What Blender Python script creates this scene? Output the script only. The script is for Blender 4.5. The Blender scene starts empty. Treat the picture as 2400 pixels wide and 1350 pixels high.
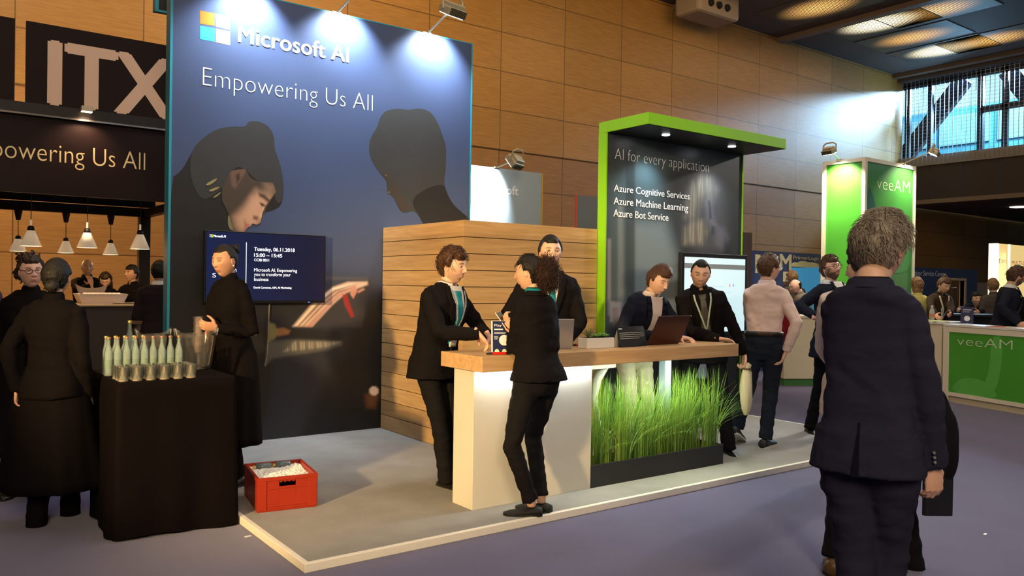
import bpy, bmesh, math, random
import numpy as np
from mathutils import Vector, Matrix, noise
random.seed(7)
SC = bpy.context.scene
COL = SC.collection
R = math.radians

# ------------------------------------------------------------------ camera
CAM = np.array([-1.62511, -3.93624, 1.5])
FPX, YAW, PITCH, ROLL = 1894.15, R(53.42608), R(-0.31639), R(0.82692)
def cam_axes():
    F = np.array([math.cos(YAW)*math.cos(PITCH), math.sin(YAW)*math.cos(PITCH), math.sin(PITCH)])
    Rt = np.array([math.sin(YAW), -math.cos(YAW), 0.0]); U = np.cross(Rt, F)
    c, s = math.cos(ROLL), math.sin(ROLL)
    return F, Rt*c + U*s, U*c - Rt*s
CF, CR, CU = cam_axes()
cd = bpy.data.cameras.new('camera'); cam = bpy.data.objects.new('camera', cd); COL.objects.link(cam)
cd.sensor_fit = 'HORIZONTAL'; cd.sensor_width = 36.0; cd.lens = FPX/2400*36.0
cd.clip_start = 0.05; cd.clip_end = 300
M = Matrix.Identity(4)
for i in range(3):
    M[i][0], M[i][1], M[i][2], M[i][3] = CR[i], CU[i], -CF[i], CAM[i]
cam.matrix_world = M
SC.camera = cam
# pixel of the photograph -> point on a plane of the place
def ray(px, py): return CF + (px-1200)/FPX*CR - (py-675)/FPX*CU
def on_z(px, py, z): d = ray(px, py); return CAM + (z-CAM[2])/d[2]*d
def on_y(px, py, y): d = ray(px, py); return CAM + (y-CAM[1])/d[1]*d
def on_x(px, py, x): d = ray(px, py); return CAM + (x-CAM[0])/d[0]*d
def on_pl(px, py, p0, n): d = ray(px, py); return CAM + np.dot(np.asarray(p0)-CAM, n)/np.dot(d, n)*d
def deep(px, py, d): return CAM + d*ray(px, py)

# ------------------------------------------------------------------ colour management, world, big lights
vs = SC.view_settings
vs.view_transform = 'Standard'; vs.look = 'None'; vs.gamma = 1.0; vs.exposure = 0.12; vs.use_curve_mapping = False
SC.display_settings.display_device = 'sRGB'
SC.cycles.max_bounces = 6; SC.cycles.diffuse_bounces = 3; SC.cycles.glossy_bounces = 3
SC.cycles.transmission_bounces = 8; SC.cycles.transparent_max_bounces = 12
SC.cycles.sample_clamp_indirect = 4.0
SC.cycles.use_denoising = True
wd = bpy.data.worlds.new('hall_ambient'); SC.world = wd; wd.use_nodes = True
wd.node_tree.nodes['Background'].inputs[0].default_value = (1.0, 0.82, 0.66, 1)
wd.node_tree.nodes['Background'].inputs[1].default_value = 0.05

def look(loc, tgt):
    return (Vector(tgt)-Vector(loc)).to_track_quat('-Z', 'Y').to_euler()
def area(name, loc, tgt, size, power, col, size_y=None, spread=180):
    l = bpy.data.lights.new(name, 'AREA'); l.energy = power; l.color = col; l.size = size; l.spread = R(spread)
    if size_y: l.shape = 'RECTANGLE'; l.size_y = size_y
    o = bpy.data.objects.new(name, l); COL.objects.link(o); o.location = loc; o.rotation_euler = look(loc, tgt); return o
def spot(name, loc, tgt, power, col, angle, blend=.5, rad=.05):
    l = bpy.data.lights.new(name, 'SPOT'); l.energy = power; l.color = col; l.spot_size = R(angle); l.spot_blend = blend; l.shadow_soft_size = rad
    o = bpy.data.objects.new(name, l); COL.objects.link(o); o.location = loc; o.rotation_euler = look(loc, tgt); return o
WARM = (1.0, .62, .28); WARM2 = (1.0, .74, .46); COOL = (.72, .86, 1.0); DAY = (.35, .68, 1.0)
# hall lamps in the ceiling grid over the aisle and stand
area('hall_light', (4, -3, 10.2), (4, -3, 0), 7, 430, (1.0, .90, .82))
area('hall_light', (-3, 3, 10.2), (-3, 3, 0), 7, 120, WARM2)
area('hall_light', (12, 3, 10.2), (12, 3, 0), 7, 330, WARM2)
area('hall_light', (22, 8, 10.2), (22, 8, 0), 6, 110, WARM2)
# amber wall washers on the timber hall wall
area('wall_wash_light', (6, 7.5, 10.0), (9, 13.66, 6.6), 5, 560, WARM, 2)
area('wall_wash_light', (-1, 8.5, 10.0), (-.5, 13.66, 3.0), 4, 430, WARM, 2)
area('wall_wash_light', (16, 8, 9.6), (19, 13.66, 4.5), 4, 110, WARM, 2)
# floodlight of the neighbouring stand on the left, throwing the long warm shadows
spot('stand_spot_light', (-6.6, -3.2, 2.9), (1.7, 1.75, 1.0), 5200, (1.0, .68, .30), 25, .6, .18)
area('hall_light', (-3.5, -8.5, 5.2), (3.5, 2, 1.2), 3, 480, (1.0, .78, .54))  # unseen warm light added behind the camera for the front faces
spot('stand_spot_light', (-6.2, -2.7, 4.3), (3.6, 1.55, 2.75), 2600, (1.0, .84, .55), 11, .7, .15)  # second spot, added to brighten the canopy's lime side
area('wall_wash_light', (-1.0, 11.2, 4.4), (-.3, 13.66, 1.6), 4, 110, WARM, .6)  # added low light, hidden behind the bar fascia, to lift the wall
# floodlights of the stand on the right
spot('stand_spot_light', (10.6, 0.9, 4.6), (2.0, .5, .3), 900, (1.0, .93, .84), 50, .6, .12)
# daylight through the high window
area('daylight', (31.2, 11.0, 8.4), (27, 13.2, 7.2), 4, 150, DAY, 2)
area('daylight', (33.6, 11.6, 10.50), (31.0, 12.6, 9.9), 3.6, 1300, DAY, .35)
area('daylight', (38.5, 9.5, 11.2), (20, 13.6, 7.0), 6, 5200, (.42, .70, 1.0), .6)

# ------------------------------------------------------------------ materials
MATS = {}
def mat(name, col, rough=.6, metal=0., var=.06, vscale=8., bump=0., bscale=60., emit=None, estr=0., spec=.4, trans=0., ior=1.45, stretch=None, alpha=1., sheen=0., coat=0.):
    if name in MATS: return MATS[name]
    m = bpy.data.materials.new(name); m.use_nodes = True
    nt = m.node_tree; b = nt.nodes['Principled BSDF']
    b.inputs['Roughness'].default_value = rough; b.inputs['Metallic'].default_value = metal
    b.inputs['Specular IOR Level'].default_value = spec; b.inputs['IOR'].default_value = ior
    b.inputs['Transmission Weight'].default_value = trans; b.inputs['Alpha'].default_value = alpha
    b.inputs['Sheen Weight'].default_value = sheen; b.inputs['Coat Weight'].default_value = coat
    c = (*col, 1)
    b.inputs['Base Color'].default_value = c
    if var > 0 or bump > 0:
        tc = nt.nodes.new('ShaderNodeTexCoord'); mp = nt.nodes.new('ShaderNodeMapping')
        nt.links.new(tc.outputs['Object'], mp.inputs['Vector'])
        if stretch: mp.inputs['Scale'].default_value = stretch
    if var > 0:
        n = nt.nodes.new('ShaderNodeTexNoise'); n.inputs['Scale'].default_value = vscale; n.inputs['Detail'].default_value = 5
        nt.links.new(mp.outputs[0], n.inputs['Vector'])
        mx = nt.nodes.new('ShaderNodeMix'); mx.data_type = 'RGBA'
        mx.inputs['A'].default_value = (*[max(0, x*(1-var*2)) for x in col], 1); mx.inputs['B'].default_value = (*[min(1, x*(1+var*2)) for x in col], 1)
        nt.links.new(n.outputs['Fac'], mx.inputs['Factor']); nt.links.new(mx.outputs['Result'], b.inputs['Base Color'])
    if bump > 0:
        n2 = nt.nodes.new('ShaderNodeTexNoise'); n2.inputs['Scale'].default_value = bscale; n2.inputs['Detail'].default_value = 3
        nt.links.new(mp.outputs[0], n2.inputs['Vector'])
        bp = nt.nodes.new('ShaderNodeBump'); bp.inputs['Strength'].default_value = bump; bp.inputs['Distance'].default_value = .01
        nt.links.new(n2.outputs['Fac'], bp.inputs['Height']); nt.links.new(bp.outputs[0], b.inputs['Normal'])
    if emit:
        b.inputs['Emission Color'].default_value = (*emit, 1); b.inputs['Emission Strength'].default_value = estr
    MATS[name] = m; return m

def thin_glass(name, tint, haze=(.5, .6, .55), hz=.10, gloss=.04):
    """thin clear wall: straight-through light, mirror glints at grazing angles, a pale haze in place of light showing through"""
    if name in MATS: return MATS[name]
    m = bpy.data.materials.new(name); m.use_nodes = True; nt = m.node_tree; nt.nodes.remove(nt.nodes['Principled BSDF']); N = nt.nodes.new; L = nt.links.new
    t = N('ShaderNodeBsdfTransparent'); t.inputs[0].default_value = (*tint, 1)
    d = N('ShaderNodeBsdfTranslucent'); d.inputs[0].default_value = (*haze, 1); d2 = N('ShaderNodeBsdfDiffuse'); d2.inputs[0].default_value = (*haze, 1)
    g = N('ShaderNodeBsdfGlossy'); g.inputs['Roughness'].default_value = gloss
    md = N('ShaderNodeMixShader'); L(d.outputs[0], md.inputs[1]); L(d2.outputs[0], md.inputs[2])
    n = N('ShaderNodeTexNoise'); n.inputs['Scale'].default_value = 14; tc = N('ShaderNodeTexCoord'); mp = N('ShaderNodeMapping'); mp.inputs['Scale'].default_value = (1, 1, .15); L(tc.outputs['Object'], mp.inputs[0]); L(mp.outputs[0], n.inputs['Vector'])
    mr = N('ShaderNodeMapRange'); mr.inputs['From Min'].default_value = .3; mr.inputs['From Max'].default_value = .7; mr.inputs['To Min'].default_value = hz*.4; mr.inputs['To Max'].default_value = hz*1.6; L(n.outputs['Fac'], mr.inputs['Value'])
    m1 = N('ShaderNodeMixShader'); L(mr.outputs[0], m1.inputs[0]); L(t.outputs[0], m1.inputs[1]); L(md.outputs[0], m1.inputs[2])  # mixes in the haze colour that stands for light through the glass
    lw = N('ShaderNodeLayerWeight'); lw.inputs['Blend'].default_value = .14
    m2 = N('ShaderNodeMixShader'); L(lw.outputs['Fresnel'], m2.inputs[0]); L(m1.outputs[0], m2.inputs[1]); L(g.outputs[0], m2.inputs[2]); L(m2.outputs[0], nt.nodes['Material Output'].inputs[0])
    MATS[name] = m; return m

def srgb(r, g, b):
    f = lambda c: (c/255)/12.92 if c/255 <= .04045 else ((c/255+.055)/1.055)**2.4
    return (f(r), f(g), f(b))

def wood_mat(name, c1, c2, grain=(1, 1, 9), rough=.5, knots=True, plank=None, axis=2):
    """oak boards: stretched grain, small knots; optional board-to-board tone"""
    if name in MATS: return MATS[name]
    m = bpy.data.materials.new(name); m.use_nodes = True; nt = m.node_tree; b = nt.nodes['Principled BSDF']
    b.inputs['Roughness'].default_value = rough
    N = nt.nodes.new; L = nt.links.new
    tc = N('ShaderNodeTexCoord'); mp = N('ShaderNodeMapping'); mp.inputs['Scale'].default_value = grain; L(tc.outputs['Object'], mp.inputs[0])
    n = N('ShaderNodeTexNoise'); n.inputs['Scale'].default_value = 2.2; n.inputs['Detail'].default_value = 8; n.inputs['Distortion'].default_value = .6; L(mp.outputs[0], n.inputs['Vector'])
    rp = N('ShaderNodeValToRGB'); rp.color_ramp.elements[0].position = .3; rp.color_ramp.elements[0].color = (*c1, 1)
    rp.color_ramp.elements[1].position = .72; rp.color_ramp.elements[1].color = (*c2, 1); L(n.outputs['Fac'], rp.inputs[0])
    out = rp.outputs[0]
    if plank:
        sx = N('ShaderNodeSeparateXYZ'); L(tc.outputs['Object'], sx.inputs[0])
        dv = N('ShaderNodeMath'); dv.operation = 'DIVIDE'; L(sx.outputs[axis], dv.inputs[0]); dv.inputs[1].default_value = plank
        fl = N('ShaderNodeMath'); fl.operation = 'FLOOR'; L(dv.outputs[0], fl.inputs[0])
        wn = N('ShaderNodeTexWhiteNoise'); wn.noise_dimensions = '1D'; L(fl.outputs[0], wn.inputs['W'])
        mr = N('ShaderNodeMapRange'); mr.inputs['To Min'].default_value = .82; mr.inputs['To Max'].default_value = 1.1; L(wn.outputs['Value'], mr.inputs['Value'])
        ml = N('ShaderNodeVectorMath'); ml.operation = 'SCALE'; L(out, ml.inputs[0]); L(mr.outputs[0], ml.inputs['Scale']); out = ml.outputs[0]
    if knots:
        v = N('ShaderNodeTexVoronoi'); v.inputs['Scale'].default_value = 3.2; L(tc.outputs['Object'], v.inputs['Vector'])
        r2 = N('ShaderNodeValToRGB'); r2.color_ramp.elements[0].position = .0; r2.color_ramp.elements[0].color = (.45, .3, .2, 1)
        r2.color_ramp.elements[1].position = .06; r2.color_ramp.elements[1].color = (1, 1, 1, 1); L(v.outputs['Distance'], r2.inputs[0])
        mx = N('ShaderNodeMix'); mx.data_type = 'RGBA'; mx.blend_type = 'MULTIPLY'; mx.inputs['Factor'].default_value = .6
        L(out, mx.inputs['A']); L(r2.outputs[0], mx.inputs['B']); out = mx.outputs['Result']
    L(out, b.inputs['Base Color'])
    MATS[name] = m; return m

# ------------------------------------------------------------------ objects
def tag(o, label=None, cat=None, group=None, kind=None):
    if label: o['label'] = label
    if cat: o['category'] = cat
    if group: o['group'] = group
    if kind: o['kind'] = kind
    return o
def empty(name, loc, label, cat, group=None, rotz=0):
    o = bpy.data.objects.new(name, None); COL.objects.link(o); o.location = loc; o.rotation_euler = (0, 0, rotz)
    o.empty_display_size = .1
    return tag(o, label, cat, group)
def mk(name, verts, faces, m, parent=None, smooth=False, org=(0, 0, 0), bevel=0., cols=None):
    """one mesh object; verts in the parent's space (or world), moved so the origin sits at org"""
    me = bpy.data.meshes.new(name)
    vv = np.asarray(verts, float)-np.asarray(org, float)
    me.from_pydata(vv.tolist(), [], [tuple(int(i) for i in f) for f in faces]); me.update()
    if smooth: me.polygons.foreach_set('use_smooth', [True]*len(me.polygons))
    if cols is not None:
        a = me.color_attributes.new('tint', 'FLOAT_COLOR', 'POINT')
        cc = np.ones((len(vv), 4)); cc[:, :3] = cols; a.data.foreach_set('color', cc.ravel())
    me.materials.append(m)
    o = bpy.data.objects.new(name, me); COL.objects.link(o); o.location = org
    if parent is not None: o.parent = parent
    if bevel > 0:
        bv = o.modifiers.new('bevel', 'BEVEL'); bv.width = bevel; bv.segments = 2; bv.limit_method = 'ANGLE'; bv.angle_limit = R(40)
    return o
class Geo:
    def __init__(s): s.v = []; s.f = []
    def add(s, v, f):
        b = len(s.v); s.v += [tuple(map(float, x)) for x in v]; s.f += [tuple(i+b for i in q) for q in f]; return s
    def box(s, x0, y0, z0, x1, y1, z1):
        v = [(x0,y0,z0),(x1,y0,z0),(x1,y1,z0),(x0,y1,z0),(x0,y0,z1),(x1,y0,z1),(x1,y1,z1),(x0,y1,z1)]
        return s.add(v, [(0,3,2,1),(4,5,6,7),(0,1,5,4),(1,2,6,5),(2,3,7,6),(3,0,4,7)])
    def obox(s, c, ax, ay, az):
        """oriented box: centre and half-axis vectors"""
        c, ax, ay, az = (np.asarray(q, float) for q in (c, ax, ay, az))
        v = [c+i*ax+j*ay+k*az for k in (-1, 1) for j in (-1, 1) for i in (-1, 1)]
        return s.add(v, [(0,2,3,1),(4,5,7,6),(0,1,5,4),(1,3,7,5),(3,2,6,7),(2,0,4,6)])
    def tube(s, pts, rad, n=10, cap=True, closed=False):
        v, f = tube(pts, rad, n, cap, closed); return s.add(v, f)
    def ell(s, c, r, rot=None, nu=16, nv=10):
        v, f = ellipsoid(c, r, rot, nu, nv); return s.add(v, f)
    def lathe(s, prof, c=(0, 0, 0), n=24, cap=True):
        v = []; k = len(prof)
        for r_, z in prof:
            for i in range(n):
                a = 2*math.pi*i/n; v.append((c[0]+r_*math.cos(a), c[1]+r_*math.sin(a), c[2]+z))
        f = [(j*n+i, j*n+(i+1) % n, (j+1)*n+(i+1) % n, (j+1)*n+i) for j in range(k-1) for i in range(n)]
        if cap: f += [tuple(range(n-1, -1, -1)), tuple((k-1)*n+i for i in range(n))]
        return s.add(v, f)
    def mk(s, name, m, parent=None, **k): return mk(name, s.v, s.f, m, parent, **k)
def frames(pts):
    pts = np.asarray(pts, float); n = len(pts)
    t = np.zeros_like(pts); t[0] = pts[1]-pts[0]; t[-1] = pts[-1]-pts[-2]
    if n > 2: t[1:-1] = pts[2:]-pts[:-2]
    t /= np.linalg.norm(t, axis=1)[:, None]+1e-12
    ref = np.array([0, 0, 1.]) if abs(t[0][2]) < .9 else np.array([0, 1., 0])
    u = np.cross(ref, t[0]); u /= np.linalg.norm(u); us = [u]
    for i in range(1, n):
        u = us[-1]-np.dot(us[-1], t[i])*t[i]; u /= np.linalg.norm(u)+1e-12; us.append(u)
    us = np.array(us); return t, us, np.cross(t, us)
def tube(pts, rad, n=10, cap=True, closed=False):
    pts = np.asarray(pts, float); t, u, w = frames(pts); v = []; k = len(pts)
    if np.isscalar(rad): rad = [rad]*k
    for i in range(k):
        ra, rb = (rad[i], rad[i]) if np.isscalar(rad[i]) else rad[i]
        for j in range(n):
            a = 2*math.pi*j/n; v.append(pts[i]+u[i]*ra*math.cos(a)+w[i]*rb*math.sin(a))
    f = [(i*n+j, i*n+(j+1) % n, (i+1)*n+(j+1) % n, (i+1)*n+j) for i in range(k-1) for j in range(n)]
    if closed: f += [((k-1)*n+j, (k-1)*n+(j+1) % n, (j+1) % n, j) for j in range(n)]
    elif cap: f += [tuple(range(n-1, -1, -1)), tuple((k-1)*n+j for j in range(n))]
    return v, f
def ellipsoid(c, r, rot=None, nu=16, nv=10):
    c = np.asarray(c, float); v = []
    for j in range(nv+1):
        ph = math.pi*j/nv
        for i in range(nu):
            a = 2*math.pi*i/nu
            p = np.array([r[0]*math.sin(ph)*math.cos(a), r[1]*math.sin(ph)*math.sin(a), r[2]*math.cos(ph)])
            v.append(c+(rot@p if rot is not None else p))
    f = [(j*nu+i, (j+1)*nu+i, (j+1)*nu+(i+1) % nu, j*nu+(i+1) % nu) for j in range(nv) for i in range(nu)]
    return v, f
def prism(poly, u, v, n, o, d):
    """flat outline (list of 2d) extruded by d along n, laid on the frame o,u,v"""
    u, v, n, o = (np.asarray(q, float) for q in (u, v, n, o)); k = len(poly)
    a = [o+u*x+v*y for x, y in poly]; b = [p+n*d for p in a]
    area2 = sum(poly[i][0]*poly[(i+1) % k][1]-poly[(i+1) % k][0]*poly[i][1] for i in range(k))
    rng = list(range(k)) if (area2 > 0) == (np.dot(np.cross(u, v), n) > 0) else list(range(k-1, -1, -1))
    f = [tuple(i+k for i in rng), tuple(reversed(rng))]
    for q in range(k):
        i, j = rng[q], rng[(q+1) % k]; f.append((i, j, j+k, i+k))
    return a+b, f
def smoothpoly(p, it=2):
    for _ in range(it):
        q = []
        for i in range(len(p)):
            a, b = np.array(p[i], float), np.array(p[(i+1) % len(p)], float)
            q += [tuple(.75*a+.25*b), tuple(.25*a+.75*b)]
        p = q
    return p
def text_verts(s, offset=0., extr=.5, spacing=1., bold=0.):
    cu = bpy.data.curves.new('t', 'FONT'); cu.body = s; cu.offset = offset; cu.space_character = spacing; cu.resolution_u = 5
    o = bpy.data.objects.new('t', cu); COL.objects.link(o)
    dg = bpy.context.evaluated_depsgraph_get(); dg.update()
    me = bpy.data.meshes.new_from_object(o.evaluated_get(dg))
    v = np.array([x.co[:] for x in me.vertices]) if len(me.vertices) else np.zeros((0, 3)); f = [tuple(p.vertices) for p in me.polygons]
    bpy.data.objects.remove(o); bpy.data.curves.remove(cu); bpy.data.meshes.remove(me)
    if bold:                                     # heavier strokes: the same glyphs laid side by side
        n = len(v); sh = [(-bold, 0), (bold, 0), (0, bold*.45), (0, -bold*.45)]
        f = f+[tuple(i+n*(k+1) for i in q) for k in range(4) for q in f]; v = np.concatenate([v]+[v+np.array([a, b, .0006*(k+1)]) for k, (a, b) in enumerate(sh)])
    return v, f
def text(name, s, m, o, u, v, w, h, parent=None, offset=0., lift=.003, base=None, spacing=1., label=None, ref=None, bold=0.):
    """lettering fitted to a width w and cap height h; o = baseline start; (u,v) frame, lifted off the face"""
    vv, f = text_verts(s, offset, spacing=spacing, bold=bold)
    rv, _ = text_verts(ref or 'H', offset, bold=bold)
    x0, x1 = vv[:, 0].min(), vv[:, 0].max(); ch = rv[:, 1].max()-min(0, rv[:, 1].min())
    sx = w/(x1-x0); sy = h/ch
    u = np.asarray(u, float); v = np.asarray(v, float); n = np.cross(u, v)
    P = np.asarray(o, float)+np.outer((vv[:, 0]-x0)*sx, u)+np.outer(vv[:, 1]*sy, v)+np.outer(vv[:, 2]+lift, n)
    off = np.zeros(3)
    if parent is not None: off = np.array(parent.location)
    ob = mk(name, P-off, f, m, parent)
    if label: ob['label'] = label
    return ob
def to_px(P):
    d = np.asarray(P, float)-CAM; z = d@CF
    return np.stack([1200+FPX*(d@CR)/z, 675-FPX*(d@CU)/z], -1)
def poly_dist(q, pts):
    """signed distance (negative inside) of points q to a closed outline"""
    pts = np.asarray(pts, float); best = np.full(len(q), 1e9); ins = np.zeros(len(q), bool)
    for i in range(len(pts)):
        a, b = pts[i], pts[(i+1) % len(pts)]; ab = b-a
        t = np.clip(((q-a)@ab)/(ab@ab+1e-9), 0, 1); best = np.minimum(best, np.linalg.norm(q-(a+t[:, None]*ab), axis=1))
        c = ((a[1] > q[:, 1]) != (b[1] > q[:, 1])) & (q[:, 0] < (b[0]-a[0])*(q[:, 1]-a[1])/(b[1]-a[1]+1e-12)+a[0]); ins ^= c
    return np.where(ins, -best, best)
def painted(name, x0, z0, x1, z1, y, step, base, layers, parent, keep=None, lift=.0006, rough=.4):
    """a soft-edged printed picture on a board facing -Y: layers = (outline in photo pixels, blur, colour, opacity, streak)"""
    nx, nz = int((x1-x0)/step)+1, int((z1-z0)/step)+1
    X, Z = np.meshgrid(np.linspace(x0, x1, nx), np.linspace(z0, z1, nz)); P = np.stack([X.ravel(), np.full(nx*nz, y-lift), Z.ravel()], 1); q = to_px(P)
    col = np.tile(np.array(base, float), (len(P), 1))
    for pts, blur, c, op, st in layers:
        d = poly_dist(q, pts); w = np.clip(.5-d/(2*blur), 0, 1); w = w*w*(3-2*w)*op
        if st: w = w*(1-st*.5+st*.5*np.sin(q[:, 0]*.95+3*np.sin(q[:, 0]*.31)+.8*np.sin(q[:, 1]*.05)))
        col = col*(1-w[:, None])+np.array(c)*w[:, None]
    f = [(j*nx+i, j*nx+i+1, (j+1)*nx+i+1, (j+1)*nx+i) for j in range(nz-1) for i in range(nx-1)]
    if keep is not None:
        ok = poly_dist(q, keep) < 0; f = [t for t in f if all(ok[i] for i in t)]
        used = sorted({i for t in f for i in t}); mp_ = {k: i for i, k in enumerate(used)}; P = P[used]; col = col[used]; f = [tuple(mp_[i] for i in t) for t in f]
    if 'painted_print' not in MATS:
        m = bpy.data.materials.new('painted_print'); m.use_nodes = True; b = m.node_tree.nodes['Principled BSDF']; a = m.node_tree.nodes.new('ShaderNodeAttribute'); a.attribute_name = 'tint'
        m.node_tree.links.new(a.outputs['Color'], b.inputs['Base Color']); b.inputs['Roughness'].default_value = rough; b.inputs['Specular IOR Level'].default_value = .35; MATS['painted_print'] = m
    off = np.zeros(3); o = parent
    while o is not None: off += np.array(o.location); o = o.parent
    return mk(name, P-off, f, MATS['painted_print'], parent, cols=col)
UX, UZ, NY = np.array([1., 0, 0]), np.array([0, 0, 1.]), np.array([0, -1., 0])
def text_px(name, s, m, y, bl, tl, br, parent=None, **k):
    """lettering on a face looking along -Y at depth y; pixels: baseline-left, cap-top-left, baseline-right"""
    a, b, c = on_y(*bl, y), on_y(*tl, y), on_y(*br, y)
    return text(name, s, m, (a[0], y, a[2]), UX, UZ, c[0]-a[0], b[2]-a[2], parent, **k)

def wloc(o):
    p = np.zeros(3)
    while o is not None: p += np.array(o.location); o = o.parent
    return p
def part(name, g, m, parent=None, **k):
    """part with its verts given in world coordinates (parents are never rotated here)"""
    off = wloc(parent) if parent is not None else np.zeros(3)
    v = np.asarray(g.v, float)-off
    return mk(name, v, g.f, m, parent, **k)
def struct(name, g, m, **k):
    o = mk(name, g.v, g.f, m, None, **k); o['kind'] = 'structure'; return o
def thing(name, g, m, label, cat, group=None, **k):
    v = np.asarray(g.v, float); c = (v.min(0)+v.max(0))/2; c[2] = v[:, 2].min()
    o = mk(name, g.v, g.f, m, None, org=tuple(c), **k); return tag(o, label, cat, group)

# ================================================================== THE HALL
HP = .045                                   # top of the stand's platform
carpet = mat('aisle_carpet', (.078, .070, .158), .95, var=.10, vscale=2.5, bump=.35, bscale=420, spec=.1, sheen=.25)
struct('floor', Geo().add([(-30, -14, 0), (60, -14, 0), (60, 13.66, 0), (-30, 13.66, 0)], [(0, 1, 2, 3)]), carpet)
WY = 13.66
def wall_mat(name, c1, c2, zoff):
    m = wood_mat(name, c1, c2, (.9, .9, 14), .42, knots=False)
    nt = m.node_tree; N = nt.nodes.new; L = nt.links.new; b = nt.nodes['Principled BSDF']
    src = b.inputs['Base Color'].links[0].from_socket
    tc = N('ShaderNodeTexCoord'); sp = N('ShaderNodeSeparateXYZ'); L(tc.outputs['Object'], sp.inputs[0])
    outs = []
    for ax, off, per in ((0, -10.942+2.218*10, 2.218), (2, -zoff+1.045*10, 1.045)):
        ad = N('ShaderNodeMath'); ad.operation = 'ADD'; L(sp.outputs[ax], ad.inputs[0]); ad.inputs[1].default_value = off
        dv = N('ShaderNodeMath'); dv.operation = 'DIVIDE'; L(ad.outputs[0], dv.inputs[0]); dv.inputs[1].default_value = per
        fr = N('ShaderNodeMath'); fr.operation = 'FRACT'; L(dv.outputs[0], fr.inputs[0])
        fl = N('ShaderNodeMath'); fl.operation = 'FLOOR'; L(dv.outputs[0], fl.inputs[0])
        lt = N('ShaderNodeMath'); lt.operation = 'LESS_THAN'; L(fr.outputs[0], lt.inputs[0]); lt.inputs[1].default_value = .022/per
        outs.append((lt, fl))
    mx = N('ShaderNodeMath'); mx.operation = 'MAXIMUM'; L(outs[0][0].outputs[0], mx.inputs[0]); L(outs[1][0].outputs[0], mx.inputs[1])
    cb = N('ShaderNodeCombineXYZ'); L(outs[0][1].outputs[0], cb.inputs[0]); L(outs[1][1].outputs[0], cb.inputs[1])
    wn = N('ShaderNodeTexWhiteNoise'); wn.noise_dimensions = '2D'; L(cb.outputs[0], wn.inputs['Vector'])
    mr = N('ShaderNodeMapRange'); mr.inputs['To Min'].default_value = .88; mr.inputs['To Max'].default_value = 1.08; L(wn.outputs['Value'], mr.inputs['Value'])
    ml = N('ShaderNodeVectorMath'); ml.operation = 'SCALE'; L(src, ml.inputs[0]); L(mr.outputs[0], ml.inputs['Scale'])
    mc = N('ShaderNodeMix'); mc.data_type = 'RGBA'; L(mx.outputs[0], mc.inputs['Factor']); L(ml.outputs[0], mc.inputs['A']); mc.inputs['B'].default_value = (*[x*.35 for x in c1], 1)
    L(mc.outputs['Result'], b.inputs['Base Color'])
    return m
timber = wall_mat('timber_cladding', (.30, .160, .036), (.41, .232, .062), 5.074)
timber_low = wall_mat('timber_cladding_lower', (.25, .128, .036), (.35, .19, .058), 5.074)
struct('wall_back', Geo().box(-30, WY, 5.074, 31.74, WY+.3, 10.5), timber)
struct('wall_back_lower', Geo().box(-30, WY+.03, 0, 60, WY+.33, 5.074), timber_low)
ceil_m = mat('dark_ceiling_mesh', (.085, .075, .075), .7, var=.15, vscale=.6, metal=.0)
struct('ceiling', Geo().box(-30, -14, 10.38, 31.8, WY+.3, 10.6), ceil_m)
# mezzanine side: band under the window, soffit
dark_band = mat('dark_slatted_panel', (.035, .027, .028), .6, var=.2, vscale=14, stretch=(1, 12, .05))
g = Geo()
for i in range(24):
    y1 = WY-i*1.28; g.box(31.57, y1-1.26, 5.15, 31.75, y1, 6.55)
struct('wall_right', g, dark_band)
struct('trim_1', Geo().box(31.50, -14, 6.55, 31.9, WY, 6.95), mat('grey_sill', (.22, .20, .19), .5, var=.08))
struct('trim_2', Geo().box(31.40, -14, 4.98, 31.9, WY, 5.15), mat('bronze_edge', (.16, .12, .09), .5, var=.08))
struct('ceiling_mezzanine', Geo().box(31.57, -14, 5.0, 60, WY, 5.12), mat('soffit', (.13, .105, .09), .7, var=.08))
struct('trim_3', Geo().box(31.3, -14, 10.1, 31.9, WY, 10.38), ceil_m)
# beams across the ceiling
for k, (x, nm) in enumerate(((17.6, 4), (23.0, 5), (30.9, 6))):
    struct('trim_%d' % nm, Geo().box(x, -14, 10.22, x+.30, WY, 10.38), mat('ceiling_beam', (.16, .12, .10), .5, var=.08))
# high window: frames, braces, sky and the glazed building outside
fr_m = mat('window_steel', (.012, .02, .035), .4, metal=.3, var=.05)
g = Geo()
y_of = lambda px, py: on_x(px, py, 31.8)[1]
for px in (2128, 2180, 2298, 2356): g.box(31.72, y_of(px, 300)-.10, 6.9, 31.88, y_of(px, 300)+.10, 10.2)
g.box(31.72, y_of(2302, 250)-1.75, 8.42, 31.88, y_of(2302, 250), 8.66)
for i in range(1, 7): g.box(31.72, y_of(2356, 300)-i*2.6-.09, 6.9, 31.88, y_of(2356, 300)-i*2.6+.09, 10.2)
g.box(31.72, -14, 9.85, 31.88, WY, 10.2)
struct('window_1', g, fr_m)
# outer tree-like braces of the facade
for i, (a, b) in enumerate((((2138, 345), (2262, 185)), ((2362, 165), (2440, 260)))):
    p, q = on_x(*a, 32.6), on_x(*b, 32.6); d = (q-p)/np.linalg.norm(q-p)
    lo_, hi_ = (p, q) if p[2] < q[2] else (q, p); lo_ = lo_+(lo_-hi_)*(lo_[2]-5.36)/(hi_[2]-lo_[2]); p, q = lo_, hi_
    thing('steel_brace', Geo().obox((p+q)/2, (q-p)/2, np.cross(d, (1, 0, 0))*.33, np.array([.14, 0, 0])), fr_m,
          ['dark diagonal steel brace behind the window mesh, left of the two', 'dark diagonal steel brace cut off by the right edge'][i], 'brace', 'steel braces outside the high window')
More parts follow.
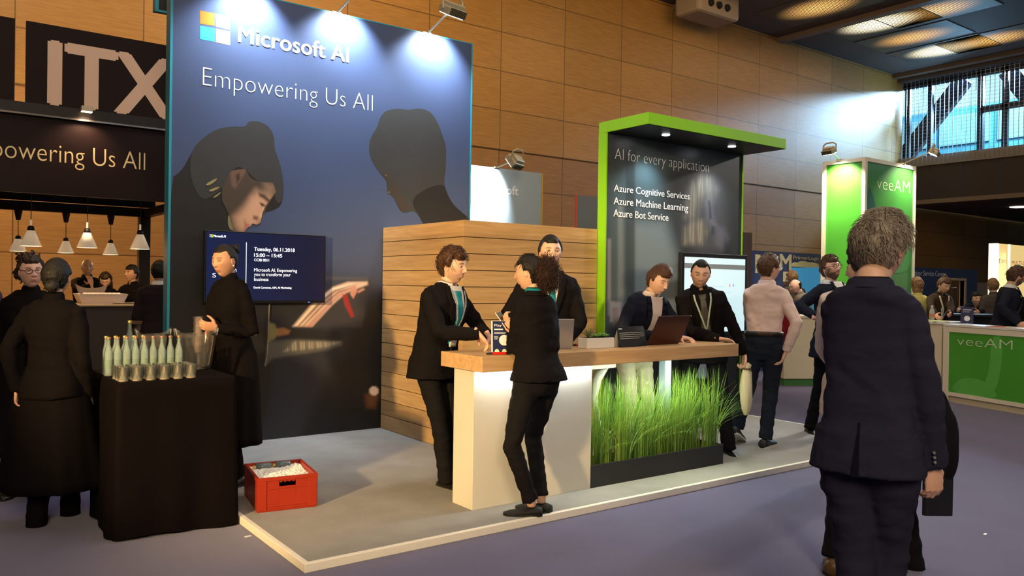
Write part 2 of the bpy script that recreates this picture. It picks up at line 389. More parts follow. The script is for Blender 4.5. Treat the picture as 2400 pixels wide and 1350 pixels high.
# wire mesh hung inside the window
g = Geo()
for i in range(62):
    y = 13.5-i*.17; g.box(31.42, y-.007, 6.62, 31.445, y+.007, 10.05)
for i in range(22):
    z = 7.0+i*.142; g.box(31.455, 2.8, z-.004, 31.463, 13.6, z+.004)
tag(g.mk('wire_mesh_screen', mat('galvanised_wire', (.32, .36, .42), .35, metal=.6, var=.05)), 'galvanised wire mesh hanging in front of the high blue window', 'mesh screen')
# outside: bright sky, pale blue building
sky = bpy.data.materials.new('sky_glow'); sky.use_nodes = True
e = sky.node_tree.nodes.new('ShaderNodeEmission'); e.inputs[0].default_value = (.50, .88, 1.0, 1); e.inputs[1].default_value = 1.1
sky.node_tree.links.new(e.outputs[0], sky.node_tree.nodes['Material Output'].inputs[0])
struct('sky_backdrop', Geo().add([(62, -30, 0), (62, 40, 0), (62, 40, 40), (62, -30, 40)], [(0, 1, 2, 3)]), sky)
bl = mat('pale_blue_facade', (.10, .48, .78), .25, var=.15, vscale=.8, stretch=(1, 3, .2))
o = empty('office_building', (46, 14, 0), 'pale blue glazed building seen outside through the high window', 'building')
part('wall', Geo().box(44, -6, 0, 50, 32, 11.4), bl, o)
for k in range(12): part('window', Geo().box(43.9, 30-k*3.0-2.6, 9.4, 44.02, 30-k*3.0, 11.0), mat('facade_glass', (.25, .62, .80), .08, var=.05), o)
area('daylight', (40, 9, 16), (44, 12, 8), 8, 6500, (.75, .92, 1.0))

# perforated ceiling grid lamps
def grid_mat(name, col, st):
    m = bpy.data.materials.new(name); m.use_nodes = True; nt = m.node_tree; N = nt.nodes.new; L = nt.links.new
    b = nt.nodes['Principled BSDF']; b.inputs['Base Color'].default_value = (.05, .04, .03, 1); b.inputs['Roughness'].default_value = .5
    tc = N('ShaderNodeTexCoord'); sp = N('ShaderNodeSeparateXYZ'); L(tc.outputs['Object'], sp.inputs[0])
    ms = []
    for ax in (0, 1):
        d = N('ShaderNodeMath'); d.operation = 'MULTIPLY'; L(sp.outputs[ax], d.inputs[0]); d.inputs[1].default_value = 1/.078
        f = N('ShaderNodeMath'); f.operation = 'FRACT'; L(d.outputs[0], f.inputs[0])
        t = N('ShaderNodeMath'); t.operation = 'GREATER_THAN'; L(f.outputs[0], t.inputs[0]); t.inputs[1].default_value = .38; ms.append(t)
    mu = N('ShaderNodeMath'); mu.operation = 'MULTIPLY'; L(ms[0].outputs[0], mu.inputs[0]); L(ms[1].outputs[0], mu.inputs[1])
    ln = N('ShaderNodeVectorMath'); ln.operation = 'LENGTH'; mp = N('ShaderNodeMapping'); mp.inputs['Scale'].default_value = (1/.95, 1/1.55, 0)
    L(tc.outputs['Object'], mp.inputs[0]); L(mp.outputs[0], ln.inputs[0])
    mr = N('ShaderNodeMapRange'); mr.interpolation_type = 'SMOOTHSTEP'; mr.inputs['From Min'].default_value = 1.0; mr.inputs['From Max'].default_value = .05
    mr.inputs['To Min'].default_value = .0; mr.inputs['To Max'].default_value = st; L(ln.outputs['Value'], mr.inputs['Value'])
    m2 = N('ShaderNodeMath'); m2.operation = 'MULTIPLY'; L(mu.outputs[0], m2.inputs[0]); L(mr.outputs[0], m2.inputs[1])
    b.inputs['Emission Color'].default_value = (*col, 1); L(m2.outputs[0], b.inputs['Emission Strength'])
    return m
gm = [grid_mat('grid_lamp_amber', (1, .52, .14), 2.2), grid_mat('grid_lamp_white', (1, .86, .55), 6.0)]
fm = ceil_m
LAMPS = [((1920, 18), 0, 'amber grid lamp in the ceiling nearest the top edge, leftmost of them'), ((2060, 55), 1, 'bright white-hot grid lamp in the ceiling, left of the two white ones'),
         ((2190, 26), 0, 'amber grid lamp in the ceiling right of the left white-hot lamp'), ((2140, 88), 0, 'amber grid lamp in the ceiling between the two white-hot lamps'),
         ((2212, 116), 1, 'bright white-hot grid lamp in the ceiling nearest the high window'), ((2330, 92), 0, 'amber grid lamp in the ceiling, rightmost above the high window')]
for (px, py), k, lab in LAMPS:
    p = on_z(px, py, 10.36)
    o = empty('ceiling_lamp', (p[0], p[1], 10.37), lab, 'lamp', 'grid lamps in the hall ceiling')
    mk('grid', [(-1.0, -1.6, -.012), (1.0, -1.6, -.012), (1.0, 1.6, -.012), (-1.0, 1.6, -.012)], [(3, 2, 1, 0)], gm[k], o)
    g = Geo(); g.box(-1.03, -1.63, -.014, -1.0, 1.63, .01); g.box(1.0, -1.63, -.014, 1.03, 1.63, .01); g.box(-1.0, -1.63, -.014, 1.0, -1.6, .01); g.box(-1.0, 1.6, -.014, 1.0, 1.63, .01)
    g.mk('frame', fm, o)
    pl = bpy.data.lights.new('grid_lamp_light', 'AREA'); pl.energy = 9 if k == 0 else 18; pl.color = WARM if k == 0 else WARM2; pl.size = 1.6
    lo = bpy.data.objects.new('grid_lamp_light', pl); COL.objects.link(lo); lo.location = (p[0], p[1], 10.3)
# soffit downlight
p = on_z(2388, 485, 4.99)
o = thing('soffit_downlight', Geo().lathe([(.3, 0), (.34, .02)], (p[0], p[1], 4.97)), mat('downlight_glow', (1, .9, .8), emit=(1, .8, .6), estr=6), 'small bright downlight in the low ceiling at far right', 'lamp')
# air-conditioning jet box under the ceiling
p = on_y(1658, 20, 12.6)
o = empty('air_unit', tuple(p), 'grey ventilation box with three round jet nozzles below the ceiling', 'ventilation unit')
aw = mat('pale_grey_metal', (.30, .25, .20), .5, var=.04)
mk('housing', *(lambda G: (G.v, G.f))(Geo().box(-.95, -.5, -.35, .95, .5, .45)), aw, o, bevel=.12)
for k in range(3):
    mk('nozzle', *tube([(-.45+.38*k, -.49, -.05), (-.45+.38*k, -.56, -.05)], [.12, .10], 18), mat('nozzle_black', (.01, .01, .01), .6), o)
mk('hanger', *(lambda G: (G.v, G.f))(Geo().box(-.5, -.05, .45, -.44, .05, 1.2).box(.44, -.05, .45, .5, .05, 1.2)), aw, o)

# ================================================================== PLATFORM
o = empty('stand_platform', (3, 1.8, 0), 'low stand platform with grey carpet and pale metal edge', 'platform')
pc = mat('platform_carpet', (.30, .285, .265), .95, var=.10, vscale=5, bump=.4, bscale=500, spec=.1)
part('carpet', Geo().box(.03, .03, 0, 6.0, 3.75, HP), pc, o)
edge_m = mat('brushed_edge_profile', (.82, .77, .66), .35, metal=.0, var=.05, vscale=20, stretch=(1, 1, 8))
part('edge_profile', Geo().box(0, 0, 0, 4.56, .032, HP+.002), edge_m, o, bevel=.003)
part('edge_profile', Geo().box(0, .032, 0, .032, 3.75, HP+.002), edge_m, o, bevel=.003)
part('edge_profile', Geo().box(4.575, 0, 0, 6.03, .032, HP-.008), edge_m, o, bevel=.003)
part('edge_profile', Geo().box(6.0, .032, 0, 6.03, 3.75, HP+.002), edge_m, o, bevel=.003)

# ================================================================== TALL GRAPHIC WALL
TY = 3.29
o = tower = empty('graphic_wall', (1.63, TY+.06, HP), 'tall dark blue exhibition wall with teal edges and printed heads', 'exhibition wall')
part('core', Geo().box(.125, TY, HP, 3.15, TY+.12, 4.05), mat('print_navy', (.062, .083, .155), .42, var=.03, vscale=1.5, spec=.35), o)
teal = mat('teal_edge', (.035, .30, .38), .4, var=.03)
part('edge_trim', Geo().box(.105, TY-.006, HP, .125, TY+.13, 4.06), teal, o)
part('edge_trim', Geo().box(3.15, TY-.006, HP, 3.165, TY+.13, 4.06), teal, o)
part('edge_trim', Geo().box(.125, TY-.002, 4.05, 3.15, TY+.13, 4.06), teal, o)
def print_px(name, pts, m, y, lift, parent, it=2, label=None):
    """a printed shape on a board facing -Y: outline in photograph pixels"""
    w = [on_y(px, py, y) for px, py in pts]
    po = smoothpoly([(q[0], q[2]) for q in w], it)
    off = wloc(parent)
    v, f = prism(po, UX, UZ, NY, np.array([0, y, 0])-off, lift)
    ob = mk(name, v, f, m, parent)
    if label: ob['label'] = label
    return ob
pr = lambda n, c, r=.45: mat('print_'+n, c, r, var=.05, vscale=6, spec=.35)
hair_p, hair_q = pr('warm_grey', (.046, .043, .040)), pr('charcoal', (.024, .021, .019))
# lower, darkest half of the picture
w1 = print_px('printed_figure', [(396, 420), (425, 402), (448, 360), (462, 335), (500, 305), (540, 296), (578, 298), (580, 284), (610, 284), (632, 298), (643, 320), (643, 350), (655, 378), (665, 425), (664, 470), (650, 490), (610, 500), (560, 500), (545, 545), (560, 700), (640, 800), (640, 900), (600, 1040), (396, 1055)], hair_q, TY, .0012, o)
print_px('printed_hair', [(446, 420), (446, 365), (462, 335), (500, 305), (540, 297), (578, 299), (580, 284), (610, 284), (632, 298), (643, 320), (643, 350), (655, 378), (665, 425), (664, 470), (648, 480), (640, 440), (600, 425), (575, 395), (550, 390), (540, 420), (500, 460), (470, 470)], hair_p, TY, .0018, w1)
print_px('printed_face', [(540, 400), (575, 395), (590, 425), (640, 428), (648, 450), (628, 478), (612, 515), (612, 523), (602, 527), (590, 524), (576, 533), (571, 541), (548, 541), (535, 500), (520, 470), (520, 440)], pr('skin_shadow', (.095, .062, .040)), TY, .0024, w1)
painted('printed_skin', on_y(515, 545, TY)[0], on_y(600, 548, TY)[2], on_y(652, 400, TY)[0], on_y(560, 392, TY)[2], TY, .003, (.075, .052, .036), [
    ([(618, 425), (646, 432), (646, 452), (632, 470), (620, 470)], 12, (.30, .18, .10), .8, 0),
    ([(600, 446), (632, 462), (640, 474), (624, 490), (616, 515), (604, 530), (588, 535), (566, 548), (552, 530), (548, 508), (572, 484), (590, 460)], 15, (.58, .32, .19), .95, 0),
    ([(590, 462), (616, 470), (608, 500), (590, 520), (574, 510)], 14, (.66, .36, .22), .7, 0),
    ([(606, 452), (620, 456), (634, 470), (630, 476), (618, 466), (608, 460)], 4, (.045, .028, .018), .9, 0),
    ([(608, 474), (617, 477), (623, 484), (613, 483)], 2.5, (.03, .02, .015), .95, 0),
    ([(572, 514), (579, 524), (587, 528), (580, 532), (574, 540), (569, 541), (573, 530)], 3, (.42, .13, .10), .85, 0),
    ([(594, 505), (606, 508), (603, 517), (593, 513)], 4, (.14, .055, .035), .9, 0),
    ([(618, 486), (622, 486), (614, 512), (608, 508)], 4, (.78, .50, .34), .8, 0),
    ([(540, 405), (553, 389), (572, 390), (577, 402), (565, 420), (552, 442), (543, 435)], 4, (.17, .095, .063), .9, 0),
    ([(552, 410), (561, 405), (563, 418), (555, 430)], 3, (.05, .03, .02), .9, 0)], w1, keep=[(540, 400), (575, 395), (590, 425), (640, 428), (648, 450), (632, 470), (622, 484), (615, 500), (612, 517), (610, 523), (602, 527), (592, 524), (588, 530), (580, 534), (576, 540), (571, 545), (548, 545), (535, 500), (520, 470), (520, 440)], lift=.003)
for q in ([(487, 446), (515, 436), (512, 442), (495, 450)], [(480, 432), (510, 416), (506, 424), (488, 436)], [(499, 462), (520, 448), (512, 458), (502, 464)]):
    print_px('printed_strand', q, pr('strand', (.32, .25, .10)), TY, .0036, w1, 1)
print_px('printed_collar', [(535, 500), (548, 512), (566, 541), (540, 541), (533, 525)], pr('collar', (.20, .19, .09)), TY, .0028, w1, 1)
w2 = print_px('printed_figure', [(864, 340), (872, 315), (884, 300), (890, 275), (905, 258), (935, 254), (955, 258), (985, 253), (1010, 262), (1025, 285), (1040, 325), (1046, 345), (1045, 400), (1040, 425), (1048, 455), (1062, 480), (1085, 500), (1104, 515), (1104, 545), (1000, 545), (985, 510), (970, 492), (945, 500), (935, 490), (925, 465), (910, 452), (906, 440), (908, 425), (890, 405), (880, 390), (868, 370)], hair_p, TY, .0012, o)
print_px('printed_face', [(894, 402), (908, 410), (930, 440), (950, 470), (958, 490), (942, 496), (934, 486), (924, 464), (918, 452), (908, 452), (907, 445), (912, 440), (906, 422), (897, 410)], pr('skin_dim', (.052, .040, .031)), TY, .0018, w2)
print_px('printed_neck', [(960, 470), (1000, 440), (1040, 430), (1048, 455), (1062, 480), (1085, 500), (1100, 513), (1000, 540), (985, 510)], hair_q, TY, .0018, w2)
print_px('printed_lashes', [(900, 408), (908, 410), (905, 414)], pr('skin_glow', (.16, .11, .06)), TY, .0024, w2, 1)
print_px('printed_nose_light', [(906, 449), (916, 449), (912, 454)], pr('skin_glow', (.16, .11, .06)), TY, .0024, w2, 1)
# lower half of the picture: dusk, sleeve, laptop with light trails on its screen
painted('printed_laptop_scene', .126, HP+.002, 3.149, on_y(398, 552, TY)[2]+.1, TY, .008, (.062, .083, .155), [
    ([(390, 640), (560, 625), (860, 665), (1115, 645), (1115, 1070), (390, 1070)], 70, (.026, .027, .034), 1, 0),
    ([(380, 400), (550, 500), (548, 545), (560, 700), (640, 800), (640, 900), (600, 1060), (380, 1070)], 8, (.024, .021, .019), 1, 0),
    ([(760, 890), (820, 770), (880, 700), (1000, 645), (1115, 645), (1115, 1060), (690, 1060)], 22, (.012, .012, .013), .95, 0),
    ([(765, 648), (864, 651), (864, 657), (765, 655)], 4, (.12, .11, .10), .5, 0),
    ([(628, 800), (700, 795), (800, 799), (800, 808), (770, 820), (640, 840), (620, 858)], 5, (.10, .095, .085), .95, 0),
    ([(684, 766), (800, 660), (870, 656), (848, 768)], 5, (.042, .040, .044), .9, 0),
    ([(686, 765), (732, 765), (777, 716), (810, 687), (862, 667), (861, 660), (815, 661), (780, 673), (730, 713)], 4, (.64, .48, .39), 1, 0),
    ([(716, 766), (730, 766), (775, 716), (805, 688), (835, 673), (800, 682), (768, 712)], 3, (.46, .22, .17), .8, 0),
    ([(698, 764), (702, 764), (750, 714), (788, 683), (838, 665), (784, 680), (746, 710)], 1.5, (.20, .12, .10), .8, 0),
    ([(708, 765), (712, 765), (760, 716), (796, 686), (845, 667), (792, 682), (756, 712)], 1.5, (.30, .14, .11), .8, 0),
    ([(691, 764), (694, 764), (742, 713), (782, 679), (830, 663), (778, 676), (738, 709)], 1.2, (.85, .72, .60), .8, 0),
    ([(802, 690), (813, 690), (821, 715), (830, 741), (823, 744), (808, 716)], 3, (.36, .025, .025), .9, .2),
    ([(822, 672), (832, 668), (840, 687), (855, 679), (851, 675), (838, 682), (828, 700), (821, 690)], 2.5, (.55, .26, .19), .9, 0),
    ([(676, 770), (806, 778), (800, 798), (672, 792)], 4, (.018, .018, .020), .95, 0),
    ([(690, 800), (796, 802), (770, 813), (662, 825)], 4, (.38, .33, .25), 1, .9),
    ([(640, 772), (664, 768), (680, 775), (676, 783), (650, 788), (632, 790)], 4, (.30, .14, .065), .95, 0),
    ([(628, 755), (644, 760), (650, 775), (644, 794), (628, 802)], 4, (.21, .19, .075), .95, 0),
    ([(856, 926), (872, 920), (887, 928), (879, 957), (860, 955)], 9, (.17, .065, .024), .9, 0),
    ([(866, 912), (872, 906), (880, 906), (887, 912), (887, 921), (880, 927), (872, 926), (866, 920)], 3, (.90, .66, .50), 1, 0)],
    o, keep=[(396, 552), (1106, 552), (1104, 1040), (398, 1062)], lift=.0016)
# emblem and lettering
for nm, q, c in (('orange', [(468.5, 24.8), (502.5, 31.5), (503, 61), (469, 55.5)], (.55, .15, .002)), ('green', [(505, 32), (539, 38.8), (539, 70), (505.5, 62)], (.86, .90, .78)),
                 ('blue', [(469, 60.5), (503, 66.5), (503, 98), (469.5, 91.5)], (.03, .50, .80)), ('yellow', [(505.5, 67), (539, 74), (539, 106), (505.5, 98.5)], (.92, .72, .20))):
    print_px('emblem_square', q, mat('emblem_'+nm, c, .45, var=0), TY, .0015, o, 0, nm+' square of the emblem')
white = mat('white_vinyl', (.90, .90, .90), .5, var=0)
text_px('lettering', 'Microsoft AI', white, TY, (557.4, 97.4), (557.4, 58), (817.4, 148), o, offset=0, bold=.022, spacing=1.03, lift=.0028)
text_px('lettering', 'Empowering Us All', white, TY, (475, 200), (475, 157.4), (873, 263), o, offset=-.022, lift=.0028)
# dark return panel with teal edge at the top left behind the wall
o = empty('upper_return_panel', tuple(on_y(380, 5, 4.2)), 'dark panel corner with a teal edge at the top left behind the blue wall', 'panel')
a = on_y(362, 20, 4.2)
part('panel', Geo().box(a[0]+.03, 4.18, a[2]-.02, .5, 4.26, a[2]+1.2), mat('panel_black', (.012, .011, .012), .5), o)
part('edge_trim', Geo().box(a[0], 4.17, a[2]-.02, a[0]+.03, 4.27, a[2]+1.2), teal, o)
part('edge_trim', Geo().box(a[0], 4.14, a[2]-.04, .5, 4.17, a[2]-.02), teal, o)
part('bracket', Geo().box(.30, TY+.135, a[2]+.1, .36, 4.18, a[2]+.16), mat('panel_black', (.012, .011, .012), .5), o)

# ---------------------------------------------------------------- stem floodlights
lampgrey = mat('lamp_cast_metal', (.55, .48, .33), .4, metal=.3, var=.05)
lampglow = mat('flood_glass', (.9, .95, 1), .3, emit=(.85, .93, 1.0), estr=9)
def floodlight(base, head, aim, label, group, power, col, size=.11, ang=105, wall=None):
    power *= 3.2
    """stem-arm floodlight: clamp, arm, yoke, finned housing, glass"""
    base, head, aim = (np.asarray(q, float) for q in (base, head, aim))
    o = empty('floodlight', tuple(base), label, 'lamp', group)
    d = (aim-head)/np.linalg.norm(aim-head); s = np.cross(d, (0, 0, 1)); s /= np.linalg.norm(s); up = np.cross(s, d)
    part('clamp', Geo().box(base[0]-.05, base[1]-.03, base[2]-.02, base[0]+.05, base[1]+.03, base[2]+.02), lampgrey, o, bevel=.004)
    part('arm', Geo().tube([base, head-d*.05], .011, 10), mat('lamp_arm', (.6, .55, .45), .35, metal=.6), o)
    c = head; S = size
    part('yoke', Geo().tube([c+s*S*1.12, c+s*S*1.12-d*S*.9+up*S*.5, c+s*S*.6-d*S*1.2+up*S*.6, c-s*S*.6-d*S*1.2+up*S*.6, c-s*S*1.12-d*S*.9+up*S*.5, c-s*S*1.12], .012, 8), lampgrey, o)
    h = part('housing', Geo().obox(c, s*S, up*S*.72, d*S*.34).obox(c-d*S*.5, s*S*.8, up*S*.55, d*S*.2), lampgrey, o, bevel=.012)
    g = Geo()
    for k in range(9): g.obox(c-s*S*.8+s*S*.2*k-up*S*.75, s*S*.05, up*S*.10, d*S*.3)
    part('fin', g, mat('lamp_slot', (.10, .085, .05), .6), h)
    part('glass', Geo().obox(c+d*S*.36, s*S*.85, up*S*.58, d*S*.02), lampglow, h)
    spot('flood_light', tuple(c+d*S*.5), tuple(aim), power, col, ang, .7, .06)
    return o
FZ = 4.06
for bx, hx, lab in ((.72, .80, 'floodlight on a stem above the blue wall, at the emblem'), (1.62, 1.72, 'floodlight on a stem above the blue wall, middle one cut by the top edge'), (2.62, 2.72, 'floodlight on a stem above the blue wall, right-hand one')):
    floodlight((bx, TY+.05, FZ), (hx, TY-.30, FZ+.17), (hx-.06, TY+.0, FZ-.42), lab, 'floodlights on the blue wall', 78, COOL, .12)

# ---------------------------------------------------------------- wall screen
o = tv = empty('wall_screen', (.94, 3.2, 1.29), 'wide wall screen with dark blue agenda slide on the blue wall', 'screen')
bz = mat('black_bezel', (.008, .008, .009), .35, var=0)
part('frame', Geo().box(.385, 3.2, 1.293, 1.488, 3.255, 1.923), bz, o, bevel=.004)
part('mount', Geo().box(.7, 3.255, 1.45, 1.2, TY-.0045, 1.75), bz, o)
scr = bpy.data.materials.new('slide_navy'); scr.use_nodes = True
b = scr.node_tree.nodes['Principled BSDF']; b.inputs['Base Color'].default_value = (.003, .004, .01, 1); b.inputs['Roughness'].default_value = .25
tcn = scr.node_tree.nodes.new('ShaderNodeTexCoord'); sx = scr.node_tree.nodes.new('ShaderNodeTexGradient'); mpn = scr.node_tree.nodes.new('ShaderNodeMapping')
mpn.inputs['Location'].default_value = (.65, 0, 0); mpn.inputs['Scale'].default_value = (.9, 1, 1)
rp = scr.node_tree.nodes.new('ShaderNodeValToRGB'); rp.color_ramp.elements[0].color = (.006, .012, .048, 1); rp.color_ramp.elements[1].color = (.006, .006, .020, 1)
L = scr.node_tree.links.new; L(tcn.outputs['Object'], mpn.inputs[0]); L(mpn.outputs[0], sx.inputs[0]); L(sx.outputs[0], rp.inputs[0]); L(rp.outputs[0], b.inputs['Emission Color']); b.inputs['Emission Strength'].default_value = 1.3
s_ = part('display', Geo().add([(.397, 3.198, 1.315), (1.476, 3.198, 1.315), (1.476, 3.198, 1.911), (.397, 3.198, 1.911)], [(0, 1, 2, 3)]), scr, o, )
lit = mat('slide_white', (.9, .93, 1), .5, var=0, emit=(.80, .86, 1.0), estr=.95)
Y_ = 3.198
def slide(s, bl, tl, br, off=0., **k):
    ob = text_px('slide_lettering', s, lit, Y_, bl, tl, br, None, offset=off, lift=.001, **k)
    w = wloc(o); ob.data.transform(Matrix.Translation(-Vector(w))); ob.parent = o; return ob
slide('Tuesday, 06.11.2018', (595.6, 587.5), (595.6, 579), (690.5, 591.5), bold=.01)
slide('15:00 – 15:45', (595.6, 601.5), (595.6, 593.5), (661, 604), bold=.012)
slide('CCIB 0011', (595.6, 612), (595.6, 606), (630.5, 613.5), bold=.012)
slide('Microsoft AI: Empowering', (595.6, 636), (595.6, 628.5), (696, 640))
slide('you to transform your', (595.6, 646.5), (595.6, 639), (681, 650))
slide('business', (595.6, 658), (595.6, 650.5), (629, 659.5))
slide('David Carmona, GM, AI Marketing', (594.5, 676), (594.5, 671.5), (683, 678.5), bold=.012)
slide('Microsoft AI', (500, 555.5), (500, 550), (529, 557), bold=.02)
slide('S', (497.5, 650), (497.5, 640), (506, 651), -.005)
slide('n', (548, 637), (548, 627), (554, 637.5), -.005)
for q, c in (([(491, 548.5), (494.4, 548.8), (494.4, 552), (491, 551.8)], (.9, .2, .05)), ([(495, 548.8), (498.4, 549), (498.4, 552.3), (495, 552)], (.25, .7, .05)), ([(491, 552.4), (494.4, 552.6), (494.4, 556), (491, 555.8)], (.0, .4, .9)), ([(495, 552.6), (498.4, 552.9), (498.4, 556.2), (495, 556)], (.9, .6, .0))):
    print_px('slide_emblem', q, mat('slide_%d' % int(c[0]*99+c[1]*9), c, .5, var=0, emit=c, estr=.9), Y_, .001, o, 0)
p0, p1 = on_y(577.5, 568, Y_), on_y(577.5, 669, Y_)
part('slide_rule', Geo().box(p0[0]-.0025, Y_-.0012, p1[2], p0[0]+.0025, Y_-.0002, p0[2]), lit, o)
p0 = on_y(724, 710, 3.2)
part('power_light', Geo().box(p0[0]-.006, 3.197, 1.298, p0[0]+.006, 3.2, 1.304), mat('blue_led', (.0, .05, 1), emit=(.05, .15, 1), estr=6), o)
# its cable
cw = [on_y(x, y, TY-.02) for x, y in ((632, 708), (630, 740), (629, 790), (626, 830), (621, 858))]
tag(Geo().tube(cw, .006, 6).mk('screen_cable', mat('grey_cable', (.22, .20, .15), .6)), 'thin grey cable hanging down the blue wall below the screen', 'cable')

# ================================================================== OAK BOX WALL
oak = wood_mat('oak_boards', (.39, .23, .094), (.53, .335, .15), (1.1, 1.1, 16), .5, plank=.145, axis=2)
oakt = wood_mat('oak_worktop', (.46, .27, .125), (.60, .385, .19), (1.3, 13, 13), .42)
WX0, WX1, WYF, WZ = 2.125, 3.66, 1.82, 2.034
o = empty('timber_cabin', (2.9, 2.5, HP), 'oak boarded cabin wall with horizontal grooves beside the blue wall', 'timber wall')
core = mat('groove_dark', (.05, .028, .012), .8)
part('backing', Geo().box(WX0+.02, WYF+.02, HP, WX1-.02, TY-.012, WZ-.02), core, o)
nb = 14; bh = (WZ-HP)/nb
g = Geo(); g2 = Geo()
for k in range(nb):
    z0, z1 = HP+k*bh+.003, HP+(k+1)*bh-.003
    if k == nb-1: z1 = WZ
    g.box(WX0, WYF, z0, WX0+.022, TY-.012, z1); g2.box(WX0+.022, WYF, z0, WX1, WYF+.022, z1)
part('side_boards', g, oak, o, bevel=.0015); part('front_boards', g2, oak, o, bevel=.0015)
part('top_cap', Geo().box(WX0+.022, WYF+.022, WZ-.02, WX1, TY-.012, WZ), oakt, o)

# ================================================================== GREEN FRAMED CANOPY WALL
GX0, GX1, GY0, GY1, GCY, GZ, GZ2 = 3.668, 5.726, 1.725, 1.832, 1.18, 3.058, 2.953
o = empty('canopy_wall', (4.7, GY1, HP), 'black graphic wall under a lime green canopy frame', 'exhibition wall')
lime = mat('lime_lacquer', (.235, .56, .012), .38, var=.03, vscale=2)
blackp = mat('canopy_black', (.010, .010, .010), .4, var=0)
part('board', Geo().box(GX0+.015, GY0, HP, GX1-.012, GY1-.01, GZ2), mat('print_slate', (.036, .038, .040), .33, var=.06, vscale=2), o)
part('side_frame', Geo().box(GX0, GY0-.004, HP, GX0+.015, GY1, GZ2), lime, o)
part('side_frame', Geo().box(GX1-.012, GY0-.010, HP, GX1, GY1, GZ2), lime, o)
cn = part('canopy', Geo().box(GX0, GCY, GZ2, GX1, GY1, GZ), lime, o, bevel=.003)
part('soffit', Geo().box(GX0+.012, GCY+.012, GZ2-.004, GX1-.012, GY0, GZ2+.001), blackp, cn)
for x in (4.175, 5.164):
    part('downlight', Geo().lathe([(.036, 0), (.04, .004)], (x, 1.436, GZ2-.008), 20), mat('canopy_led', (1, 1, 1), emit=(.9, .95, 1), estr=30), cn)
    spot('canopy_light', (x, 1.43, GZ2-.02), (x, 1.55, 1.0), 34, COOL, 110, .6, .03)
text_px('lettering', 'AI for every application', white, GY0, (1440.7, 373), (1440.7, 347), (1660.8, 404.5), o, offset=-.026, lift=.0028)
text_px('lettering', 'Azure Cognitive Services', white, GY0, (1438, 448.4), (1438, 432), (1615.6, 469.5), o, offset=0, bold=.006, lift=.0028)
text_px('lettering', 'Azure Machine Learning', white, GY0, (1437.5, 478.6), (1437.5, 461.4), (1612, 495.5), o, offset=0, bold=.006, lift=.0028)
text_px('lettering', 'Azure Bot Service', white, GY0, (1436.9, 507), (1436.9, 490), (1565.9, 518.5), o, offset=0, bold=.006, lift=.0028)
# printed scene on this wall
G_ = GY0
painted('printed_scene', GX0+.016, HP+.01, GX1-.014, GZ2-.004, G_, .016, (.034, .036, .036), [
    ([(1424, 420), (1500, 360), (1560, 380), (1545, 480), (1580, 620), (1600, 820), (1424, 820)], 34, (.085, .125, .14), .75, 0),
    ([(1490, 380), (1530, 385), (1540, 450), (1500, 450)], 26, (.09, .16, .175), .6, 0),
    ([(1478, 520), (1560, 520), (1600, 640), (1600, 800), (1478, 800)], 22, (.20, .25, .27), .75, 0),
    ([(1466, 330), (1488, 330), (1488, 800), (1466, 800)], 4, (.035, .040, .042), .75, 0),
    ([(1448, 480), (1460, 480), (1462, 720), (1448, 720)], 3, (.17, .19, .20), .8, 0),
    ([(1424, 560), (1432, 560), (1432, 740), (1424, 740)], 3, (.22, .22, .23), .8, 0),
    ([(1430, 706), (1456, 708), (1456, 765), (1449, 765), (1447, 722), (1436, 722), (1436, 755), (1430, 755)], 3, (.36, .32, .33), .9, 0),
    ([(1436, 722), (1448, 722), (1450, 765), (1436, 765)], 3, (.34, .25, .22), .8, 0),
    ([(1424, 770), (1445, 750), (1480, 775), (1520, 820), (1740, 800), (1740, 1010), (1424, 1010)], 12, (.018, .018, .022), .95, 0),
    ([(1545, 660), (1600, 655), (1600, 700), (1545, 705)], 8, (.05, .055, .06), .8, 0),
    ([(1600, 560), (1606, 495), (1614, 440), (1632, 412), (1662, 410), (1684, 430), (1694, 470), (1704, 520), (1708, 555), (1694, 590), (1640, 590)], 18, (.085, .083, .092), .75, 0),
    ([(1608, 510), (1612, 465), (1622, 430), (1645, 412), (1664, 420), (1660, 445), (1640, 470), (1632, 512)], 15, (.33, .285, .20), .85, .75),
    ([(1646, 440), (1668, 425), (1682, 445), (1672, 475), (1655, 480)], 12, (.20, .185, .16), .8, .5),
    ([(1652, 470), (1668, 462), (1672, 500), (1682, 530), (1668, 545), (1656, 510)], 9, (.15, .15, .175), .8, 0),
    ([(1660, 470), (1664, 470), (1668, 512), (1663, 514)], 3, (.02, .02, .03), .8, 0),
    ([(1668, 528), (1678, 532), (1674, 552), (1667, 548)], 3, (.02, .02, .03), .8, 0),
    ([(1602, 572), (1606, 535), (1622, 518), (1650, 516), (1656, 545), (1648, 572)], 11, (.36, .315, .21), .85, .7),
    ([(1676, 530), (1696, 535), (1706, 560), (1694, 585), (1676, 572)], 12, (.15, .15, .185), .75, 0),
    ([(1700, 560), (1716, 600), (1706, 640), (1690, 620)], 10, (.02, .02, .03), .7, 0),
    ([(1586, 882), (1598, 862), (1624, 842), (1636, 848), (1624, 868), (1606, 880), (1592, 896)], 4, (.46, .25, .165), .95, 0),
    ([(1600, 872), (1618, 866), (1596, 888)], 3, (.20, .09, .06), .7, 0),
    ([(1632, 826), (1686, 824), (1685, 862), (1676, 882), (1660, 886), (1622, 884)], 4, (.33, .43, .52), .97, 0),
    ([(1425, 897), (1470, 915), (1470, 932), (1425, 914)], 3, (.21, .19, .18), .95, 0),
    ([(1452, 888), (1478, 858), (1500, 908), (1470, 904)], 4, (.32, .30, .31), .9, 0)], o)
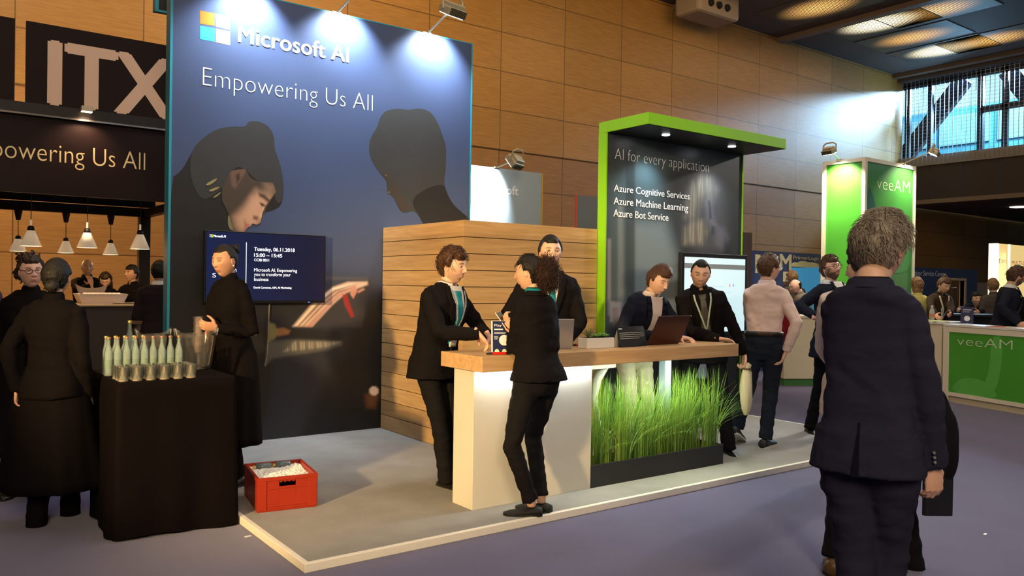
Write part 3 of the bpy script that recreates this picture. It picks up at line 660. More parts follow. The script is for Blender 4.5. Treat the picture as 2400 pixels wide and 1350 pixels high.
# monitor standing before this wall
o = empty('monitor', (5.2, 1.62, HP), 'black framed monitor with pale web page behind the man with tied-back hair', 'screen')
my = 1.645
part('frame', Geo().box(4.665, my, .98, 5.725, my+.05, 1.845), bz, o, bevel=.004)
part('display', Geo().add([(4.705, my-.001, 1.02), (5.685, my-.001, 1.02), (5.685, my-.001, 1.80), (4.705, my-.001, 1.80)], [(0, 1, 2, 3)]), mat('page_white', (.4, .45, .45), .3, var=0, emit=(.56, .80, .86), estr=.8), o)
part('page_header', Geo().box(4.705, my-.003, 1.685, 5.685, my-.002, 1.735), mat('page_grey', (.1, .1, .1), .4, var=0, emit=(.12, .13, .12), estr=1), o)
for k in range(3): part('page_line', Geo().box(5.12, my-.003, 1.50-k*.06, 5.12+(.2, .34, .25)[k], my-.002, 1.503-k*.06), mat('page_text', (.2, .3, .35), .4, var=0, emit=(.25, .42, .5), estr=1), o)
for k, c in enumerate(((.8, .15, .15), (.15, .25, .75))): part('page_icon', Geo().box(5.42+k*.06, my-.003, 1.50, 5.435+k*.06, my-.002, 1.53), mat('page_icon_%d' % k, c, .4, var=0, emit=c, estr=.8), o)
part('stand', Geo().box(5.16, my+.02, HP, 5.24, my+.06, 1.0).box(4.9, my-.1, HP, 5.5, my+.07, HP+.02), bz, o)

# ================================================================== INFO COUNTER
CX0, CX1, CY0, CY1, CT, CB = 1.214, 3.714, .19, .677, 1.042, .944
BX0, BX1, BY0, BY1 = 1.26, 2.274, .346, .581
o = counter = empty('info_counter', (2.4, .43, HP), 'long oak topped counter with glowing white front panel', 'counter')
part('worktop', Geo().box(CX0, CY0, CB, CX1, CY1, CT), oakt, o, bevel=.003)
wl = mat('white_laminate', (.60, .57, .49), .45, var=.02)
part('base', Geo().box(BX0, BY0, HP, BX1, BY1, CB-.001), wl, o, bevel=.002)
part('leg', Geo().box(3.20, .50, HP, 3.27, .57, CB-.001), mat('leg_led_tint', (.24, .33, .40), .4, var=.02), o, bevel=.003)  # steel leg, bluish LED reflection put into its colour
strip = mat('led_strip', (1, 1, 1), emit=(.86, .95, 1.0), estr=14)
part('led_strip', Geo().box(BX0+.02, BY0-.035, CB-.012, BX1-.02, BY0-.02, CB-.002), strip, o)
part('led_strip', Geo().box(BX1+.05, .30, CB-.012, CX1-.15, .315, CB-.002), strip, o)
area('led_strip_light', ((BX0+BX1)/2, BY0-.035, CB-.02), ((BX0+BX1)/2, BY0+.01, 0), 1.0, 3.6, (.84, .95, 1.0), .03)
area('led_strip_light', (3.0, .34, CB-.02), (3.0, .45, 0), 1.3, 13, (.90, 1.0, .70), .04)
# planter with grass
o = empty('grass_planter', (3.0, .43, HP), 'long black planter trough with tall bright green grass', 'planter')
pm = mat('planter_black', (.022, .022, .026), .55, var=.04)
PX0, PX1, PY0, PY1, PZ = BX1+.003, 3.737, BY0, .60, .205
part('trough', Geo().box(PX0, PY0, HP, PX1, PY0+.015, PZ).box(PX0, PY1-.015, HP, PX1, PY1, PZ).box(PX0, PY0+.015, HP, PX0+.015, PY1-.015, PZ).box(PX1-.015, PY0+.015, HP, PX1, PY1-.015, PZ).box(PX0+.015, PY0+.015, HP, PX1-.015, PY1-.015, HP+.02), pm, o)
part('soil', Geo().box(PX0+.015, PY0+.015, HP+.02, PX1-.015, PY1-.015, PZ-.03), mat('soil_dark', (.03, .018, .01), .95, bump=.8, bscale=120), o)
rg = random.Random(3)
V_, F_, C_ = [], [], []
def blade(x, y, z, h, az, bend, w, col):
    b = len(V_); n = 6
    for i in range(n+1):
        t = i/n; r_ = bend*h*t*t; zz = z+h*(t-.35*bend*t*t)
        cx, cy = x+math.cos(az)*r_, y+math.sin(az)*r_; ww = w*(1-t)**.7*.5
        px_, py_ = -math.sin(az+.6)*ww, math.cos(az+.6)*ww
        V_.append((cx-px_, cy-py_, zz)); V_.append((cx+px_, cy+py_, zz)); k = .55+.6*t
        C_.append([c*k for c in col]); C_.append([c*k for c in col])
    for i in range(n): F_.append((b+2*i, b+2*i+1, b+2*i+3, b+2*i+2))
clumps = [(PX0+.05+(PX1-PX0-.1)*((i+.5)/11)+rg.uniform(-.03, .03), .45+rg.uniform(-.05, .05)) for i in range(11)]
for ci, (cx, cy) in enumerate(clumps):
    for i in range(165):
        a = rg.uniform(0, 6.28); r_ = .065*math.sqrt(rg.random())
        h = rg.gauss(.55, .10)
        if abs(ci-5.6) < .8: h *= .9
        h = min(h, .70)
        al = a if rg.random() < .7 else rg.uniform(0, 6.28)
        bend = abs(rg.gauss(.10, .14)); 
        if rg.random() < .045: bend = rg.uniform(.6, 1.05)
        g_ = rg.uniform(.7, 1.25); y_ = rg.uniform(.75, 1.35)
        bx = min(max(cx+r_*math.cos(a), PX0+.02), PX1-.02); by = min(max(cy+r_*math.sin(a), PY0+.02), PY1-.02)
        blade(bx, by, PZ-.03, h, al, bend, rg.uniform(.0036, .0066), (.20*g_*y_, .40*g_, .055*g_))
for (px, h, az, bd) in ((3.55, .62, -.5, 1.0), (3.62, .6, -.2, 1.05), (3.6, .66, .1, .9), (3.3, .6, -1.6, 1.0), (2.9, .45, -1.4, 1.1), (2.4, .4, -.9, 1.1), (3.66, .7, -.3, .8)):
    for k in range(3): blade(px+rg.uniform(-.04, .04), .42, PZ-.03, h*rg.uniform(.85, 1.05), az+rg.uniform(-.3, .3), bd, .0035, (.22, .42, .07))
gmat = bpy.data.materials.new('grass_blades'); gmat.use_nodes = True; b = gmat.node_tree.nodes['Principled BSDF']
an = gmat.node_tree.nodes.new('ShaderNodeAttribute'); an.attribute_name = 'tint'; gmat.node_tree.links.new(an.outputs['Color'], b.inputs['Base Color']); b.inputs['Roughness'].default_value = .5
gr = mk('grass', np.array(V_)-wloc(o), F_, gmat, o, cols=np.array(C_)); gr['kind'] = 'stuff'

# ---------------------------------------------------------------- things on the counter
blk = mat('black_plastic', (.010, .010, .011), .35, var=0)
red = mat('red_plastic', (.55, .012, .010), .35, var=.02)
def pen(p, az, label, group='red badge pens on the counter'):
    o = empty('red_pen', (p[0], p[1], CT), label, 'pen', group)
    d = np.array([math.cos(az), math.sin(az), 0])
    mk('barrel', *tube([-d*.045+[0, 0, .009], d*.045+[0, 0, .009]], .009, 10), red, o, smooth=False)
    mk('cap', *tube([d*.045+[0, 0, .009], d*.08+[0, 0, .009]], .0085, 10), blk, o)
    mk('clip', *tube([-d*.045+[0, 0, .009], -d*.085+[0, 0, .008]], [.008, .005], 10), blk, o)
# brochure stand with a blue leaflet
q = on_z(1152, 829, CT); nv = np.array([.42, -.907, 0]); 
o = empty('leaflet_stand', (q[0]+.06, q[1]+.05, CT), 'clear stand with dark blue leaflet in front of the woman with curly hair', 'leaflet stand')
uu = np.array([.94, -.34, 0]); uu /= np.linalg.norm(uu); vv = np.array([.06, .12, .99]); vv /= np.linalg.norm(vv); nn = np.cross(uu, vv)
c0 = np.array([q[0], q[1], CT+.002])-wloc(o)
def leaf_panel(nm, x0, y0, x1, y1, lift, m, par=o, o0=c0):
    P = lambda x, y: o0+uu*x+vv*y+nn*lift
    return mk(nm, [P(x0, y0), P(x1, y0), P(x1, y1), P(x0, y1), P(x0, y0)-nn*.002, P(x1, y0)-nn*.002, P(x1, y1)-nn*.002, P(x0, y1)-nn*.002], [(0, 1, 2, 3), (7, 6, 5, 4), (4, 5, 1, 0), (5, 6, 2, 1), (6, 7, 3, 2), (7, 4, 0, 3)], m, par)
acr = mat('white_edge', (.85, .85, .85), .3, var=0)
leaf_panel('holder', 0, 0, .15, .212, 0, acr); 
mk('foot', [c0+uu*.0, c0+uu*.15, c0+uu*.15-nn*.10, c0-nn*.10, c0+vv*.004, c0+uu*.15+vv*.004, c0+uu*.15-nn*.10+vv*.004, c0-nn*.10+vv*.004], [(3, 2, 1, 0), (4, 5, 6, 7), (0, 1, 5, 4), (1, 2, 6, 5), (2, 3, 7, 6), (3, 0, 4, 7)], acr, o)
lf = leaf_panel('leaflet', .008, .002, .15, .210, .003, mat('leaflet_blue', (.012, .018, .075), .4, var=0))
tw = mat('print_white', (.75, .75, .78), .5, var=0)
text('leaflet_lettering', 'Play F', tw, c0+uu*.018+vv*.175+nn*.003, uu, vv, .075, .016, None, lift=.001).parent = o
for k, (y, l) in enumerate(((.152, .06), (.135, .08), (.128, .075), (.108, .025), (.100, .028), (.092, .022))):
    leaf_panel('printed_line', .018, y, .018+l, y+(.008 if k == 0 else .003), .0045, tw)
cc = c0+uu*.085+vv*.085+nn*.0045
mk('printed_disc', *prism([(.035*math.cos(a*.26), .035*math.sin(a*.26)) for a in range(24)], uu, vv, nn, cc, .001), tw, o)
for x in (.035, .085): mk('printed_badge', *prism([(.016*math.cos(a*.196), .022*math.sin(a*.196)) for a in range(17)], uu, vv, nn, c0+uu*x+vv*.006+nn*.0045, .001), mat('badge_cream', (.75, .72, .5), .5, var=0), o)
q = on_z(1168, 830, CT); pen(q+[-.02, -.035, 0], -.35, 'red pen lying at the near edge of the counter in front of the leaflet stand')
q = on_z(1362, 811, CT); pen(q, -.25, 'red pen lying left of the white succulent pot')
q = on_z(1190, 827, CT)
thing('black_badge', Geo().obox((q[0]+.02, q[1]-.01, CT+.006), (.05, -.02, 0), (.012, .03, 0), (0, 0, .006)), blk, 'flat black badge lying beside the leaflet stand', 'badge')
# white trough with succulents
q = on_z(1376, 818, CT); q2 = on_z(1441, 815, CT)
o = empty('succulent_pot', ((q[0]+q2[0])/2, q[1]+.05, CT), 'white rectangular pot with small succulents on the counter', 'potted plant')
W_ = (q2[0]-q[0])/2
mk('pot', *(lambda G: (G.v, G.f))(Geo().box(-W_, -.05, 0, W_, .05, .075)), mat('pot_white', (.80, .77, .70), .4, var=.02), o, bevel=.004)
mk('soil', *(lambda G: (G.v, G.f))(Geo().box(-W_+.008, -.042, .06, W_-.008, .042, .0765)), MATS['soil_dark'], o)
def rosette(cx, cy, z, r, n, m, nm):
    g = Geo()
    for L_, (rr, tl, k) in enumerate(((1, .35, n), (.75, .75, n-2), (.45, 1.15, n-3))):
        for i in range(k):
            a = 6.283*i/k+L_*.4; d = np.array([math.cos(a)*math.cos(tl), math.sin(a)*math.cos(tl), math.sin(tl)])
            p = np.array([cx, cy, z]); g.tube([p, p+d*r*rr*.45, p+d*r*rr*.8, p+d*r*rr], [(.003, .003), (.010*r/.05, .005), (.008*r/.05, .004), .0008], 6)
    g.mk(nm, m, o, smooth=True)
rosette(.055, 0, .076, .06, 9, mat('succulent_green', (.16, .34, .08), .45, var=.15), 'succulent')
rosette(-.0, .01, .076, .045, 8, MATS['succulent_green'], 'succulent')
g = Geo()
for i in range(46):
    a = rg.uniform(0, 6.28); tl = rg.uniform(.5, 1.4); d = np.array([math.cos(a)*math.cos(tl), math.sin(a)*math.cos(tl), math.sin(tl)]); l = rg.uniform(.05, .09)
    g.tube([(-.075, 0, .076), np.array([-.075, 0, .076])+d*l], [.0025, .0006], 4)
g.mk('spiky_plant', mat('plant_olive', (.16, .17, .05), .6, var=.2), o)
# black notice card
q = on_z(1454, 815, CT); q2 = on_z(1516, 811, CT); w = np.linalg.norm(q2-q)
o = empty('notice_card', tuple(q), 'small black tent card with white printed lines on the counter', 'card')
ud = (q2-q)/w; vd = np.array([-.25*ud[1], .25*ud[0], .968]); nd = np.cross(ud, vd)
def card(nm, x0, y0, x1, y1, lift, m, th=.0012):
    v, f = prism([(x0, y0), (x1, y0), (x1, y1), (x0, y1)], ud, vd, nd, nd*lift, th); return mk(nm, v, f, m, o)
card('face', 0, 0, w, .155, 0, blk, .003)
vb = np.array([.25*ud[1], -.25*ud[0], .968])
v, f = prism([(0, 0), (w, 0), (w, .157), (0, .157)], ud, np.array([.3*ud[1], -.3*ud[0], .95]), nd, -nd*.086, .002); mk('back', v, f, mat('card_white', (.7, .68, .62), .5, var=0), o)
card('printed_line', .012, .135, .05, .142, .003, tw)
for k, l in enumerate((.95, 1, 1, .8)): card('printed_line', .012, .105-k*.014, .012+(w-.03)*l, .108-k*.014, .003, mat('print_grey', (.4, .4, .4), .5, var=0))
# laptops
def laptop(p, az, label, col, lid=112, w=.34, d=.235, cat='laptop'):
    o = empty('laptop', (p[0], p[1], CT), label, cat, rotz=az)
    m = mat('laptop_'+str(col[0]), col, .3, metal=.4, var=.03)
    mk('keyboard_base', *(lambda G: (G.v, G.f))(Geo().box(-w/2, -d, .002, w/2, 0, .016)), m, o, bevel=.003)
    mk('keys', *(lambda G: (G.v, G.f))(sum_keys(w, d)), blk, o)
    a = R(lid); dv = np.array([0, -math.cos(a), math.sin(a)]); n = np.array([0, -math.sin(a), -math.cos(a)])
    c = np.array([0, .004, .014])+dv*d/2
    mk('lid', *(lambda G: (G.v, G.f))(Geo().obox(c-n*.004, (w/2, 0, 0), dv*d/2, n*.004)), m, o, bevel=.003)
    mk('screen', *(lambda G: (G.v, G.f))(Geo().obox(c+n*.0006, (w/2-.01, 0, 0), dv*(d/2-.012), n*.0005)), mat('laptop_screen', (.3, .3, .3), .3, var=0, emit=(.55, .65, .75), estr=.5), o)
    return o
def sum_keys(w, d):
    g = Geo()
    for r_ in range(5):
        for c in range(13): g.box(-w/2+.02+c*(w-.04)/13, -d*.42+r_*.019-.02, .016, -w/2+.02+(c+.85)*(w-.04)/13, -d*.42+r_*.019-.004, .018)
    return g
q = on_z(1600, 808, CT)
laptop((3.06, .40, 0), R(180), 'dark maroon laptop open in front of the man in a navy blazer', (.050, .016, .014), 118, .36, .245)
laptop((2.005, .48, 0), R(150), 'silver laptop open behind the woman with curly hair', (.42, .40, .40), 105, .30, .21)

# white designer bar stool behind the counter
o = empty('bar_stool', (2.70, .86, HP), 'white moulded bar stool with footrest behind the counter', 'stool')
sm = mat('stool_white', (.74, .72, .66), .35, var=.02)
sx, sy = 2.70, .86
seat = [( -.20, -.16), (.20, -.16), (.22, .0), (.19, .16), (-.19, .16), (-.22, 0)]
v, f = prism(smoothpoly(seat, 2), (1, 0, 0), (0, 1, 0), (0, 0, 1), (sx, sy, .845), .03)
G_s = Geo(); G_s.add(v, f); part('seat', G_s, sm, o, smooth=False)
for s in (-1, 1):
    part('leg', Geo().tube([(sx+s*.15, sy-.02, .85), (sx+s*.07, sy-.03, .74), (sx+s*.045, sy-.03, .60), (sx+s*.07, sy-.05, .40), (sx+s*.17, sy-.12, HP+.012)], [(.055, .03), (.040, .026), (.026, .022), (.026, .022), (.022, .022)], 10), sm, o, smooth=True)
part('leg', Geo().tube([(sx, sy+.12, .85), (sx, sy+.10, .6), (sx, sy+.20, HP+.012)], [(.04, .03), (.024, .022), (.022, .022)], 10), sm, o, smooth=True)
part('footrest', Geo().tube([(sx-.085, sy-.055, .36), (sx-.09, sy-.16, .34), (sx+.0, sy-.19, .34), (sx+.09, sy-.16, .34), (sx+.085, sy-.055, .36)], [(.018, .014)]*5, 8), sm, o, smooth=True)

# ================================================================== DRINKS TABLE
TX0, TX1, TY0, TY1, TZ = -.70, -.02, 1.03, 1.86, .90
o = empty('drinks_table', (-.36, 1.45, 0), 'tall table under a floor-length black cloth', 'table')
part('tabletop', Geo().box(TX0+.03, TY0+.03, TZ-.03, TX1-.03, TY1-.03, TZ-.016), mat('table_board', (.25, .18, .1), .6), o)
for x in (TX0+.07, TX1-.07):
    for y in (TY0+.07, TY1-.07): part('leg', Geo().tube([(x, y, .0), (x, y, TZ-.03)], .018, 8), mat('table_steel', (.3, .3, .3), .35, metal=.8), o)
cloth = mat('black_cloth', (.0042, .0026, .0028), .8, var=.12, vscale=3, bump=.15, bscale=300, sheen=.0, spec=.06)
per = []
def corner(cx, cy, a0, r=.035, n=5): return [(cx+r*math.cos(a0+math.pi/2*i/n), cy+r*math.sin(a0+math.pi/2*i/n)) for i in range(n+1)]
r_ = .035
segs = corner(TX1-r_, TY1-r_, 0)+corner(TX0+r_, TY1-r_, math.pi/2)+corner(TX0+r_, TY0+r_, math.pi)+corner(TX1-r_, TY0+r_, 1.5*math.pi)
ring = []
for i in range(len(segs)):
    a, b = np.array(segs[i]), np.array(segs[(i+1) % len(segs)]); n = max(1, int(np.linalg.norm(b-a)/.03))
    for k in range(n): ring.append(a+(b-a)*k/n)
ring = np.array(ring); nR = len(ring); cxy = np.array([(TX0+TX1)/2, (TY0+TY1)/2])
gv, gf = [], []
lv = np.linspace(0, 1, 26)
ang = np.cumsum(np.linalg.norm(np.roll(ring, -1, 0)-ring, axis=1))
for t in lv:
    z = TZ+.004-t*(TZ+.0)
    for i in range(nR):
        d = ring[i]-cxy; d = d/np.linalg.norm(d)
        w_ = t**1.2*(.012*math.sin(ang[i]*15)+.010*math.sin(ang[i]*27+1.3)+.012*math.sin(ang[i]*6.1+.5))+.012*t
        lift = (.010*(1-math.cos(ang[i]*9))*t**6)
        k = 0 if t > .02 else -.012
        p = ring[i]+d*(w_+k); gv.append((p[0], p[1], max(z, .003)+lift+(0 if t > .02 else .003)))
for j in range(len(lv)-1):
    for i in range(nR): gf.append((j*nR+i, (j+1)*nR+i, (j+1)*nR+(i+1) % nR, j*nR+(i+1) % nR))
gf.append(tuple(range(nR)))
G_ = Geo(); G_.add(gv, gf); co = thing('tablecloth', G_, cloth, 'floor-length black cloth draped over the drinks table', 'tablecloth', smooth=False)
for p_ in co.data.polygons: p_.use_smooth = len(p_.vertices) < 5
TT = TZ+.0075
glass = thin_glass('clear_glass', (.96, .97, .94), (.88, .92, .78), .10, .06)
water = thin_glass('bottle_glass', (.94, .98, .96), (.64, .74, .70), .30)
def bottle_mesh():
    g = Geo().lathe([(.002, .001), (.029, .001), (.031, .006), (.031, .150), (.029, .165), (.020, .190), (.0135, .210), (.0125, .245), (.0145, .248), (.0145, .256), (.010, .2565),
                     (.009, .246), (.0095, .212), (.017, .188), (.026, .163), (.028, .150), (.028, .012), (.002, .010)], n=16, cap=False); return g
bx0 = on_z(238, 862, TT); 
bott = None
lab_rows = ['back row', 'front row']
caps = mat('bottle_cap_gold', (.60, .45, .14), .3, metal=.7, var=0)
capr = mat('bottle_cap_copper', (.46, .21, .11), .35, metal=.6, var=0)
def put_bottle(x, y, label, cap, group):
    global bott
    if bott is None:
        o = empty('water_bottle', (x, y, TT), label, 'bottle', group); o.scale = (.78, .78, .9)
        bott = (bottle_mesh().mk('glass_body', water, o, smooth=True), Geo().lathe([(.0155, 0), (.016, .004), (.0155, .012), (.010, .014)], (0, 0, .247), 14).mk('cap', cap, o))
        Geo().lathe([(.0318, .05), (.0318, .11)], n=20, cap=False).mk('paper_label', thin_glass('faint_label', (.9, .95, .9), (.55, .62, .52), .25), o, smooth=True)
        bott = o; return o
    o = bott.copy(); COL.objects.link(o); o.location = (x, y, TT); o['label'] = label; o['group'] = group
    for ch in bott.children:
        c = ch.copy(); COL.objects.link(c); c.parent = o
        if ch.name.startswith('cap'): c.data = ch.data.copy(); c.data.materials[0] = cap
    return o
ordn = ['first', 'second', 'third', 'fourth', 'fifth', 'sixth', 'seventh', 'eighth', 'ninth']
for i in range(9):
    put_bottle(-.672+i*.0505, 1.42+.003*(i % 2), ('leftmost' if i == 0 else ordn[i]+' from the left')+' of the copper-capped water bottles in the nearer bottle row', capr, 'copper-capped water bottles on the black table')
for i in range(5):
    put_bottle(-.668+i*.0525, 1.52, ('leftmost' if i == 0 else ordn[i]+' from the left')+' of the gold-capped water bottles in the farther bottle row', caps, 'gold-capped water bottles on the black table')
tm = None
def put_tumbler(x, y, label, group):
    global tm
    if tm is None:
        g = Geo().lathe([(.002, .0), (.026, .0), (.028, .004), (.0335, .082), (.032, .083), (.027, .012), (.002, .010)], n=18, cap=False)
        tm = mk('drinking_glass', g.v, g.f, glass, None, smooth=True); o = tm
        Geo().lathe([(.002, .0015), (.027, .0015), (.0285, .010), (.002, .011)], n=18).mk('base', thin_glass('glass_base_caustic', (.9, .85, .8), (.85, .66, .52), .45, .08), tm, smooth=True)  # thick bottom; its pinkish haze stands in for the caustic below
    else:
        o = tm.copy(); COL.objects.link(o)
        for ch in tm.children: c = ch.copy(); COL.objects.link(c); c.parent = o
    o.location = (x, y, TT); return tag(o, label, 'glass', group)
rows_n = ['nearest', 'second', 'third']
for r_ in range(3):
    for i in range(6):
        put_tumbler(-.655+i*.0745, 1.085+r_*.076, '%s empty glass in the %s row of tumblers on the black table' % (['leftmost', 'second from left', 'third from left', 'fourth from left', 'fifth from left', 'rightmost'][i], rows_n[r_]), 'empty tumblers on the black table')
# clear ice buckets
def bucket(x, y, label, h=.235, rx=.125, ry=.10):
    o = empty('ice_bucket', (x, y, TT), label, 'bucket', 'clear ice buckets on the black table')
    n = 36; prof = [(.60, .001), (.72, .004), (.78, .03), (.90, h*.55), (1.0, h*.92), (1.03, h), (1.005, h*.995), (.97, h*.9), (.87, h*.55), (.75, .035), (.68, .014), (.01, .012)]
    v = []
    for r_, z in prof:
        for i in range(n):
            a = 2*math.pi*i/n; up = max(0, abs(math.cos(a))**6)*(.045 if z > h*.8 else 0); sc = 1+.10*(abs(math.cos(a))**4)*(z/h)**2
            v.append((rx*r_*sc*math.cos(a), ry*r_*math.sin(a), z+up))
    f = [(j*n+i, j*n+(i+1) % n, (j+1)*n+(i+1) % n, (j+1)*n+i) for j in range(len(prof)-1) for i in range(n)]
    f.append(tuple(range(n-1, -1, -1)))
    mk('shell', v, f, thin_glass('bucket_acrylic', (.97, .95, .93), (.7, .66, .6), .05), o, smooth=True)
    for s in (-1, 1):
        g = Geo().tube([(s*rx*1.0, -.03, h*.95), (s*rx*1.08, -.02, h+.03), (s*rx*1.08, .02, h+.03), (s*rx*1.0, .03, h*.95)], .004, 6)
        g.mk('handle', thin_glass('bucket_rim', (.9, .9, .88), (.8, .8, .75), .3), o, smooth=True)
    return o
bucket(-.125, 1.56, 'clear plastic ice bucket right of the bottles, with a hand above it')
bucket(-.35, 1.74, 'clear plastic ice bucket behind the bottles', .225, .10, .09)
put_bottle(-.495, 1.73, 'tall water bottle standing left of the farther ice bucket', caps, None).scale = (.95, .95, 1.22)

# ================================================================== RED CRATE OF ICE
c0, c1 = on_z(603, 1203, HP), on_z(742, 1187, HP)
ux = (c1-c0); wC = np.linalg.norm(ux); ux /= wC; uy = np.array([-ux[1], ux[0], 0]); dC = .46; hC = .215
o = empty('crate', tuple(c0+ux*wC/2+uy*dC/2), 'red plastic stacking crate filled with ice on the grey platform', 'crate', rotz=math.atan2(ux[1], ux[0]))
rc = mat('crate_red', (.29, .022, .005), .42, var=.04)
a, b2 = wC/2, dC/2
g = Geo()
t = .012
g.box(-a, -b2, .0, a, b2, .012)
hw, z0, z1 = .052, hC-.062, hC-.030
for s in (-1, 1):
    y0, y1 = (s*b2, s*(b2-t)) if s > 0 else (-b2, -b2+t); y0, y1 = min(y0, y1), max(y0, y1)
    g.box(-a, y0, .012, -hw, y1, hC); g.box(hw, y0, .012, a, y1, hC); g.box(-hw, y0, .012, hw, y1, z0); g.box(-hw, y0, z1, hw, y1, hC)
    for k in range(4): g.box(-hw+.026*k+.004, y0, z1-.006, -hw+.026*k+.018, y1, z1)
    g.box(s*a-t if s > 0 else -a, -b2+t, .012, s*a if s > 0 else -a+t, b2-t, hC)
g.box(-a-.006, -b2-.006, hC-.022, a+.006, -b2, hC); g.box(-a-.006, b2, hC-.022, a+.006, b2+.006, hC)
g.box(-a-.006, -b2, hC-.022, -a, b2, hC); g.box(a, -b2, hC-.022, a+.006, b2, hC)
for s in (-1, 1):
    for q in (-1, 1):
        g.box(min(s*a, s*(a+.004)), min(q*b2, q*(b2-.06)), .01, max(s*a, s*(a+.004)), max(q*b2, q*(b2-.06)), hC-.022)
        g.box(min(s*a, s*(a-.055)), min(q*b2, q*(b2+.005)), .01, max(s*a, s*(a-.055)), max(q*b2, q*(b2+.005)), hC-.022)
for q in (-1, 1):
    for z in (.030, hC-.075): g.box(-a+.05, min(q*b2, q*(b2+.004)), z, a-.05, max(q*b2, q*(b2+.004)), z+.006)
    g.box(-a+.05, min(q*b2, q*(b2+.0035)), 0.005, a-.05, max(q*b2, q*(b2+.0035)), .012)
g.mk('box', rc, o, bevel=.002)
ice = mat('crushed_ice', (.80, .76, .70), .35, var=.10, vscale=40, bump=.5, bscale=90, spec=.5)
n = 46; v = []
for j in range(n):
    for i in range(n):
        x, y = -a+.014+(2*a-.028)*i/(n-1), -b2+.014+(2*b2-.028)*j/(n-1)
        z = hC-.026+.016*noise.noise(Vector((x*9, y*9, 1)))+.012*abs(noise.noise(Vector((x*34, y*34, 2))))+.008*noise.noise(Vector((x*70, y*70, 4)))
        e_ = min(i, j, n-1-i, n-1-j)/5; z -= .006*max(0, 1-e_); v.append((x, y, z))
f = [(j*n+i, j*n+i+1, (j+1)*n+i+1, (j+1)*n+i) for j in range(n-1) for i in range(n-1)]
ic = mk('ice', v, f, ice, None, smooth=False, org=(0, 0, 0)); ic.location = o.location; ic.rotation_euler = o.rotation_euler
tag(ic, 'heap of crushed ice filling the red crate', 'ice', kind='stuff')
for k, (x, y, lab) in enumerate(((-.08, .15, 'bottle neck poking out of the ice at the back left of the crate'), (.05, .165, 'bottle with a dark label half buried in the ice, back middle'))):
    bo = empty('buried_bottle', tuple(np.array(o.location)+ux*x+uy*y+[0, 0, hC-.012]), lab, 'bottle', rotz=math.atan2(ux[1], ux[0]))
    mk('glass_body', *tube([(-.05, 0, 0), (.05, 0, .0)], .024, 12), mat('bottle_bluegreen', (.12, .16, .17), .15, var=.1), bo, smooth=True)
    mk('cap', *tube([(-.068, 0, 0), (-.05, 0, 0)], .012, 10), caps, bo)
# scraps on the carpet
for k, (px, py, lab) in enumerate(((581, 1257, 'tiny white paper scrap on the carpet beside the black table'), (2309, 1252, 'tiny white paper scrap on the carpet at lower right'))):
    p = on_z(px, py, .004); thing('paper_scrap', Geo().obox(p, (.018, .004, 0), (-.003, .007, 0), (0, 0, .002)), mat('scrap_white', (.7, .7, .7), .6, var=0), lab, 'paper scrap')

# ================================================================== BAR PAVILION BEHIND THE BLUE WALL
FY, BYK = 6.695, 10.3
bk = mat('bar_black', (.014, .010, .010), .45, var=.04)
ffm = mat('fascia_black', (.017, .0085, .0085), .5, var=.04, spec=.15)
o = empty('bar_pavilion', (-1.5, FY, 0), 'black bar pavilion with fascia lettering and hanging lamps', 'pavilion')
part('fascia', Geo().box(-4.5, FY, 2.45, 1.9, FY+.08, 3.33), ffm, o)
part('top_beam', Geo().box(-4.5, FY-.06, 3.33, 1.9, FY+.10, 3.46), bk, o)
part('beam_highlight', Geo().box(-4.5, FY-.075, 3.32, 1.9, FY-.06, 3.34), mat('beam_chrome', (.25, .22, .20), .25, metal=.8), o)
part('roof', Geo().box(-4.5, FY+.08, 3.0, 1.9, BYK, 3.04), bk, o)
part('rear_beam', Geo().box(-4.5, BYK-.06, 2.50, 1.52, BYK+.06, 2.64), bk, o)
part('rear_fascia', Geo().box(-4.5, BYK+.06, 2.66, 1.6, BYK+.10, 3.0), bk, o)
part('side_beam', Geo().box(1.40, FY+.1, 2.50, 1.52, BYK-.06, 2.62), bk, o)
part('post', Geo().box(1.33, BYK-.07, 0, 1.50, BYK+.07, 2.50), bk, o)
part('post', Geo().box(1.42, FY+.1, 0, 1.56, FY+.24, 2.5), bk, o)
part('post', Geo().box(-4.4, FY+.1, 0, -4.26, FY+.24, 2.5), bk, o)
text_px('fascia_lettering', 'Empowering Us All', mat('cream_vinyl', (.86, .70, .36), .5, var=0), FY, (-97, 360), (-97, 315), (340, 395), o, offset=-.012, lift=.002)
for x0, x1, lab in ((-4.5, -.725, 'black sign board cut off at the left edge above the bar'), (-.616, 1.9, 'black sign board with huge cream letters above the bar')):
    s = empty('sign_board', ((x0+x1)/2, FY+.02, 3.46), lab, 'sign', 'sign boards above the bar')
    part('board', Geo().box(x0, FY, 3.46, x1, FY+.06, 4.39), ffm, s)
    part('strut', Geo().box(x1-.4, FY+.06, 3.462, x1-.36, FY+.3, 3.9), bk, s)
    if x0 > -1: text('sign_lettering', 'ITX', mat('cream_letters', (.85, .58, .43), .5, var=0), (-.405, FY, 3.49), UX, UZ, 1.385, .745, s, offset=0, bold=.035, lift=.003)
p = on_y(203, 258, FY-.12)
o = empty('fascia_lamp', tuple(p), 'small cream spotlight clipped above the bar lettering', 'lamp')
part('housing', Geo().box(p[0]-.06, FY-.17, p[2]-.02, p[0]+.06, FY-.09, p[2]+.04), lampgrey, o, bevel=.006)
part('arm', Geo().box(p[0]-.01, FY-.10, p[2]+.02, p[0]+.01, FY-.06, p[2]+.035), lampgrey, o)
part('glass', Geo().box(p[0]-.055, FY-.165, p[2]-.026, p[0]+.055, FY-.095, p[2]-.021), mat('warm_flood_glass', (1, .8, .5), emit=(1, .75, .4), estr=8), o)
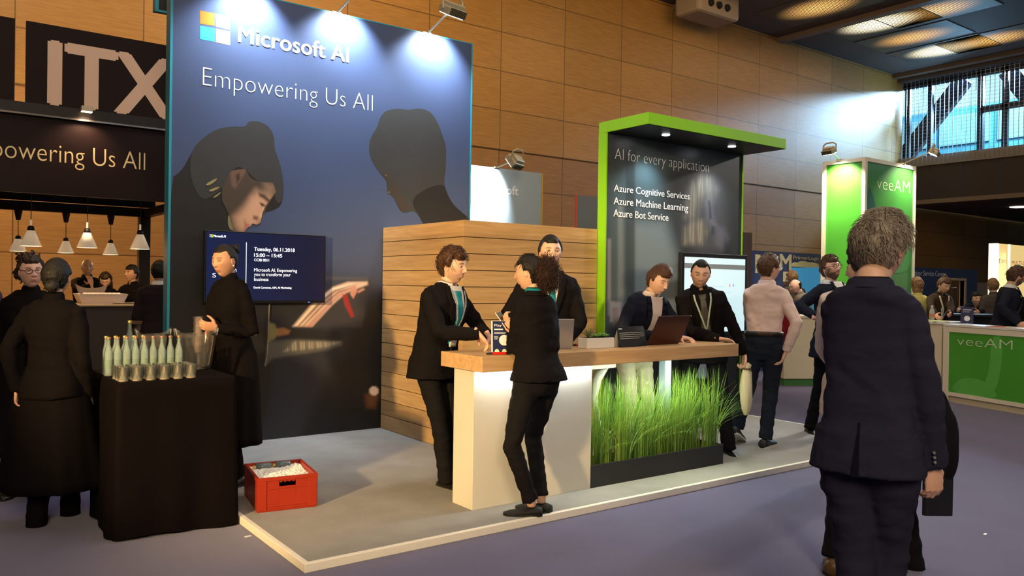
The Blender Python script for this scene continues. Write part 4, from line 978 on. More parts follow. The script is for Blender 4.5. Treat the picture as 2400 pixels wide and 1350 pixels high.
spot('fascia_light', (p[0], FY-.20, p[2]-.05), (p[0]-.05, FY+.05, 2.6), 22, (1, .62, .38), 120, .7, .04)
spot('fascia_light', (-1.4, FY-.20, p[2]-.05), (-1.4, FY+.05, 2.6), 18, (1, .62, .38), 120, .7, .04)
# bar counter
o = empty('bar_counter', (-.9, 7.9, 0), 'long dark bar counter with pale top behind the waitresses', 'counter')
BT = 1.157
part('front', Geo().box(-4.4, 7.66, 0, .80, 8.15, BT-.03), mat('bar_front', (.050, .036, .030), .5, var=.05), o)
part('worktop', Geo().box(-4.45, 7.6, BT-.03, .84, 8.25, BT), mat('bar_top', (.62, .44, .25), .4, var=.04), o, bevel=.004)
spot('bar_top_light', (.1, 7.5, 2.3), (.1, 8.0, 1.1), 18, WARM2, 110, .7, .1)
# rack of cups and trays on the bar
o = empty('cup_tray', (.22, 7.95, BT), 'long white tray stacked with cups on the bar', 'tray')
cupw = mat('cup_white', (.72, .60, .52), .4, var=.03)
xa, xb = on_y(188, 690, 7.9)[0], on_y(284, 690, 7.9)[0]
v = [(xa, 7.75, BT), (xb, 7.75, BT), (xb, 8.1, BT), (xa, 8.1, BT), (xa-.05, 7.70, BT+.13), (xb+.05, 7.70, BT+.13), (xb+.05, 8.15, BT+.13), (xa-.05, 8.15, BT+.13)]
G_ = Geo(); G_.add(v, [(3, 2, 1, 0), (0, 1, 5, 4), (1, 2, 6, 5), (2, 3, 7, 6), (3, 0, 4, 7)]); part('tray', G_, cupw, o)
for i in range(9):
    xx = xa+.05+(xb-xa-.1)*i/8
    part('cup', Geo().lathe([(.022, 0), (.03, .10)], (xx, 7.85, BT+.045), 12), mat('cup_glassy', (.70, .58, .55), .2, var=.05), o, smooth=True)
for i, px in enumerate((282, 296, 308, 320)):
    q = on_y(px, 702, 7.72)
    tag(Geo().lathe([(.03, 0), (.085, .012), (.09, .016)], (q[0], 7.74+.1*(i % 2), BT), 18).mk('saucer', cupw), '%s of the white saucers along the bar edge' % ['leftmost', 'second', 'third', 'rightmost'][i], 'saucer', 'white saucers on the bar')
q = on_y(326, 695, 7.8)
tag(Geo().lathe([(.033, 0), (.04, .10), (.038, .10), (.031, .004)], (q[0], 7.8, BT), 16, cap=False).mk('bar_glass', glass, smooth=True), 'single glass at the right end of the bar', 'glass')
q = on_y(215, 682, 8.15)
o = empty('bowl', (q[0], 8.17, BT), 'clear boat-shaped bowl at the back of the bar', 'bowl')
vv_ = []; nn_ = 24
for r_, z in ((.1, 0), (.4, .04), (.8, .13), (1, .20)):
    for i in range(nn_):
        a_ = 2*math.pi*i/nn_; vv_.append((.20*r_*math.cos(a_), .06*r_*math.sin(a_), z+(.06*abs(math.cos(a_))**3 if r_ == 1 else 0)))
mk('shell', vv_, [(j*nn_+i, j*nn_+(i+1) % nn_, (j+1)*nn_+(i+1) % nn_, (j+1)*nn_+i) for j in range(3) for i in range(nn_)], mat('bowl_grey', (.25, .2, .18), .15, var=.03), o, smooth=True)
# pendant lamps
shade = mat('pendant_white', (.78, .66, .58), .4, var=.02, emit=(1, .72, .42), estr=.26)
def pendant(px, py, d, w, label):
    c = on_y(px, py, 7.75 if d < 11 else BYK)
    o = empty('pendant_lamp', tuple(c), label, 'lamp', 'white cone pendant lamps over the bar')
    prof = [(w*.18, w*.80), (w*.5, 0), (w*.49, .004), (w*.16, w*.78)]
    mk('shade', *(lambda G: (G.v, G.f))(Geo().lathe(prof, n=28, cap=False)), shade, o, smooth=True)
    mk('socket', *(lambda G: (G.v, G.f))(Geo().lathe([(w*.18, w*.78), (w*.14, w*1.0), (.012, w*1.05)], n=16)), bk, o, smooth=True)
    top = (2.97 if d < 11 else 2.5)-c[2]
    mk('cable', *tube([(0, 0, w*1.0), (0, 0, top)], .005, 6), mat('cable_brown', (.12, .08, .05), .6), o)
    if d < 11: mk('sleeve', *tube([(0, 0, w*1.02), (0, 0, w*1.35)], .012, 8), shade, o)
    else: mk('plug', *(lambda G: (G.v, G.f))(Geo().lathe([(.03, top-.15), (.055, top-.02), (.055, top)], n=14)), bk, o)
    mk('bulb', *ellipsoid((0, 0, w*.16), (w*.14, w*.14, w*.14)), mat('bulb_warm', (1, .8, .4), emit=(1, .68, .24), estr=14), o, smooth=True)
    l = bpy.data.lights.new('pendant_light', 'POINT'); l.energy = 11; l.color = (1, .62, .26); l.shadow_soft_size = .04
    lo = bpy.data.objects.new('pendant_light', l); COL.objects.link(lo); lo.location = (c[0], c[1], c[2]+.0)
for px, py, lab in ((72, 577, 'leftmost of the larger white cone pendants over the bar'), (204, 581, 'middle of the larger white cone pendants over the bar'), (328, 584, 'rightmost larger white cone pendant, before the black post')):
    pendant(px, py, 9.9, .245, lab)
for px, py, lab in ((42, 589, 'small white pendant half behind the leftmost large one'), (154, 593, 'small white pendant between the left and middle large ones'), (259, 597, 'small white pendant between the middle and right large ones')):
    pendant(px, py, 12.4, .232, lab)

# ================================================================== SIGNS BETWEEN THE STANDS
def lightbox(name, p0, p1, z0, z1, m, edge, label, cat='sign', post=True, th=.1):
    p0, p1 = np.array(p0), np.array(p1); u = p1-p0; L_ = np.linalg.norm(u); u = u/L_; n = np.array([-u[1], u[0]])
    o = empty(name, ((p0[0]+p1[0])/2, (p0[1]+p1[1])/2, 0), label, cat)
    c = np.array([*(p0+p1)/2+n*th/2, (z0+z1)/2])
    part('board', Geo().obox(c, (*u*L_/2, 0), (*n*th/2, 0), (0, 0, (z1-z0)/2)), m, o)
    e_ = Geo()
    for s in (-1, 1): e_.obox(c+np.array([*u, 0])*s*(L_/2+.008), (*u*.008, 0), (*n*(th/2+.01), 0), (0, 0, (z1-z0)/2))
    part('edge_trim', e_, edge, o)
    if post: part('post', Geo().obox((c[0], c[1], z0/2), (*u*L_*.42, 0), (*n*th*.3, 0), (0, 0, z0/2)), m, o)
    return o, u, n
wsm = mat('sign_pale_grey', (.40, .46, .47), .45, var=.02)
ws, u, n = lightbox('lit_sign', (3.2, 5.5), (5.90, 5.5), 1.2, 3.15, wsm, mat('amber_edge', (.80, .42, .02), .4, var=0), 'pale grey stand sign with yellow edge and floodlight, behind the oak wall')
text_px('lettering', 'Microsoft', white, 5.5, (1114, 448), (1114, 427), (1215, 452), ws, offset=0, bold=.02, lift=.002)
for q in ([(1100, 423), (1107, 424), (1107, 436), (1100, 435)], [(1100, 439), (1107, 440), (1107, 452), (1100, 451)]):
    print_px('emblem_square', q, mat('emblem_lemon', (.85, .72, .12), .4, var=0), 5.5, .002, ws, 0)
b_ = on_y(1164, 392, 5.5); h_ = on_y(1211, 378, 4.95)
floodlight((b_[0], 5.53, 3.15), (h_[0], 5.0, h_[2]), (h_[0]-.25, 5.52, 2.75), 'floodlight on a stem above the pale grey sign', None, 120, COOL, .13)
lightbox('grey_sign', (7.469, 6.5), (9.2, 6.6), .8, 3.03, mat('sign_grey', (.20, .20, .22), .45, var=.02), mat('coral_edge', (.75, .12, .05), .4, var=0), 'grey stand sign with a coral edge, left of the lime canopy wall', th=.02)
lightbox('purple_sign', (7.05, 2.6), (7.75, 3.4), 0.0, 2.2, mat('sign_plum', (.070, .045, .055), .5, var=.03), mat('plum_edge', (.05, .03, .04), .4, var=0), 'narrow dark plum panel just right of the lime canopy wall', post=False)

# ================================================================== GREEN STAND ON THE RIGHT
VX, VY, VYB, VXR, VZ = 10.224, 2.884, 3.624, 11.782, 3.543
gpm = mat('print_green', (.075, .36, .035), .4, var=.08, vscale=.9)
gdk = mat('print_green_deep', (.045, .22, .032), .4, var=.08, vscale=.9)
alu = mat('white_frame', (.80, .74, .58), .4, var=.02)
o = empty('green_tower', ((VX+VXR)/2, 3.25, 0), 'square green display tower with white frame and lettering', 'display tower')
part('core', Geo().box(VX+.03, VY+.03, 0, VXR-.03, VYB-.0, VZ-.03), gpm, o)
g = Geo()
for x, y in ((VX, VY), (VXR-.06, VY), (VX, VYB-.06), (VXR-.06, VYB-.06)): g.box(x, y, 0, x+.06, y+.06, VZ-.06)
part('upright', g, alu, o)
part('top_frame', Geo().box(VX, VY, VZ-.06, VXR, VY+.06, VZ).box(VX, VYB-.06, VZ-.06, VXR, VYB, VZ).box(VX, VY+.06, VZ-.06, VX+.06, VYB-.06, VZ).box(VXR-.06, VY+.06, VZ-.06, VXR, VYB-.06, VZ), alu, o)
part('front_print', Geo().box(VX+.06, VY+.02, .02, VXR-.06, VY+.0295, VZ-.06), gdk, o)
sw = [(2032, 420), (2050, 470), (2066, 560), (2070, 640), (2032, 640)]
print_px('printed_curve', sw, mat('print_teal', (.015, .10, .075), .4, var=.05), VY+.02, .003, o, 2)
print_px('printed_curve', [(2060, 640), (2100, 560), (2140, 520), (2140, 640)], mat('print_green_mid', (.05, .28, .05), .4, var=.05), VY+.02, .004, o, 2)
text_px('lettering', 'veeAM', mat('letters_mint', (.62, .80, .42), .5, var=0), VY+.02, (2055, 442), (2055, 414), (2132, 454), o, offset=-.018, lift=.003, ref='H')
def arc_px(pts, m): pass
floodlight((VX+.02, VY+.45, VZ), (VX-.32, VY+.42, VZ+.10), (VX+.05, VY+.40, VZ-.75), 'floodlight on top of the green tower, left side', 'floodlights on the green tower', 95, (1, .92, .70), .10)
floodlight((VX+1.15, VY+.03, VZ), (VX+1.32, VY-.40, VZ+.16), (VX+1.15, VY+.05, VZ-.75), 'floodlight on top of the green tower, right side', 'floodlights on the green tower', 60, (1, .92, .70), .10)
# counters
cr = mat('counter_cream', (.70, .62, .44), .45, var=.02); ctop = mat('counter_white_top', (.80, .76, .70), .35, var=.02)
skirt = mat('skirt_green', (.06, .20, .05), .6, var=.04)
def counter(name, p0, p1, h, depth, label, panel=None, back=1):
    p0, p1 = np.array(p0), np.array(p1); u = p1-p0; L_ = np.linalg.norm(u); u /= L_; n = np.array([-u[1], u[0]])*back   # n points away from the viewer
    o = empty(name, (*(p0+p1)/2+n*depth/2, 0), label, 'counter')
    c = np.array([*((p0+p1)/2+n*depth/2), h/2])
    U3, N3 = np.array([*u, 0]), np.array([*n, 0])
    part('body', Geo().obox(c+[0, 0, .045], U3*(L_/2-.02), N3*(depth/2-.02), (0, 0, h/2-.065)), cr, o)
    part('plinth', Geo().obox((c[0], c[1], .05), U3*(L_/2-.04), N3*(depth/2-.04), (0, 0, .05)), skirt if panel is None else cr, o)
    part('worktop', Geo().obox((c[0], c[1], h-.012), U3*(L_/2), N3*(depth/2), (0, 0, .014)), ctop, o)
    f0 = np.array([*p0, 0])+N3*.019
    if panel:
        def fr(x0, z0, x1, z1, m, nm, th=.015, lift=0):
            return part(nm, Geo().obox(f0+U3*(x0+x1)/2+[0, 0, (z0+z1)/2]-N3*(th/2+lift), U3*(x1-x0)/2, N3*th/2, (0, 0, (z1-z0)/2)), m, o)
        fr(0, 0.02, .09, h-.03, alu, 'frame'); fr(L_-.09, 0.02, L_, h-.03, alu, 'frame'); fr(.09, h-.10, L_-.09, h-.03, alu, 'frame'); fr(.09, .09, L_-.09, .14, alu, 'frame')
        fr(.09, .14, L_-.09, h-.10, gpm, 'printed_panel', .006)
        pv, pf = prism(smoothpoly([(.55, .14), (.68, .14), (.86, .30), (.92, h-.10), (.74, h-.10), (.72, .45)], 2), U3, UZ, -N3, f0-N3*.006, .002)
        G2 = Geo(); G2.add(pv, pf); part('printed_curve', G2, mat('print_green_light', (.12, .48, .08), .4, var=.04), o)
        pv, pf = prism(smoothpoly([(.12, .14), (.85, .14), (.80, .26), (.60, .36), (.35, .36), (.2, .28)], 2), U3, UZ, -N3, f0-N3*.006, .001)
        G2 = Geo(); G2.add(pv, pf); part('printed_curve', G2, MATS['print_green_light'], o)
        return o, f0-N3*.006, U3, N3
    return o
vco, f0, U3, N3 = counter('lettered_counter', (9.53, 1.34), (8.86, -.62), 1.04, .42, 'white framed counter with green lettered front at right', panel=True)
text('lettering', 'veeAM', mat('letters_pale', (.72, .80, .62), .5, var=0), f0+U3*.22+UZ*.775, U3, UZ, .82, .115, vco, offset=-.018, lift=.003)
counter('long_counter', (9.02, 3.46), (9.74, 3.06), 1.07, .6, 'cream counter with green plinth behind the man in the pink shirt')
counter('side_counter', (9.66, 2.9), (9.56, 1.36), 1.06, .6, 'plain cream counter joining the lettered counter, partly hidden by the grey-haired man')
CH = 1.075
q = on_z(2176, 750, CH)
o = empty('water_bottle', (q[0]+.1, q[1], 1.062), 'clear water bottle on the cream counter at right', 'bottle')
mk('bottle_body', *(lambda G: (G.v, G.f))(Geo().lathe([(.03, 0), (.035, .01), (.035, .12), (.028, .15), (.014, .18), (.014, .20)], n=16)), mat('pet_clear', (.55, .55, .58), .1, var=0, alpha=.6), o, smooth=True)
mk('cap', *(lambda G: (G.v, G.f))(Geo().lathe([(.015, .2), (.015, .215)], n=12)), mat('cap_white', (.7, .7, .7), .4, var=0), o)
mk('label', *(lambda G: (G.v, G.f))(Geo().lathe([(.0355, .05), (.0355, .10)], n=16, cap=False)), mat('label_red', (.5, .2, .15), .5, var=0), o)
for k, (x, y, az, c, lab) in enumerate(((9.78, 1.75, .3, (.42, .62, .08), 'stack of lime green leaflets on the cream counter'), (9.72, 1.50, .8, (.60, .66, .30), 'pale green leaflets spread beside the lime stack'))):
    o = empty('leaflet_stack', (x, y, 1.062), lab, 'leaflets', rotz=az)
    for j in range(3): mk('leaflet', *(lambda G: (G.v, G.f))(Geo().box(-.15+.03*j, -.10, .004*j, .15+.03*j, .10, .004*j+.0035)), mat('leaf_%d' % k, c, .5, var=.04), o)
o = empty('notice_card', (9.72, 1.12, 1.05), 'dark blue card with a pale disc standing on the lettered counter', 'card', rotz=R(-60))
mk('face', *(lambda G: (G.v, G.f))(Geo().box(-.075, 0, 0, .075, .012, .22)), mat('leaflet_blue', (.012, .018, .075), .4), o)
mk('printed_disc', *prism([(.035*math.cos(a*.26), .035*math.sin(a*.26)) for a in range(24)], UX, UZ, NY, (0, 0, .07), .002), tw, o)
mk('printed_line', *(lambda G: (G.v, G.f))(Geo().box(-.05, -.002, .18, .05, 0, .19).box(-.05, -.002, .155, .03, 0, .16)), tw, o)
q = on_z(2330, 766, 1.042)
o = thing('red_flyer', Geo().obox((q[0]+.05, q[1], 1.046), (.05, .10, 0), (.05, -.02, 0), (0, 0, .003)), mat('flyer_red', (.55, .05, .03), .5), 'red flyer lying on the lettered counter', 'flyer')
o = thing('lit_cube', Geo().obox((9.6, -.32, 1.18), (.06, .05, 0), (-.05, .06, 0), (0, 0, .128)), mat('cube_glow', (.9, .8, .5), emit=(1, .78, .34), estr=1.3), 'tall glowing cream display block on the lettered counter', 'display block')

# ================================================================== FAR STANDS
a, b2 = deep(1768, 592, 17), deep(1960, 592, 17)
PYY = 5.0
a = on_y(1768, 592, PYY); b2 = on_y(1990, 592, PYY); zt = on_y(1860, 592, PYY)[2]
o = empty('poster_stand', ((a[0]+b2[0])/2, PYY, 0), 'blue poster stand with cloud edge and white lettering, far behind', 'exhibition stand')
nb_ = mat('poster_navy', (.030, .050, .16), .5, var=.05)
part('wall', Geo().box(a[0], PYY, 0, b2[0], PYY+.1, zt), nb_, o)
SK = mat('poster_sky', (.035, .30, .62), .5, var=.10, vscale=1.2, emit=(.03, .30, .62), estr=.35)
print_px('printed_sky', [(1854, 627), (1990, 627), (1990, 900), (1854, 900)], SK, PYY, .004, o, 0)
print_px('printed_cloud', [(1854, 627), (1854, 618), (1863, 614), (1868, 616), (1875, 612), (1885, 612), (1895, 615), (1905, 615), (1915, 618), (1930, 619), (1990, 622), (1990, 627)], mat('poster_cloud', (.72, .68, .42), .5, var=0), PYY, .006, o, 1)
cw_ = mat('poster_cream', (.66, .58, .42), .5, var=0)
text_px('lettering', 'PrinterLogic', cw_, PYY, (1858, 607), (1858, 599), (1919, 608), o, offset=0, bold=.012, lift=.008)
text_px('lettering', 'M', cw_, PYY, (1826, 633), (1826, 594), (1854, 633), o, offset=0, bold=.03, lift=.008)
text_px('lettering', 'E', cw_, PYY, (1834, 660), (1834, 636), (1854, 660), o, offset=0, bold=.03, lift=.008)
print_px('printed_block', [(1770, 596), (1782, 597), (1782, 640), (1770, 640)], cw_, PYY, .006, o, 0)
print_px('printed_block', [(1836, 650), (1852, 650), (1852, 668), (1836, 668)], mat('poster_rust', (.25, .10, .05), .5), PYY, .005, o, 0)
# dark blue service desk wall with door
EX = np.array([20.25, 7.23]); EX1 = np.array([22.42, 5.60]); u2 = (EX1-EX)/np.linalg.norm(EX1-EX); n2 = np.array([u2[1], -u2[0]])
EY = 6.4
a = on_y(2105, 624, EY); b2 = on_y(2291, 636, EY); zt = a[2]
o = empty('service_wall', ((a[0]+b2[0])/2, EY, 0), 'dark blue service desk wall with a doorway and white lettering', 'exhibition stand')
d0, d1 = on_y(2204, 700, EY)[0], on_y(2259, 700, EY)[0]; dz = on_y(2230, 657, EY)[2]
nvy = mat('service_navy', (.010, .011, .062), .5, var=.05)
part('wall', Geo().box(a[0], EY, 0, d0, EY+.1, zt).box(d1, EY, 0, b2[0], EY+.1, zt).box(d0, EY, dz, d1, EY+.1, zt), nvy, o)
part('door_frame', Geo().box(d0-.06, EY-.03, 0, d0, EY+.13, dz+.06).box(d1, EY-.03, 0, d1+.08, EY+.13, dz+.06).box(d0, EY-.03, dz, d1, EY+.13, dz+.06), mat('door_frame_cream', (.42, .30, .18), .5), o)
part('doorway', Geo().box(d0, EY+.6, 0, d1, EY+.65, dz), mat('doorway_brown', (.14, .085, .05), .6), o)
part('rail', Geo().tube([(d0+.1, EY-.1, 0), (d0+.1, EY-.1, dz-.2), (d0+.6, EY-.1, dz-.2), (d0+.6, EY-.1, 0)], .03, 8), mat('rail_dark', (.03, .03, .03), .4), o)
text_px('lettering', 'Exhibitor Service Center', mat('service_white', (.60, .60, .70), .5, var=0), EY, (2127, 645), (2127, 633), (2215.5, 650.5), o, offset=.0, lift=.006)
part('side_wall', Geo().box(b2[0], EY+.1, 0, b2[0]+2.5, EY+.2, zt-.35), mat('service_tan', (.22, .16, .10), .6), o)
# bright yellow light wall
LY = 2.6; a = on_y(2334, 570, LY); zt = a[2]; BX_ = a[0]
o = empty('light_wall', (BX_+1.2, LY+.05, 0), 'glowing cream light wall with lettering at the right edge', 'exhibition stand')
bm = mat('light_wall_print', (.75, .58, .28), .5, var=.15, vscale=.7, emit=(1, .72, .26), estr=.62)
part('panel', Geo().box(BX_+.08, LY, 0, BX_+2.8, LY+.1, zt), bm, o)
gl = mat('light_wall_edge', (1, .9, .6), .5, var=0, emit=(1, .88, .52), estr=1.5)
part('upright', Geo().box(BX_, LY-.02, 0, BX_+.09, LY+.12, zt), gl, o)
xx = on_y(2367, 600, LY-.02)[0]; part('upright', Geo().box(xx-.03, LY-.015, 0, xx+.03, LY-.002, zt), gl, o)
text_px('lettering', 'bmc', mat('letters_dark', (.05, .03, .03), .5, var=0), LY, (2347, 616), (2347, 606), (2359, 617), o, lift=.005)
rd = mat('letters_red', (.55, .10, .06), .5, var=0)
text_px('lettering', 'MULTI-CLOUD', rd, LY, (2371, 620), (2371, 611), (2424, 623), o, lift=.005)
text_px('lettering', 'SUITE FOR', rd, LY, (2371, 637), (2371, 628), (2412, 639), o, lift=.005)
print_px('emblem', [(2340, 604), (2344, 608), (2342, 613), (2344, 617), (2339, 616), (2341, 611)], rd, LY, .004, o, 0)
l = area('light_wall_light', (BX_+.8, LY-.15, 1.4), (BX_-1, -1, 1.2), 1.2, 60, (1, .78, .40), 1.6)

# ================================================================== PEOPLE
def rotz(a): c, s = math.cos(a), math.sin(a); return np.array([[c, -s, 0], [s, c, 0], [0, 0, 1.]])
def rotx(a): c, s = math.cos(a), math.sin(a); return np.array([[1., 0, 0], [0, c, -s], [0, s, c]])
def roty(a): c, s = math.cos(a), math.sin(a); return np.array([[c, 0, s], [0, 1., 0], [-s, 0, c]])
def nrm(v): v = np.asarray(v, float); return v/(np.linalg.norm(v)+1e-12)
def remesh(g, voxel, smooth=2, factor=.5):
    me = bpy.data.meshes.new('tmp'); me.from_pydata(g.v, [], g.f); me.update()
    o = bpy.data.objects.new('tmp', me); COL.objects.link(o)
    m = o.modifiers.new('r', 'REMESH'); m.mode = 'VOXEL'; m.voxel_size = voxel
    if smooth: s = o.modifiers.new('s', 'SMOOTH'); s.iterations = smooth; s.factor = factor
    dg = bpy.context.evaluated_depsgraph_get(); dg.update()
    m2 = bpy.data.meshes.new_from_object(o.evaluated_get(dg))
    n = len(m2.vertices); v = np.zeros(n*3); m2.vertices.foreach_get('co', v); nr = np.zeros(n*3); m2.vertex_normals.foreach_get('vector', nr)
    f = [tuple(p.vertices) for p in m2.polygons]
    bpy.data.objects.remove(o); bpy.data.meshes.remove(me); bpy.data.meshes.remove(m2)
    return v.reshape(-1, 3), f, nr.reshape(-1, 3)
def fold(v, n, amp, sc, seed=0, aniso=(1, 1, 1.9)):
    """cloth folds: ridged noise along the normals"""
    out = v.copy(); a = np.asarray(aniso)*sc
    for i in range(len(v)):
        p = v[i]*a+seed; q = Vector(p)
        w = noise.noise(q+Vector((noise.noise(q*.5)*1.5, 0, 0))); out[i] += n[i]*amp*(w+.5*(abs(noise.noise(q*2.1))-.3))
    return out
# torso stations of a 1.75 m figure: z, half width, half depth, offset in y
TOR_M = np.array([(.72, .178, .128, -.005), (.80, .180, .132, -.008), (.93, .172, .122, -.008), (1.03, .158, .110, 0), (1.12, .156, .108, .004), (1.25, .172, .120, .010), (1.35, .182, .118, .004), (1.425, .150, .094, -.008), (1.465, .104, .074, -.014), (1.50, .066, .060, -.010), (1.55, .058, .058, -.002)])
TOR_F = np.array([(.72, .180, .135, -.010), (.80, .184, .140, -.014), (.93, .172, .128, -.012), (1.03, .142, .104, 0), (1.12, .134, .100, .006), (1.25, .150, .122, .018), (1.35, .158, .106, .004), (1.425, .128, .084, -.008), (1.465, .096, .066, -.012), (1.50, .056, .052, -.008), (1.55, .050, .050, 0)])
SKIN = {'light': (.70, .43, .30), 'warm': (.62, .36, .235), 'tan': (.50, .27, .165), 'brown': (.27, .13, .075), 'pink': (.70, .41, .31)}

skin_m = bpy.data.materials.new('skin'); skin_m.use_nodes = True
_b = skin_m.node_tree.nodes['Principled BSDF']; _a = skin_m.node_tree.nodes.new('ShaderNodeAttribute'); _a.attribute_name = 'tint'
skin_m.node_tree.links.new(_a.outputs['Color'], _b.inputs['Base Color']); _b.inputs['Roughness'].default_value = .5
_b.inputs['Subsurface Weight'].default_value = .12; _b.inputs['Subsurface Radius'].default_value = (.012, .005, .003)
def cloth_mat(name, col, rough=.85, sheen=.0, bump=.12):
    return mat('cloth_'+name, col, rough, var=.06, vscale=5, bump=bump, bscale=700, sheen=sheen, spec=.07)
def hair_mat(name, col, rough=.5):
    m = mat('hair_'+name, col, rough, var=.28, vscale=38, bump=.5, bscale=150, stretch=(1, 1, .22), spec=.35); return m
shoe_m = mat('shoe_black_leather', (.012, .011, .011), .28, var=.03, coat=.2)

# ---- head: a shaped surface in head space (chin -.115, crown .120, face towards +y)
HU, HV = 84, 64
def head_dirs():
    D = []
    for j in range(HV+1):
        ph = math.pi*j/HV
        for i in range(HU):
            t = 2*math.pi*i/HU; a = t-.42*math.sin(t)          # denser at the face
            D.append((math.sin(ph)*math.sin(a), math.sin(ph)*math.cos(a), math.cos(ph)))
    return np.array(D)
HD = head_dirs()
HF = [(j*HU+i, j*HU+(i+1) % HU, (j+1)*HU+(i+1) % HU, (j+1)*HU+i) for j in range(HV) for i in range(HU)]
def G(x, m, s): return np.exp(-((x-m)/s)**2)
def skull(D):
    p = D*np.array([.0765, .098, .120]); x, y, z = p[:, 0].copy(), p[:, 1].copy(), p[:, 2].copy()
    t = np.clip(-z/.120, 0, 1)
    x *= 1-.30*t**1.6; x *= 1+.04*G(z, .03, .04)
    back = y < 0
    y = np.where(back, y*(1-.52*t**.9), y*(1-.10*t))
    y = np.where(~back, y*(1-.10*np.clip((z-.04)/.08, 0, 1)), y)
    y = y-.004
    return np.stack([x, y, z], 1)
def face_shape(D, fem=False, lid=0.):
    p = skull(D); x, y, z = p[:, 0].copy(), p[:, 1].copy(), p[:, 2].copy()
    fr = np.clip((D[:, 1]-.15)/.35, 0, 1)
    dy = np.zeros(len(x))
    ridge = np.clip((.030-z)/.052, 0, 1)*(z > -.026)
    nose = (.003+.022*ridge**1.25)*np.exp(-(x/(.0085+.004*ridge))**2)*np.where(z > -.018, 1, G(z, -.018, .009))*(z < .05)*np.where(z > .03, G(z, .03, .012), 1)
    dy += nose*(.92 if fem else 1.05)
    for s in (-1, 1):
        dy += .0075*np.exp(-((x-s*.0135)/.0065)**2-((z+.019)/.008)**2)
        dy += -.0135*np.exp(-((x-s*.032)/.0165)**2-((z-.020)/.0125)**2)
        dy += (.0035 if fem else .0060)*np.exp(-((x-s*.030)/.020)**2-((z-.041)/.008)**2)
        dy += .0055*np.exp(-((x-s*.046)/.018)**2-((z+.006)/.020)**2)
    lipw = np.exp(-(x/.021)**4)
    dy += lipw*(.0070*G(z, -.0485, .0055)+.0075*G(z, -.0605, .0060)-.0035*G(z, -.0545, .0022)-.0035*G(z, -.0705, .006))
    dy += .0085*np.exp(-(x/.020)**2)*G(z, -.093, .014)
    dy += .003*np.exp(-(x/.03)**2)*G(z, -.05, .025)
    y += dy*fr
    return np.stack([x, y, z], 1)
def head_color(p, D, sk, fem, brow, beard, lidc):
    c = np.tile(np.array(sk), (len(p), 1)); x, z = p[:, 0], p[:, 2]; fr = (D[:, 1] > .2)
    def blend(w, col):
        nonlocal c
        w = np.clip(w, 0, 1)[:, None]; c = c*(1-w)+np.array(col)*w
    ax = np.abs(x)
    blend(.25*G(ax, .045, .02)*G(z, -.012, .02)*fr, (sk[0]*1.05, sk[1]*.72, sk[2]*.66))
    if beard: 
        bw = np.clip((-.030-z)/.012, 0, 1)*np.clip((D[:, 1]+.15)/.2, 0, 1)*(1-np.exp(-(x/.020)**4)*G(z, -.0545, .010)); bw = np.maximum(bw, G(z, -.037, .006)*np.exp(-(x/.028)**4)*fr*.8)
        bw = np.maximum(bw, G(ax, .068, .012)*np.clip((.02-z)/.02, 0, 1)*np.clip((D[:, 1]+.15)/.2, 0, 1)*.9)
        blend(bw*beard[1], beard[0])
    blend((np.exp(-(x/.0225)**6)*G(z, -.0545, .0105)*fr)*(.85 if fem else .5), (sk[0]*.78, sk[1]*.42, sk[2]*.42))
    blend(np.exp(-(x/.021)**6)*G(z, -.0545, .0016)*fr*.8, (sk[0]*.25, sk[1]*.13, sk[2]*.13))
    blend(np.exp(-((ax-.031)/.0175)**4)*G(z-.0035*(1-((ax-.031)/.02)**2), .0385, .0042 if not fem else .003)*fr*.92, brow)
    blend(.35*np.exp(-((ax-.031)/.018)**2)*G(z, .010, .006)*fr, (sk[0]*.62, sk[1]*.5, sk[2]*.48))
    blend(.75*np.exp(-((ax-.0105)/.0042)**2)*G(z, -.0245, .003)*fr, (sk[0]*.25, sk[1]*.14, sk[2]*.12))
    return c
def make_head(spec):
    fem = spec.get('fem', False); sk = np.array(SKIN[spec.get('skin', 'light')]); lid = spec.get('lid', .25)
    p = face_shape(HD, fem); c = head_color(p, HD, sk, fem, spec.get('brow', (.03, .018, .010)), spec.get('beard'), None)
    V, F, C = list(p), list(HF), list(c)
    def addp(v, f, col):
        b = len(V); V.extend(v); F.extend([tuple(i+b for i in q) for q in f]); C.extend(col)
    for s in (-1, 1):                                        # eyeballs with iris and lids
        ec = np.array([s*.0315, .0700, .0195]); v, f = ellipsoid(ec, (.0132, .0132, .0120), None, 20, 14); v = np.array(v)
        d = (v-ec)/.0125; cc = np.tile(np.array([.62, .56, .52]), (len(v), 1))
        gx = spec.get('gaze', 0.)
        rr = np.sqrt((d[:, 0]-gx)**2+(d[:, 2]+.10)**2)
        cc[(rr < .46) & (d[:, 1] > 0)] = spec.get('iris', (.06, .03, .015)); cc[(rr < .20) & (d[:, 1] > 0)] = (.005, .005, .005)
        up = d[:, 2] > .42-lid*1.25; lo = d[:, 2] < -.52
        cc[up] = sk*.80; cc[lo] = sk*.9
        edge = (d[:, 2] > .34-lid*1.25) & (~up); cc[edge & (d[:, 1] > .2)] = (.02, .012, .01)
        v[up] += (v[up]-ec)*.05
        addp(v, f, cc)
        R_ = rotz(s*R(-18))@rotx(R(8)); v, f = ellipsoid((s*.0745, -.006, .004), (.0085, .019, .031), R_, 14, 10); v = np.array(v)
        v[:, 0] -= s*.006*np.exp(-(((v[:, 1]+.002)/.009)**2+((v[:, 2]-.006)/.014)**2))*(np.sign(v[:, 0]-s*.0745) == s)
        cc = np.tile(sk*np.array([1.0, .86, .82]), (len(v), 1)); addp(v, f, cc)
    return np.array(V), F, np.array(C)

